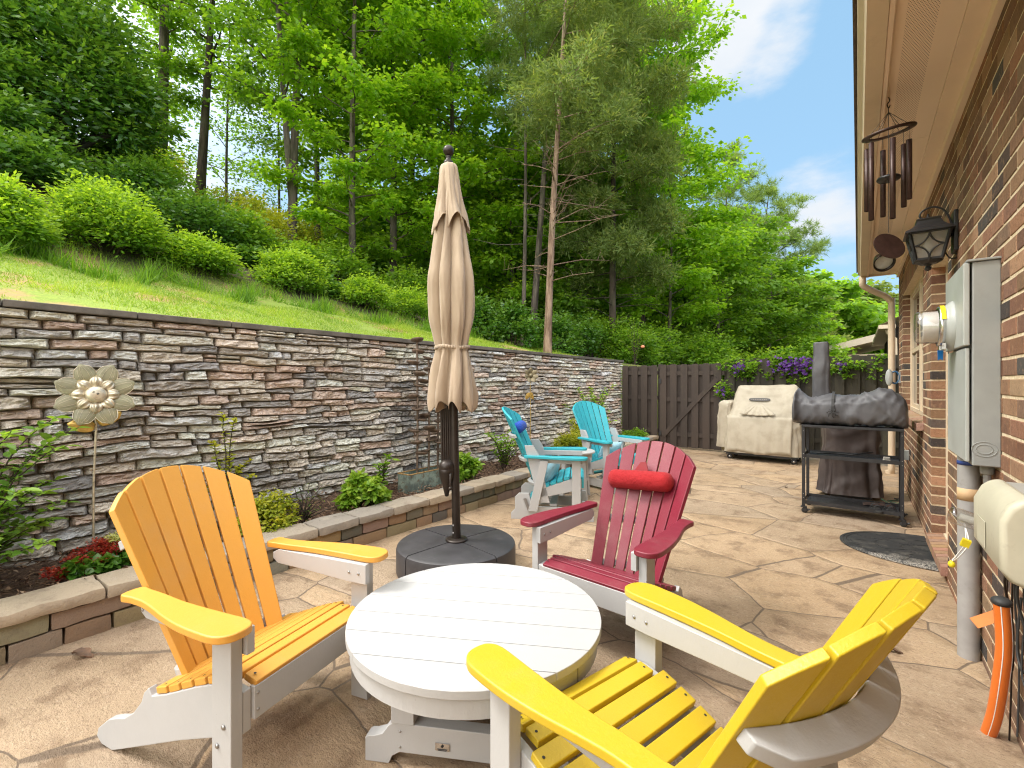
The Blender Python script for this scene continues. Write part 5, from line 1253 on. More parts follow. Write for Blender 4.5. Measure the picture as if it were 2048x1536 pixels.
# clear housing with wires on the conduit
t = thing('clear_wire_housing', 'small clear plastic cap with white wires fixed to the grey conduit', 'wire housing', (.405, 3.05, .72), 0)
mb = MB(); mb.lathe([(.030, -.06), (.038, -.055), (.040, .04), (.034, .055), (.001, .06)], 24, Matrix.Rotation(R(-75), 4, 'Y') @ Matrix.Translation((0, 0, .0))); mb.build('clear_cap', M['meterglass'], t)
mb = MB(); mb.lathe([(.001, -.06), (.036, -.06), (.036, -.045), (.02, -.045), (.018, .02), (.001, .02)], 20, Matrix.Rotation(R(-75), 4, 'Y')); mb.build('collar', M['greyplastic'], t)
for k, pts in enumerate(([(0, -.02, -.04), (-.005, -.06, -.10), (-.03, -.03, -.17), (-.045, -.02, -.20)], [(0, -.03, -.04), (.0, -.10, -.09), (-.03, -.09, -.16), (-.045, -.02, -.205)])):
    mb = MB(); mb.tube(cat_rom(pts, 6, False), .0028, 6); mb.build('wire', pm('wire_white', (.75, .74, .7), .5), t)
M['tagyellow'] = pm('tag_yellow', (.75, .62, .02), .4)
mb = MB(); mb.ball((-.047, -.02, -.22), .014, 8, (1, 1, 1.2)); mb.box((-.01, -.10, -.09), (.03, .02, .035), (.2, .3, 0)); mb.build('yellow_connector', M['tagyellow'], t)
# orange duct and loose cables
t = thing('orange_duct', 'orange plastic duct with white stripes curving from the patio up to the utility box', 'duct', (.42, 2.47, 0), 0)
pp = cat_rom([(-.012, .10, -.01), (.0, .06, .10), (.008, .015, .26), (.012, -.01, .40), (.005, -.015, .545)], 8, False)
mb = MB(); mb.tube(pp, .0235, 24); d_ = mb.build('duct', pm('orange_duct', (.72, .17, .025), .38, .1, stretch=(1, 1, .3)), t)
for an in (150, 255, 330):
    mb = MB(); mb.tube([(p[0]+.0228*math.cos(R(an)), p[1]+.0228*math.sin(R(an)), p[2]) for p in pp], .0022, 5); mb.build('stripe', pm('stripe_white', (.75, .7, .66), .5), d_)
mb = MB(); mb.ball((.005, -.015, .556), .030, 10, (1, 1, .62)); mb.build('seal', M['rubber'], t)
mb = MB(); mb.prism([(-.05, -.02), (.05, -.02), (.05, .02), (-.05, .02)], -.001, .001, M=Matrix.Translation((-.005, .16, .42)) @ Matrix.Rotation(R(60), 4, 'X') @ Matrix.Rotation(R(35), 4, 'Z')); mb.build('warning_tag', pm('tag_orange', (.65, .22, .06), .6), t)
rd = random.Random(31)
t = thing('cable_bundle', 'loose black and brown cables hanging under the utility box', 'cables', (.455, 2.22, 0), 0)
for k in range(11):
    y = -.30+.065*k; b_ = rd.uniform(.05, .42) if k not in (1, 9) else -.01; j = rd.uniform(-.06, .06)
    pts = cat_rom([(-.01, y*.5, .76), (.0+rd.uniform(-.015, .0), y*.8, .62), (.012, y+j, (.62+b_)/2), (.008, y+j*1.5, b_)]+([(.0, y+j+.05, b_+.05), (.01, y+.03, .60)] if b_ > .12 else []), 5, False)
    mb = MB(); mb.tube(pts, rd.choice((.003, .0045, .006)), 6); mb.build('cable', rd.choice((M['rubber'], M['bronze'], pm('cable_brown', (.12, .08, .06), .6))), t)
mb = MB(); mb.lathe([(.001, -.04), (.045, -.04), (.05, -.03), (.05, .02), (.03, .035), (.001, .035)], 22, Matrix.Rotation(R(-90), 4, 'Y'))
# hose reel, outlet and cords
t = thing('hose_reel', 'small grey hose reel with blue hose on the far brick corner', 'hose reel', (.435, 8.70, 1.44), 0)
mb = MB(); mb.lathe([(.001, 0), (.10, 0), (.105, .012), (.09, .02), (.05, .025), (.001, .03)], 28, Matrix.Translation((-.075, -.07, 0)) @ Matrix.Diagonal((.42, 1, 1.15, 1)) @ Matrix.Rotation(R(90), 4, 'X')); mb.build('side_plate', M['greymetal_light'], t)
mb = MB()
for k in range(5): mb.tube([(-.01+.05*math.cos(a), -.05+.022*k, .085*math.sin(a)) for a in [i/24*6.2832 for i in range(25)]], .012, 8, caps=False)
mb.build('hose', pm('blue_hose', (.02, .10, .22), .4), t)
mb = MB(); mb.box((.04, 0, 0), (.03, .12, .16)); mb.build('bracket', M['greymetal'], t)
mb = MB(); mb.box((0, 0, 0), (.05, .075, .115)); o_ = mb.build('outlet_box', M['greymetal_light'], bevel=.005); o_.location = (HX-.025, 7.30, .50); tag(o_, 'small grey weatherproof outlet box low on the brick wall beyond the cart', 'outlet')
mb = MB(); mb.box((-.027, 0, 0), (.008, .06, .095)); mb.build('lid', M['greyplastic'], o_, bevel=.002)
for k, (lb, col) in enumerate((('black power cord trailing from the outlet to the covered cooker', (.02, .02, .02)), ('thin green cord coiled on the patio near the outlet', (.03, .12, .06)))):
    mb = MB(); rd = random.Random(k+5); pts = [(.44, 7.28, .48), (.40, 7.2, .25), (.40, 7.1, .03)]+[(.34+.07*math.sin(i*1.9+k), 7.05-.09*i, .012) for i in range(7)]+[(.2, 6.8, .05)]
    mb.tube(cat_rom(pts, 6, False), .0045, 6); tag(mb.build('extension_cord', pm('cord', col, .5)), lb, 'cord')

# ------------------------------------------------------------------ wall lantern
def lantern():
    t = thing('wall_lantern', 'black wall lantern with arched glass panes on the brick wall', 'lantern', (HX, 3.93, 2.30), 0); B = M['black_metal']; cx = -.135
    mb = MB(); mb.box((-.012, 0, -.01), (.022, .115, .25)); mb.build('wall_plate', B, t, bevel=.006)
    def sq(r_, z_): return [(cx+sx*r_, sy*r_, z_) for sx, sy in ((-1, -1), (1, -1), (1, 1), (-1, 1))]
    mb = MB(); pr = [(.118, -.002), (.116, .008), (.085, .028), (.066, .050), (.056, .075), (.060, .085), (.052, .092)]; vs = [p for r_, z_ in pr for p in sq(r_, z_)]
    mb.add(vs, [(i*4+k, i*4+(k+1) % 4, (i+1)*4+(k+1) % 4, (i+1)*4+k) for i in range(len(pr)-1) for k in range(4)]+[(3, 2, 1, 0), tuple(len(vs)-4+k for k in range(4))]); mb.build('roof', B, t)
    top, bot = sq(.094, -.004), sq(.062, -.165)
    mb = MB()
    for a, b_ in zip(top, bot): mb.beam(a, b_, .013, .013)
    for q in (top, bot):
        for k in range(4): mb.beam(q[k], q[(k+1) % 4], .012, .012)
    mb.build('cage', B, t)
    mb = MB()
    for k in range(4):
        A, Bq, Cc, Dd = [Vector(p) for p in (top[k], top[(k+1) % 4], bot[(k+1) % 4], bot[k])]
        def P(u, w_): return A.lerp(Bq, u).lerp(Dd.lerp(Cc, u), w_)
        for (u0, w0) in ((0, 0), (1, 0), (0, 1), (1, 1)):
            mb.tube([P(u0+(1-2*u0)*.5*math.cos(a), w0+(1-2*w0)*.5*math.sin(a)) for a in [i/8*math.pi/2 for i in range(9)]], .0045, 6, caps=False)
    mb.build('arched_muntin', B, t)
    for k in range(4):
        A, Bq, Cc, Dd = [Vector(p)*1 for p in (top[k], top[(k+1) % 4], bot[(k+1) % 4], bot[k])]; c0 = (A+Bq+Cc+Dd)/4; ce = Vector((cx, 0, c0.z)); off = (ce-c0).normalized()*.004
        mb = MB(); mb.add([A+off, Bq+off, Cc+off, Dd+off], [(0, 1, 2, 3)]); mb.build('pane', M['lampglass'], t)
    mb = MB(); mb.lathe([(.075, -.163), (.07, -.175), (.045, -.19), (.02, -.195), (.012, -.205), (.018, -.215), (.014, -.228), (.001, -.234)], 8, Matrix.Translation((cx, 0, 0)) @ Matrix.Rotation(R(45), 4, 'Z'), smooth=False); mb.build('base_finial', B, t)
    mb = MB(); mb.tube(cat_rom([(-.02, 0, -.03), (-.03, 0, .06), (-.06, 0, .135), (-.11, 0, .165), (-.16, 0, .150), (-.175, 0, .118), (-.155, 0, .098), (-.135, 0, .108)], 5, False), .0055, 8); mb.tube([(cx, 0, .09), (cx, 0, .125)], .006, 8); mb.ball((cx, 0, .105), .010, 6); mb.build('scroll_arm', B, t)
    mb = MB(); mb.tube(cat_rom([(-.02, 0, -.02), (-.05, 0, -.06), (-.055, 0, -.12), (-.035, 0, -.165), (-.005, 0, -.17), (-.0, 0, -.15), (-.012, 0, -.145)], 5, False), .004, 6); mb.build('lower_scroll', B, t)
    mb = MB(); mb.ball((cx, 0, -.085), .027, 10, (1, 1, 1.35)); mb.tube([(cx, 0, -.05), (cx, 0, .0)], .016, 10); mb.build('bulb', pm('bulb_white', (.75, .74, .70), .3), t)
m, t_, b, o = newmat('lamp_glass'); tr = N(t_, 'ShaderNodeBsdfTransparent'); tr.inputs[0].default_value = (.86, .85, .82, 1); df = N(t_, 'ShaderNodeBsdfPrincipled'); df.inputs['Base Color'].default_value = (.6, .58, .54, 1); df.inputs['Roughness'].default_value = .25
ms = N(t_, 'ShaderNodeMixShader'); ms.inputs[0].default_value = .35; t_.links.new(tr.outputs[0], ms.inputs[1]); t_.links.new(df.outputs[0], ms.inputs[2]); t_.links.new(ms.outputs[0], o.inputs[0]); M['lampglass'] = m
lantern()
# flood light under the far eaves
t = thing('flood_light', 'small dark flood light under the far end of the eaves', 'light', (.245, 6.67, SOF), 0)
mb = MB(); mb.lathe([(.001, 0), (.06, 0), (.055, -.025), (.02, -.04)][::-1], 20); mb.build('ceiling_plate', M['bronze'], t)
Mx = Matrix.Translation((-.035, -.10, -.27)) @ Matrix.Diagonal((1.15, 1.15, 1.15, 1)) @ Matrix.Rotation(R(125), 4, 'X') @ Matrix.Rotation(R(15), 4, 'Y')
mb = MB(); mb.tube([(0, 0, -.03), (0, -.01, -.12), (-.03, -.06, -.22)], .014, 8); mb.build('arm', M['bronze'], t)
mb = MB(); mb.lathe([(.001, -.07), (.045, -.06), (.06, -.02), (.085, .06), (.088, .075), (.078, .075), (.07, .055)], 24, Mx); mb.build('lamp_shade', M['bronze'], t)
mb = MB(); mb.lathe([(.001, .045), (.06, .055), (.072, .050)], 24, Mx); mb.build('lens', pm('lens_glass', (.7, .69, .66), .15, spec=.8), t)

# ------------------------------------------------------------------ wind chime
def chime():
    t = thing('wind_chime', 'brown metal tube wind chime hanging from the eaves', 'wind chime', (.139, 3.39, 0), R(YAW)); K = M['copper']
    hz_ = 2.965; rz = 2.775
    mb = MB(); mb.tube(cat_rom([(.0, 0, hz_+.01), (.006, 0, hz_-.01), (-.008, 0, hz_-.03), (.0, 0, hz_-.05), (.009, 0, hz_-.035)], 5, False), .003, 6); mb.tube([(0, 0, hz_-.05), (0, 0, 2.89)], .002, 5); mb.build('hook', M['bronze'], t)
    tilt = Matrix.Translation((0, 0, rz)) @ Euler((R(6), R(-11), 0)).to_matrix().to_4x4()
    mb = MB(); mb.lathe([(.088, -.005), (.122, -.005), (.124, 0), (.122, .005), (.088, .005), (.086, 0), (.088, -.005)], 48, tilt); mb.build('top_ring', K, t)
    mb = MB()
    for k in range(6): 
        a = R(60*k+20); mb.tube([(0, 0, 2.89), tilt @ Vector((.10*math.cos(a), .10*math.sin(a), 0))], .0014, 4)
    mb.tube([(0, 0, 2.89), (0, 0, 2.21)], .0016, 5); mb.build('cord', M['rubber'], t)
    for (x, y, zt, ln) in ((-.098, 0, 2.715, .435), (-.046, -.085, 2.70, .44), (-.060, .082, 2.72, .36), (.036, .085, 2.715, .385), (.050, -.078, 2.695, .325), (.096, .012, 2.715, .355)):
        mb = MB(); mb.lathe([(.010, zt-ln), (.0132, zt-ln), (.0132, zt), (.010, zt), (.010, zt-ln)], 18, Matrix.Translation((x, y, 0))); o_ = mb.build('chime_tube', K, t)
        mb = MB(); q = tilt @ Vector((x, y, 0)); mb.tube([q, (x, y, zt-.01)], .0014, 4); mb.build('tube_cord', M['rubber'], o_)
    mb = MB(); mb.lathe([(.001, -.008), (.052, -.008), (.056, 0), (.052, .008), (.001, .008)], 30, Matrix.Translation((0, 0, 2.515))); mb.build('striker', M['black_metal'], t)
    mb = MB(); mb.lathe([(.001, -.004), (.083, -.004), (.083, .004), (.001, .004)], 40, Matrix.Translation((.003, 0, 2.135)) @ Euler((R(68), R(-4), R(0))).to_matrix().to_4x4(), smooth=False); mb.build('wind_sail', K, t)
chime()

# ------------------------------------------------------------------ garden ornaments
M['gold'] = pm('gold_metal', (.58, .38, .10), .35, .25, ns=30, metal=.5); M['silver'] = pm('silver_metal', (.62, .55, .42), .3, .22, ns=24, metal=.5, dirt=(.45, .28, .08), dirtamt=.5)
m, t_, b, o = newmat('wire_glass_petal'); v = coord(t_); n1 = noi(t_, v, 14, 3); b.inputs['Roughness'].default_value = .3
t_.links.new(mixc(t_, n1, (.34, .33, .22), (.55, .52, .38)), b.inputs['Base Color']); tr = N(t_, 'ShaderNodeBsdfTransparent'); tr.inputs[0].default_value = (.8, .8, .68, 1); ms = N(t_, 'ShaderNodeMixShader'); ms.inputs[0].default_value = .42
t_.links.new(tr.outputs[0], ms.inputs[1]); t_.links.new(b.outputs[0], ms.inputs[2]); t_.links.new(ms.outputs[0], o.inputs[0]); M['petal'] = m
def petal(mb, M4, L, W, cup=.02, r0=.03, nn=(10, 8), ribs=0, rib_h=.003):
    vs = []; nu, nv = nn
    for i in range(nu+1):
        u = i/nu; wd = W/2*(math.sin(math.pi*min(1, .10+.82*u**.8)))**.7*(1-.12*(u > .93))
        for j in range(nv+1):
            s = -1+2*j/nv; y = r0+L*u-(.10*L*(abs(s)**2.0 if u > .8 else 0)*(u-.8)*5); x = s*wd
            z_ = cup*(math.sin(u*3.1)*1.0)*(1-s*s)+rib_h*math.cos(s*math.pi*ribs/2)*(ribs > 0)*math.sin(math.pi*u); vs.append(M4 @ Vector((x, y, z_)))
    mb.add(vs, [(i*(nv+1)+j, i*(nv+1)+j+1, (i+1)*(nv+1)+j+1, (i+1)*(nv+1)+j) for i in range(nu) for j in range(nv)], True)
def metal_flower():
    loc = (-3.95, .83, 0); t = thing('metal_flower', 'large metal garden flower with wire petals and gold centre on a tall stem', 'garden ornament', loc, 0)
    face = Matrix.Translation((0, 0, 1.284)) @ Euler((R(82), 0, R(90-12))).to_matrix().to_4x4()   # local +z looks at the patio
    for k in range(8):
        mb = MB(); petal(mb, face @ Matrix.Rotation(R(45*k+22), 4, 'Z') @ Matrix.Rotation(R(8), 4, 'X'), .158, .116, .012, .055, ribs=9, rib_h=.0012); o_ = mb.build('outer_petal', M['petal'], t)
        q = o_.modifiers.new('s', 'SOLIDIFY'); q.thickness = .002
        mb = MB(); Q = face @ Matrix.Rotation(R(45*k+22), 4, 'Z') @ Matrix.Rotation(R(8), 4, 'X')
        ol = []
        for i in range(17):
            u = i/16; ol.append((.058*(math.sin(math.pi*min(1, .10+.82*u**.8)))**.7*(1-.12*(u > .93)), .055+.158*u-.1*.158*(u-.8)*5*(u > .8)))
        mb.tube([Q @ Vector((x, y, 0)) for x, y in ol]+[Q @ Vector((-x, y, 0)) for x, y in ol[::-1]], .0022, 5)
        for s in (-.6, -.3, 0, .3, .6): mb.tube([Q @ Vector((x*s, y, .012*math.sin((y-.055)/.158*3.1)*(1-s*s))) for x, y in ol[::3]], .0008, 4)
        mb.build('petal_wire', M['silver'], o_)
    for k in range(8):
        mb = MB(); petal(mb, face @ Matrix.Translation((0, 0, .020)) @ Matrix.Rotation(R(45*k), 4, 'Z'), .076, .076, .028, .046, (8, 18), 5, .006); o_ = mb.build('inner_petal', M['silver'], t); q = o_.modifiers.new('s', 'SOLIDIFY'); q.thickness = .002
        mb = MB(); petal(mb, face @ Matrix.Translation((0, 0, .016)) @ Matrix.Rotation(R(45*k), 4, 'Z'), .088, .092, .018, .040, (8, 8)); mb.build('petal_edge', M['gold'], o_)
    mb = MB(); mb.lathe([(.056, .022), (.053, .036), (.043, .047), (.026, .053), (.001, .055)], 28, face); d_ = mb.build('centre_dome', M['silver'], t)
    mb = MB(); rd = random.Random(4)
    for k in range(13):
        a, r_ = k*2.4, .043*math.sqrt((k+.5)/13); cc = Vector((r_*math.cos(a), r_*math.sin(a), .0555-.016*(r_/.043)**2))
        mb.tube([face @ (cc+Vector((.0068*(1-i/22)*math.cos(i*.75), .0068*(1-i/22)*math.sin(i*.75), 0))) for i in range(18)], .0011, 4)
    mb.build('swirl', M['black_metal'], d_)
    mb = MB(); mb.tube(cat_rom([(.0, .0, 1.27), (-.01, -.005, 1.17), (0, 0, 1.07), (0, -.012, .7), (0, -.012, .15)], 5, False), .0065, 8); mb.build('stem', M['silver'], t)
    for s, z_ in ((-1, 1.075), (1, 1.10)):
        mb = MB(); petal(mb, Matrix.Translation((.01, 0, z_)) @ Euler((R(82), 0, R(78))).to_matrix().to_4x4() @ Matrix.Rotation(R(-s*(62 if s > 0 else 78)), 4, 'Z') @ Matrix.Rotation(R(12), 4, 'X'), .135, .085, .012, .008, (10, 10), 3, .003); o_ = mb.build('leaf', M['gold'], t); q = o_.modifiers.new('s', 'SOLIDIFY'); q.thickness = .002
metal_flower()
M['tarnish'] = pm('tarnished_metal', (.24, .20, .12), .5, .4, ns=20, metal=.4)
def small_flower():
    t = thing('metal_flower', 'smaller tarnished metal flower on a stem by the wall behind the teal chairs', 'garden ornament', (-4.02, 5.9, 0), 0)
    face = Matrix.Translation((0, 0, 1.47)) @ Euler((R(80), 0, R(55))).to_matrix().to_4x4()
    for k in range(7):
        mb = MB(); petal(mb, face @ Matrix.Rotation(R(51.4*k), 4, 'Z') @ Matrix.Rotation(R(25), 4, 'X'), .11, .085, .01, .02); o_ = mb.build('petal', M['tarnish'], t); q = o_.modifiers.new('s', 'SOLIDIFY'); q.thickness = .002
    mb = MB(); mb.ball(face @ Vector((0, 0, .02)), .035, 8); mb.build('centre', M['tarnish'], t)
    mb = MB(); mb.tube([(0, 0, 1.46), (0, .01, 1.0), (0, 0, .15)], .005, 6); mb.build('stem', M['gold'], t)
    for s in (-1, 1):
        mb = MB(); petal(mb, Matrix.Translation((0, 0, 1.22)) @ Euler((R(80), R(s*150), R(60))).to_matrix().to_4x4(), .12, .07, .01, .01); mb.build('leaf', M['gold'], t)
small_flower()
def fountain():
    t = thing('trough_sculpture', 'patinated metal trough with three tall stems of rusty cup leaves by the stone wall', 'garden sculpture', (-3.87, 3.60, .17), 0)
    m, t_, b, o = newmat('verdigris'); v = coord(t_); n1 = noi(t_, v, 9, 7, .7); n2 = noi(t_, v, 24, 5, .7)
    c = mixc(t_, rng(t_, n1, .4, .6), (.26, .32, .27), (.12, .15, .13)); c = mixc(t_, rng(t_, n2, .55, .64, 0, .8), c, (.13, .075, .04)); t_.links.new(c, b.inputs['Base Color']); b.inputs['Roughness'].default_value = .6; bump(t_, b, n1, .5, .01)
    mb = MB(); L, D, H = .30, .09, .225; w_ = .006
    mb.box((D, 0, H/2), (w_, 2*L, H)); mb.box((-D, 0, H/2), (w_, 2*L, H)); mb.box((0, L, H/2), (2*D-w_, w_, H)); mb.box((0, -L, H/2), (2*D-w_, w_, H)); mb.box((0, 0, H*.8), (2*D-w_, 2*L-w_, .004)); mb.build('trough', m, t)
    rm = pm('rusty_rim', (.34, .20, .07), .7, .4, ns=30); mb = MB()
    for a, b_ in (((D, -L, H), (D, L, H)), ((-D, -L, H), (-D, L, H)), ((-D, L, H), (D, L, H)), ((-D, -L, H), (D, -L, H))): mb.tube([a, b_], .007, 6)
    mb.build('rim', rm, t)
    rs = pm('rust_cup', (.15, .105, .075), .6, .4, ns=20, metal=.3); rd = random.Random(9)
    for y, top, n_ in ((-.11, 1.66, 11), (.06, 1.47, 9), (.20, 1.22, 8)):
        mb = MB(); mb.tube([(0, y, .16), (.004, y+.004, top*.5), (0, y, top)], .012, 8); st = mb.build('stem', rs, t)
        for i in range(n_):
            z_ = top-.01-i*(top-.30)/n_; a = i*2.0+rd.uniform(-.3, .3); s = 1 if i else 0
            mb = MB(); r_ = .082; Mx = Matrix.Translation((.05*math.cos(a)*s, y+.05*math.sin(a)*s, z_)) @ Euler((rd.uniform(-.25, .25), rd.uniform(-.25, .25), 0)).to_matrix().to_4x4()
            mb.lathe([(.004, -.012), (.045, -.008), (.070, .002), (r_, .018), (r_-.003, .020), (.030, -.004), (.001, -.008)], 12, Mx, fn=lambda th, z__: 1+.14*math.cos(th*2+1)); mb.build('cup_leaf', rs, t)
fountain()
# ------------------------------------------------------------------ plants in the bed
def sprig_shrub(name, label, cat, loc, seed, stems, leaf, L, wr, form='fold', per=26, mat_stem='bark_dark', curve=.3, fresh=.3, group=None, leaf_start=.15, up=.5):
    """arching stems with individual leaves; stems = [(dx, dy, h)]"""
    rg = np.random.default_rng(seed); rd = random.Random(seed); t = thing(name, label, cat, loc, 0, group); st = MB(); Ps, Ds, Ns, Fr = [], [], [], []
    for (dx, dy, h) in stems:
        pts = []
        for i in range(9):
            s = i/8; pts.append(Vector((dx*(s**1.3)+rd.uniform(-.01, .01), dy*(s**1.3)+rd.uniform(-.01, .01), h*math.sin(s*1.57*(1-curve*.3))/math.sin(1.57*(1-curve*.3)))))
        st.tube(pts, [.006*(1-.8*i/8)+.0012 for i in range(9)], 5, caps=False)
        for k in range(per):
            s = leaf_start+(1-leaf_start)*(k+rd.random())/per; f = s*8; i = min(7, int(f)); p = pts[i].lerp(pts[i+1], f-i); ax_ = (pts[i+1]-pts[i]).normalized()
            a = k*2.4; side = Vector((math.cos(a), math.sin(a), 0)); d = (side*.9+ax_*.5+Vector((0, 0, rd.uniform(-.25, .35)))).normalized()
            Ps.append(p); Ds.append(d); Ns.append(Vector((rd.gauss(0, .35), rd.gauss(0, .35), up+.5))); Fr.append(s**3)
    st.build('stem', M[mat_stem], t)
    P, D, Nn = [np.array([tuple(x) for x in a]) for a in (Ps, Ds, Ns)]; n = len(P); Ls = L*(.6+.6*rg.random(n))
    V, F = blades(P, D, Nn, Ls, Ls*wr, form); mult = len(F)//n
    T = np.repeat(np.stack([rg.random(n), np.clip(np.array(Fr)*fresh*2*rg.random(n)+fresh*.2, 0, 1), rg.random(n)], 1), mult, 0)
    np_mesh('leaves', V, F, T, M[leaf], t); return t
rd = random.Random(77)
def st_(n, r_, h0, h1): return [(rd.gauss(0, r_), rd.gauss(0, r_), rd.uniform(h0, h1)) for _ in range(n)]
sprig_shrub('camellia_bush', 'glossy green leafy bush at the left end of the planting bed', 'bush', (-3.80, .22, .18), 1, st_(52, .21, .30, .95)+[(.12, .42, .82), (.10, .48, .92), (.05, .38, .62), (.15, .42, .50), (.05, .40, .98), (.1, .35, .40)], 'leaf_dark', .068, .52, per=46, fresh=.9)
sprig_shrub('spindly_shrub', 'tall thin yellow green shoots in front of the stone wall', 'shrub', (-3.95, 1.60, .18), 2, [(-.02, -.10, .74), (.0, -.02, .95), (.0, .07, .90), (.0, .12, .52), (0, .17, .56), (-.02, -.14, .40), (.02, .03, .62), (.03, .20, .44)], 'leaf_yellow', .048, .6, per=40, fresh=.5, leaf_start=.05)
bush('yellow_shrub', 'yellow green feathery shrub behind the orange chair', 'shrub', (-3.72, 1.80, .18), 3, .20, .26, .42, 'leaf_yellow', 2600, .032, .5, None, 'fold', .30, .5)
sprig_shrub('strappy_grass', 'clump of thin strappy green blades between two shrubs', 'ornamental grass', (-3.75, 2.12, .19), 4, [(rd.gauss(0, .10), rd.gauss(0, .12), rd.uniform(.10, .30)) for _ in range(24)], 'leaf_mid', .05, .10, 'kite', per=5, curve=1.2)
bush('lime_shrub', 'rounded lime green leafy shrub between the strappy grass and the metal trough', 'shrub', (-3.70, 2.68, .18), 5, .19, .21, .40, 'leaf_lime', 2400, .062, .5, None, 'fold', .28, .5)
sprig_shrub('small_plant', 'small dark green leafy plant left of the metal trough', 'plant', (-3.98, 3.10, .19), 6, st_(7, .05, .28, .44), 'leaf_mid', .085, .42, per=9)
bush('lime_shrub', 'bright green leafy shrub just behind the umbrella crank', 'shrub', (-3.72, 4.08, .18), 7, .17, .20, .46, 'leaf_lime', 2200, .065, .5, None, 'fold', .28, .4)
sprig_shrub('rose_shrub', 'open leafy shrub with a few pink tips beside the nearer teal chair', 'shrub', (-3.80, 4.95, .18), 8, st_(20, .16, .28, .58)+[(.05, -.42, .55), (.0, -.30, .50)], 'leaf_mid', .055, .5, per=22, fresh=.4)
bush('golden_shrub', 'low golden yellow shrub between the two teal chairs', 'shrub', (-3.78, 6.75, .18), 9, .30, .42, .46, 'leaf_yellow', 4200, .035, .5, None, 'kite', .28, .5)
sprig_shrub('climbing_shrub', 'large loose green shrub against the stone wall near the gate', 'shrub', (-4.0, 7.95, .18), 10, st_(46, .30, .45, 1.15), 'leaf_mid', .07, .5, per=26, fresh=.6)
bush('low_shrub', 'low dark green shrub in the far corner of the bed by the gate', 'shrub', (-3.75, 9.35, .18), 11, .28, .30, .26, 'leaf_mid', 2200, .04, .5, None, 'kite', .3, .3)
bush('golden_shrub', 'pale yellow upright shrub beside the loose green shrub', 'shrub', (-3.95, 7.15, .18), 12, .16, .22, .80, 'leaf_yellow', 2200, .035, .5, None, 'kite', .3, .6)
def kalanchoe():
    t = bush('flowering_plant', 'low plant with clusters of red and pale yellow flowers by the kerb', 'flowers', (-3.72, .80, .19), 13, .12, .20, .13, 'leaf_dark', 700, .05, .75, None, 'fold', .3, .2)
    rg = np.random.default_rng(3)
    for nm, col, y0, y1, n, hz0 in (('red_flowers', ((.16, .030, .012), (.38, .02, .02), (.55, .10, .04)), -.24, .12, 2600, .145), ('yellow_flowers', ((.30, .36, .06), (.5, .5, .16), (.7, .66, .35)), .04, .28, 1400, .185)):
        mt = leafmat(nm, *col, .3); k = 26; cen = np.stack([rg.uniform(-.10, .09, k), rg.uniform(y0, y1, k), np.zeros(k)], 1); cen[:, 2] = hz0+rg.uniform(-.05, .05, k)-1.2*cen[:, 0]*0-.8*np.abs(cen[:, 1])*.4
        if nm[0] == 'y': cen[:, 0] -= .07
        V, F, T = clump_leaves(rg, cen, np.full(k, .038), .6, n//k, .014, .75, .3, .8, 0); np_mesh(nm, V, F, T, mt, t)
kalanchoe()
# clematis on the fence
def vine(label, x0, x1, z0, z1, n, seed, flowers=0, L=.06):
    rg = np.random.default_rng(seed); rd = random.Random(seed); t = thing('clematis_vine', label, 'vine', ((x0+x1)/2, 9.78, (z0+z1)/2), 0, 'vines on the wooden fence'); k = max(5, n//30)
    cen = np.stack([rg.normal(0, .5, k)*(x1-x0)*.48, rg.uniform(-.10, .06, k), rg.normal(0, .5, k)*(z1-z0)*.45], 1)
    V, F, T = clump_leaves(rg, cen, np.full(k, .085)*(.6+.8*rg.random(k)), .9, n//k, L, .6, .5, .3, .1); np_mesh('leaves', V, F, T, M['leaf_mid'], t)
    st = MB()
    for i in range(5):
        a = Vector(cen[rd.randrange(k)]); b_ = Vector(cen[rd.randrange(k)]); st.tube([a, a.lerp(b_, .5)+Vector((0, -.03, -.05)), b_], .003, 4)
    st.build('stem', M['bark_dark'], t)
    if flowers:
        m_ = flowers; P = np.stack([rg.normal(0, .42, m_)*(x1-x0)*.45, rg.uniform(-.22, -.10, m_), rg.normal(-.12, .3, m_)*(z1-z0)*.5], 1); Ps, Ds, Ns = [], [], []
        for p in P:
            q = unit(rg.normal(size=(1, 3))*.6+np.array([[0, -1, .4]]))[0]; u_ = unit(np.cross(q, [0, 0, 1.])[None])[0]; v_ = np.cross(q, u_)
            for j in range(5): a = j*1.2566+p[0]*9; Ps.append(p); Ds.append(u_*math.cos(a)+v_*math.sin(a)); Ns.append(q)
        V, F = blades(np.array(Ps), np.array(Ds), np.array(Ns), .029, .019); T = rg.random((len(F), 3))*np.array([1, .35, 1])
        np_mesh('purple_flowers', V, F, T, M['purple'], t)
M['purple'] = leafmat('purple_petals', (.045, .008, .13), (.10, .022, .26), (.24, .10, .38), .2)
vine('purple flowering clematis spilling over the fence between the two covered grills', -1.35, -.45, 1.42, 2.02, 1900, 5, 170)
vine('small clematis clump with dark flowers on top of the fence right of the gate', -2.05, -1.5, 1.45, 1.90, 1000, 6, 34)
vine('small clump of vine leaves on the latch side of the gate', -2.25, -1.95, 1.05, 1.42, 420, 7, 16)
vine('thin green vine over the fence top beside the downspout', -.25, .42, 1.45, 1.86, 320, 8, 0)
vine('few dark flowers and leaves on the fence right of the oven chimney', -.36, -.10, 1.55, 1.80, 240, 9, 16)

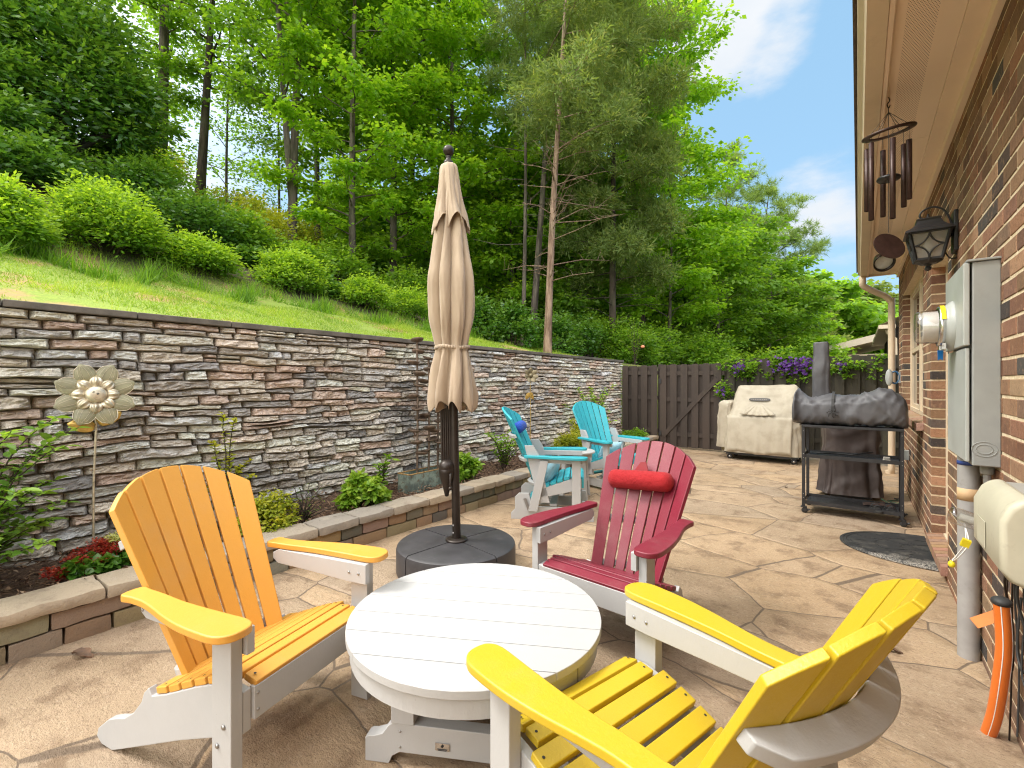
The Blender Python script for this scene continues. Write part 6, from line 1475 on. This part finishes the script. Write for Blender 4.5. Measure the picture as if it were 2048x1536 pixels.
# dry leaves on the patio
for k, (x, y, rz, sc, lb) in enumerate(((-3.10, .60, .5, 1.0, 'curled dry brown leaf on the patio near the planter kerb'), (-1.10, .78, 1.9, .45, 'small curled dry leaf in front of the round table'), (.15, 3.05, .3, .55, 'dry leaf on the patio near the grey conduit'), (-.75, 7.0, 2.0, .55, 'tiny dry leaf on the patio left of the cart'))):
    mb = MB(); vs = []
    for i in range(9):
        for j in range(5):
            u, s = i/8, -1+j/2; wd = .028*math.sin(math.pi*(.05+.9*u))*(1+.35*math.sin(u*14)); vs.append(((u-.5)*.12, s*wd, .004+.016*s*s+.012*math.sin(u*5)+.006*noise.noise((u*5, s*2, k))))
    mb.add([Vector(v_)*sc for v_ in vs], [(i*5+j, (i+1)*5+j, (i+1)*5+j+1, i*5+j+1) for i in range(8) for j in range(4)], True)
    if k == 0: mb.tube([(.055, 0, .01), (.085, .01, .014), (.11, .005, .008)], .0016, 4)
    o_ = mb.build('dry_leaf', pm('dry_leaf', (.13, .075, .045), .8, .4, ns=30)); o_.location = (x, y, .002); o_.rotation_euler = (0, 0, rz); tag(o_, lb, 'leaf')

# ------------------------------------------------------------------ shrubs on the bank
def G(x, y, dz=0): return (x, y, hill(x, y)+dz)
AZ = 'rounded shrubs along the top of the bank'
for k, (x, y, rx, ry, h, lf, n, lb) in enumerate((
    (-7.25, .70, .52, .55, .85, 'leaf_bright', 8000, 'large round bright green shrub at the far left of the bank'),
    (-7.80, 1.75, .70, .68, 1.08, 'leaf_bright', 14000, 'largest round bright green shrub on the bank'),
    (-7.75, 2.78, .50, .52, .70, 'leaf_bright', 8000, 'medium round shrub right of the largest shrub'),
    (-7.80, 4.22, .56, .64, .92, 'leaf_bright', 10000, 'round green shrub below the twin trunked tree'),
    (-7.75, 5.62, .50, .56, .85, 'leaf_bright', 7000, 'dense round shrub left of the closed umbrella'),
    (-7.85, 6.75, .55, .55, .85, 'leaf_mid', 6000, 'darker round shrub half hidden behind the closed umbrella'))):
    bush('azalea_shrub', lb, 'shrub', G(x, y, -.05), 40+k, rx, ry, h, 'leaf_mid', n, .055, .5, AZ, 'kite', .30, 1.2, 10)
UG = 'undergrowth shrubs among the trees'
under = [(-9.7, 1.25, .75, .85, 'leaf_dark'), (-8.9, 3.95, .42, .48, 'leaf_dark'), (-8.3, 5.05, .38, .40, 'leaf_dark'), (-11.9, .9, 1.3, 1.9, 'leaf_dark'), (-10.6, 1.1, 1.0, 1.3, 'leaf_dark'), (-10.6, 2.7, 1.0, 1.1, 'leaf_dark'), (-8.9, -.1, 1.0, 1.5, 'leaf_dark'), (-9.3, 2.2, .8, .7, 'leaf_dark'), (-9.6, 3.3, .9, 1.0, 'leaf_dark'), (-10.0, 4.3, .8, 1.0, 'leaf_mid'), (-9.4, 5.2, .7, .9, 'leaf_mid'), (-11.5, 5.2, 1.1, 1.3, 'leaf_yellow'), (-12.8, 6.6, 1.2, 1.3, 'leaf_yellow'), (-10.2, 6.6, .9, 1.1, 'leaf_mid'), (-9.5, 8.0, .9, 1.3, 'leaf_mid'), (-8.3, 8.3, .8, 1.3, 'leaf_mid'), (-7.1, 8.2, .75, 1.25, 'leaf_dark'), (-6.3, 8.6, .7, 1.3, 'leaf_dark'), (-6.0, 9.7, .8, 1.2, 'leaf_dark'),
         (-6.2, 11.0, 1.0, 1.5, 'leaf_dark'), (-6.0, 12.6, 1.2, 1.7, 'leaf_mid'), (-5.0, 12.2, .8, 1.3, 'leaf_mid'), (-5.2, 14.5, 1.2, 1.8, 'leaf_mid'), (-6.5, 17, 1.5, 2.2, 'leaf_dark'), (-4.2, 16.5, 1.3, 2.0, 'leaf_mid'), (-5.4, 21, 1.7, 2.6, 'leaf_mid'), (-3.4, 22, 1.5, 2.2, 'leaf_bright'), (-3.6, 27, 1.8, 2.8, 'leaf_mid'), (-2.2, 28, 1.5, 2.3, 'leaf_bright'), (-9.5, 14, 1.5, 2.2, 'leaf_dark'), (-11.5, 10.5, 1.4, 1.9, 'leaf_dark'), (-14.5, 8.5, 1.5, 1.8, 'leaf_mid'), (-13.8, 3.6, 1.2, 1.3, 'leaf_mid'), (-15.8, 4.4, 1.0, 1.2, 'leaf_yellow'), (-16, 6.6, 1.2, 1.3, 'leaf_yellow')]
ULAB = ['low dark shrub on the slope at the left edge of the view', 'small leafy shrub filling the gap left of the shrub below the twin trunks', 'small leafy shrub filling the gap right of the shrub below the twin trunks', 'dark shrub highest on the slope at the left edge of the view', 'dark shrub under the glossy tree at the far left', 'leafy shrub right of the glossy tree stems', 'dark shrub at the far left behind the largest round shrub', 'leafy shrub below the ivy wrapped trunk', 'leafy shrub behind the medium round shrub', 'pale airy shrub left of the twin trunks', 'small leafy shrub right behind the medium round shrub', 'sunlit yellow green shrub on the crest left of the twin trunks', 'sunlit yellow green shrub on the crest right of the twin trunks', 'leafy shrub just right of the twin trunked tree', 'leafy shrub under the maple left of the umbrella', 'leafy shrub close behind the umbrella canopy', 'dark laurel shrub right of the umbrella', 'broad dark laurel shrub left of the reddish cedar trunk', 'dark laurel shrub just beyond the reddish cedar trunk', 'dark shrub deep in the shade beyond the wall end', 'leafy shrub near the end of the stone wall', 'leafy shrub over the end of the stone wall', 'leafy shrub behind the fence corner', 'large dark shrub in the shade behind the gate', 'leafy shrub seen over the narrow fence panel', 'large leafy shrub over the middle of the gate', 'bright leafy shrub over the latch side of the gate', 'large leafy shrub behind the beige grill', 'bright shrub behind the purple clematis', 'dark shrub far back between the cedar trunks', 'dark shrub in the hollow behind the maples', 'leafy shrub far back on the crest behind the maples', 'leafy shrub behind the leaning dark trunk', 'sunlit yellow shrub on the left crest behind the ivy trunk', 'sunlit yellow shrub on the crest between the two dark trunks']
for k, (x, y, r_, h, lf) in enumerate(under):
    bush('undergrowth_shrub', ULAB[k], 'shrub', G(x, y, -.1), 60+k, r_, r_, h, lf, int(3600+900*r_), .085+.03*(y > 14), .55, UG, 'kite', .30, .4, 8)
sprig_shrub('rose_bush', 'thin rose bush with one peach bloom behind the fence corner', 'rose bush', G(-4.35, 10.9), 91, st_(16, .22, .5, 1.15), 'leaf_lime', .07, .55, 'kite', per=16)
mb = MB(); mb.ball((0, 0, 0), .05, 8, (1, 1, .75)); ro = mb.build('rose_bloom', pm('peach_rose', (.8, .30, .16), .6)); ro.location = (.25, -.15, .42); ro.parent = [o for o in C.objects if o.name.startswith('rose_bush')][0]

# ------------------------------------------------------------------ trees
W1 = 'trees on the wooded bank'
def TR(x, y, **k): k['loc'] = G(x, y); k.setdefault('group', None); return tree(**k)
full = lambda u: .75+.35*math.sin(math.pi*u)
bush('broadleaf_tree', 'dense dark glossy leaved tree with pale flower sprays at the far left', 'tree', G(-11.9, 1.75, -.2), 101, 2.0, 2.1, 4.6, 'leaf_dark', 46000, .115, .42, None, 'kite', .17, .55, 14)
TR(-12.8, .2, name='broadleaf_tree', label='tall dark tree rising above the glossy tree at the left edge', cat='tree', seed=1, h=9.5, r0=.16, z0=1.5, rad=2.6, nl=34, leaf='leaf_mid', barkm='bark_dark', leafn=90, L=.16, shape=full, cr=.62, fresh=.35)
TR(-18.2, 7.4, name='broadleaf_tree', label='thin airy tree between the dark trunks on the left crest', cat='tree', seed=41, h=10, r0=.08, z0=.8, rad=2.2, nl=34, leaf='leaf_mid', leafn=34, L=.12, shape=full, cr=.7)
TR(-17.6, 9.0, name='broadleaf_tree', label='thin airy tree right of the twin trunks', cat='tree', seed=42, h=10, r0=.08, z0=.6, rad=2.2, nl=34, leaf='leaf_mid', leafn=36, L=.12, shape=full, cr=.7)
for k, (x, y, h, lb) in enumerate(((-8.5, 30, 9, 'dense far tree seen low between the cedar trunks'), (-12, 26, 9, 'dense far tree seen low between the pine trunks'), (-16, 22, 9, 'dense far tree low behind the maples'), (-10.5, 40, 10, 'farthest dense tree behind the cedars'), (-20, 16, 7, 'dense far tree low behind the umbrella'))):
    TR(x, y, name='far_tree', label=lb, cat='tree', seed=50+k, h=h, r0=.2, z0=.2, rad=3.6, nl=40, leaf=('leaf_mid', 'leaf_dark')[k % 2], leafn=80, L=.34, shape=full, cr=1.0)
TR(-19.3, 5.0, name='leaning_tree', label='dark leaning tree trunk at the far left crest of the bank', cat='tree', seed=2, h=9, r0=.14, z0=3.2, rad=1.8, nl=12, leaf='leaf_mid', barkm='bark_dark', leafn=40, L=.16, lean=(.5, 1.6))
TR(-16.8, 5.0, name='broadleaf_tree', label='tall straight trunk wrapped in ivy on the left crest', cat='tree', seed=3, h=14, r0=.24, z0=.6, rad=1.7, nl=36, leaf='leaf_mid', leafn=50, L=.14, lean=(.3, .1), shape=lambda u: .25+.95*u, cr=.55)
TR(-16.3, 5.85, name='broadleaf_tree', label='dark trunk leaning right beside the ivy wrapped tree', cat='tree', seed=4, h=13, r0=.20, z0=3.6, rad=2.3, nl=24, leaf='leaf_mid', barkm='bark_dark', leafn=60, L=.15, lean=(-.3, .9), shape=full)
TR(-11.7, 6.3, name='broadleaf_tree', label='twin trunked tree behind the round shrubs left of the umbrella', cat='tree', seed=5, h=12.5, r0=.17, z0=3.6, rad=2.2, nl=30, leaf='leaf_mid', leafn=80, L=.13, lean=(.1, .3), fork=(1.3, -.2, -.45, 11), shape=full, top=.1, cr=.55)
TR(-13.2, 7.9, name='broadleaf_tree', label='slim leafy tree between the twin trunks and the umbrella', cat='tree', seed=6, h=13, r0=.13, z0=2.4, rad=1.7, nl=30, leaf='leaf_mid', leafn=80, L=.14, shape=full, cr=.55)
TR(-10.4, 7.2, name='broadleaf_tree', label='young bright maple with layered leaves left of the umbrella top', cat='tree', seed=7, h=12.5, r0=.13, z0=.9, rad=2.1, nl=48, leaf='leaf_bright', leafn=88, L=.13, shape=full, flat=.30, cr=.50)
TR(-10.9, 8.9, name='broadleaf_tree', label='full green maple straight behind the umbrella', cat='tree', seed=8, h=13.5, r0=.16, z0=1.0, rad=2.3, nl=48, leaf='leaf_bright', leafn=90, L=.14, shape=full, flat=.30, cr=.54)
TR(-10.2, 10.6, name='broadleaf_tree', label='leafy maple right of the umbrella behind the slim pine', cat='tree', seed=9, h=13, r0=.15, z0=1.0, rad=2.2, nl=46, leaf='leaf_bright', leafn=85, L=.145, shape=full, flat=.32, cr=.54)
TR(-13.2, 11.6, name='broadleaf_tree', label='deep green tree filling the gap behind the maples', cat='tree', seed=10, h=14, r0=.2, z0=.8, rad=2.8, nl=44, leaf='leaf_mid', barkm='bark_dark', leafn=70, L=.19, shape=full)
TR(-7.15, 10.15, name='pine_tree', label='slim straight pine trunk with needles only near the top', cat='tree', seed=11, h=11.5, r0=.085, z0=6.2, rad=1.2, nl=20, kind='pine', leaf='leaf_pine', leafn=300, L=.14, wr=.08, lean=(.15, .1), cr=.34, dead=10)
TR(-7.55, 11.15, name='pine_tree', label='tall grey pine leaning right with an open needled crown', cat='tree', seed=12, h=14.5, r0=.15, z0=6.0, rad=2.2, nl=32, kind='pine', leaf='leaf_pine', leafn=320, L=.16, wr=.08, lean=(.5, 1.0), cr=.40, dead=8)
TR(-5.25, 8.35, name='cedar_tree', label='reddish barked cedar right behind the wall with an olive crown', cat='tree', seed=13, h=11.2, r0=.115, z0=4.2, rad=1.75, nl=30, kind='cedar', leaf='leaf_cedar', barkm='bark_red', leafn=330, L=.12, wr=.22, lean=(.20, .45), rise=.25, cr=.34, dead=34, shape=lambda u: (.55+.75*math.sin(math.pi*(u*.85+.1)))*(1-.45*u), sect=(-1.2, 3.1))
TR(-5.7, 12.6, name='cedar_tree', label='dark trunked cedar beyond the wall end with drooping branches', cat='tree', seed=14, h=12.5, r0=.15, z0=2.2, rad=2.05, nl=40, kind='cedar', leaf='leaf_cedar', barkm='bark_dark', leafn=290, L=.15, wr=.24, rise=.22, cr=.38, dead=16, shape=lambda u: (.75+.45*math.sin(math.pi*u))*(1-.5*u))
TR(-8.3, 16.2, name='broadleaf_tree', label='bright tall maple behind the cedars', cat='tree', seed=15, h=16, r0=.22, z0=1.0, rad=3.0, nl=50, leaf='leaf_bright', leafn=75, L=.20, shape=full)
TR(-7.0, 18.2, name='broadleaf_tree', label='tallest bright green tree against the open sky', cat='tree', seed=16, h=17.6, r0=.24, z0=1.5, rad=3.2, nl=66, leaf='leaf_bright', leafn=80, L=.18, shape=lambda u: (1.05-.45*u*u), cr=.62)
TR(-11.0, 15.0, name='broadleaf_tree', label='low leafy tree deep behind the grey pine', cat='tree', seed=25, h=8, r0=.12, z0=.5, rad=2.6, nl=34, leaf='leaf_mid', leafn=75, L=.19, shape=full)
TR(-9.6, 13.0, name='broadleaf_tree', label='low leafy tree seen between the pine trunks', cat='tree', seed=26, h=6.5, r0=.10, z0=.4, rad=2.2, nl=32, leaf='leaf_bright', leafn=75, L=.16, shape=full)
TR(-7.6, 14.2, name='broadleaf_tree', label='low leafy tree behind the reddish cedar trunk', cat='tree', seed=27, h=6.5, r0=.10, z0=.4, rad=2.2, nl=32, leaf='leaf_mid', leafn=75, L=.17, shape=full)
TR(-5.3, 16.4, name='broadleaf_tree', label='medium light green tree low to the right of the cedars', cat='tree', seed=17, h=7.0, r0=.11, z0=1.2, rad=2.2, nl=28, leaf='leaf_bright', leafn=85, L=.15, shape=full, flat=.32)
TR(-4.6, 20.6, name='broadleaf_tree', label='short bright tree over the fence gate', cat='tree', seed=18, h=6.2, r0=.12, z0=1.4, rad=2.2, nl=26, leaf='leaf_mid', leafn=75, L=.17, shape=full)
TR(-5.4, 24.5, name='pine_tree', label='open crowned pine rising behind the trees against the sky', cat='tree', seed=19, h=11.8, r0=.14, z0=3.5, rad=2.6, nl=28, kind='pine', leaf='leaf_pine', leafn=200, L=.22, wr=.09, lean=(.3, .3), rise=.75, cr=.42)
TR(-4.6, 27.5, name='pine_tree', label='wide reaching pine with spreading branches towards the open sky', cat='tree', seed=20, h=10.6, r0=.18, z0=3.0, rad=3.2, nl=28, kind='pine', leaf='leaf_pine', leafn=190, L=.24, wr=.09, lean=(.9, .5), rise=.8, cr=.45)
TR(-3.4, 25.2, name='broadleaf_tree', label='light green tree above the purple clematis', cat='tree', seed=21, h=6.0, r0=.13, z0=1.4, rad=2.2, nl=26, leaf='leaf_mid', leafn=75, L=.20, shape=full)
TR(-6.2, 30, name='cedar_tree', label='distant olive cedar behind the lower trees', cat='tree', seed=22, h=10, r0=.2, z0=1.5, rad=2.8, nl=40, kind='cedar', leaf='leaf_cedar', leafn=180, L=.22, wr=.28, cr=.7, shape=lambda u: 1.0-.6*u)
TR(-3.2, 33.5, name='cedar_tree', label='distant olive tree at the right end of the wood', cat='tree', seed=23, h=6.4, r0=.2, z0=1.2, rad=2.6, nl=36, kind='cedar', leaf='leaf_cedar', leafn=180, L=.24, wr=.3, cr=.7, shape=lambda u: 1.0-.55*u)
TR(-2.4, 29.0, name='broadleaf_tree', label='small bright tree at the right end of the wood', cat='tree', seed=24, h=4.8, r0=.11, z0=1.0, rad=1.8, nl=20, leaf='leaf_bright', leafn=70, L=.22, shape=full)
far = [(-3.4, 48, 9.0, 4.2, 'leaf_mid', 'rounded far tree at the left end of the distant tree line'), (-1.7, 58, 10.5, 4.6, 'leaf_cedar', 'tall olive far tree behind the power lines'), (.6, 66, 10.8, 4.6, 'leaf_mid', 'broad far tree above the neighbouring roof'), (3.4, 70, 11.0, 5.0, 'leaf_mid', 'far tree beside the neighbouring eaves'), (6.6, 76, 11.0, 5.0, 'leaf_cedar', 'far tree mostly hidden behind the house corner'), (-.6, 50, 7.2, 3.6, 'leaf_bright', 'lower brighter tree in the distant tree line'), (1.6, 54, 7.2, 3.6, 'leaf_bright', 'low bright tree just above the neighbouring roof')]
for k, (x, y, h, r_, lf, lb) in enumerate(far):
    TR(x, y, name='far_tree', label=lb, cat='tree', seed=30+k, h=h, r0=.25, z0=1.2, rad=r_, nl=30, leaf=lf, leafn=48, L=.50, shape=full, cr=1.2, group=None)
# utility pole and wires
t = thing('utility_pole', 'distant wooden utility pole among the far trees', 'utility pole', (-.19, 60, -.3), 0)
mb = MB(); mb.tube([(0, 0, 0), (0, 0, 9.6)], [.16, .11], 10); mb.build('pole', M['bark_grey'], t)
mb = MB(); mb.box((0, 0, 8.9), (2.2, .1, .12)); mb.build('crossarm', M['bark_grey'], t)
for k, (z0, z1) in enumerate(((8.9, 9.2), (8.1, 8.5), (7.6, 8.1))):
    mb = MB(); mb.tube([(-14, 58, z0-.2), (-6.5, 59, z0-.45), (-.19, 60, z0-.3), (8, 61, z1-.5), (16, 62, z1)], .035, 5); tag(mb.build('power_line', M['rubber']), ('highest', 'middle', 'lowest')[k]+' of the thin power lines crossing the far trees', 'power line')
# neighbouring buildings
t = thing('neighbour_house', 'low beige neighbouring house with a pale gable roof beyond the fence', 'house', (1.6, 31, -.2), R(-4))
nb = pm('pale_siding', (.60, .48, .34), .6, .08)
mb = MB(); mb.box((1.0, 2, 1.45), (6.0, 5.6, 3.2)); mb.build('wall', nb, t)
mb = MB(); vs = [(-2.9, -1.2, 3.50), (2.2, -1.2, 4.75), (7, -1.2, 3.3)]
for y in (0, ): pass
top = [(x, -1.3, z_) for x, _, z_ in vs]+[(x, 6, z_) for x, _, z_ in vs]; bt = [(x, y, z_-.34) for x, y, z_ in top]
mb.add(top+bt, [(0, 3, 4, 1), (1, 4, 5, 2), (6, 7, 10, 9), (7, 8, 11, 10), (0, 1, 7, 6), (1, 2, 8, 7), (3, 9, 10, 4), (4, 10, 11, 5), (0, 6, 9, 3), (2, 5, 11, 8)]); mb.build('roof', pm('pale_fascia', (.62, .52, .42), .6, .05), t)
t = thing('neighbour_eaves', 'corner of the next brick row house with beige eaves seen past the downspout', 'house', (0, 16.5, 0), 0)
mb = MB(); mb.box((3.2, 3, 1.4), (4.8, 6, 3.0)); mb.build('wall', M['brick'], t)
mb = MB(); mb.add([(.44, -.6, 2.90), (.44, 7, 2.90), (3.2, 7, 4.3), (3.2, -.6, 4.3), (6, -.6, 2.9), (6, 7, 2.9)], [(0, 3, 2, 1), (3, 4, 5, 2)]); mb.box((.62, 3.2, 2.86), (.36, 7.6, .10)); mb.build('roof', M['trim'], t)
mb = MB(); mb.tube([(.62, -.45, 2.82), (.64, -.40, 2.7), (.80, -.3, 2.55), (.82, -.3, 1.2), (.82, -.3, .0)], .045, 8); mb.build('downspout', M['trim'], t)
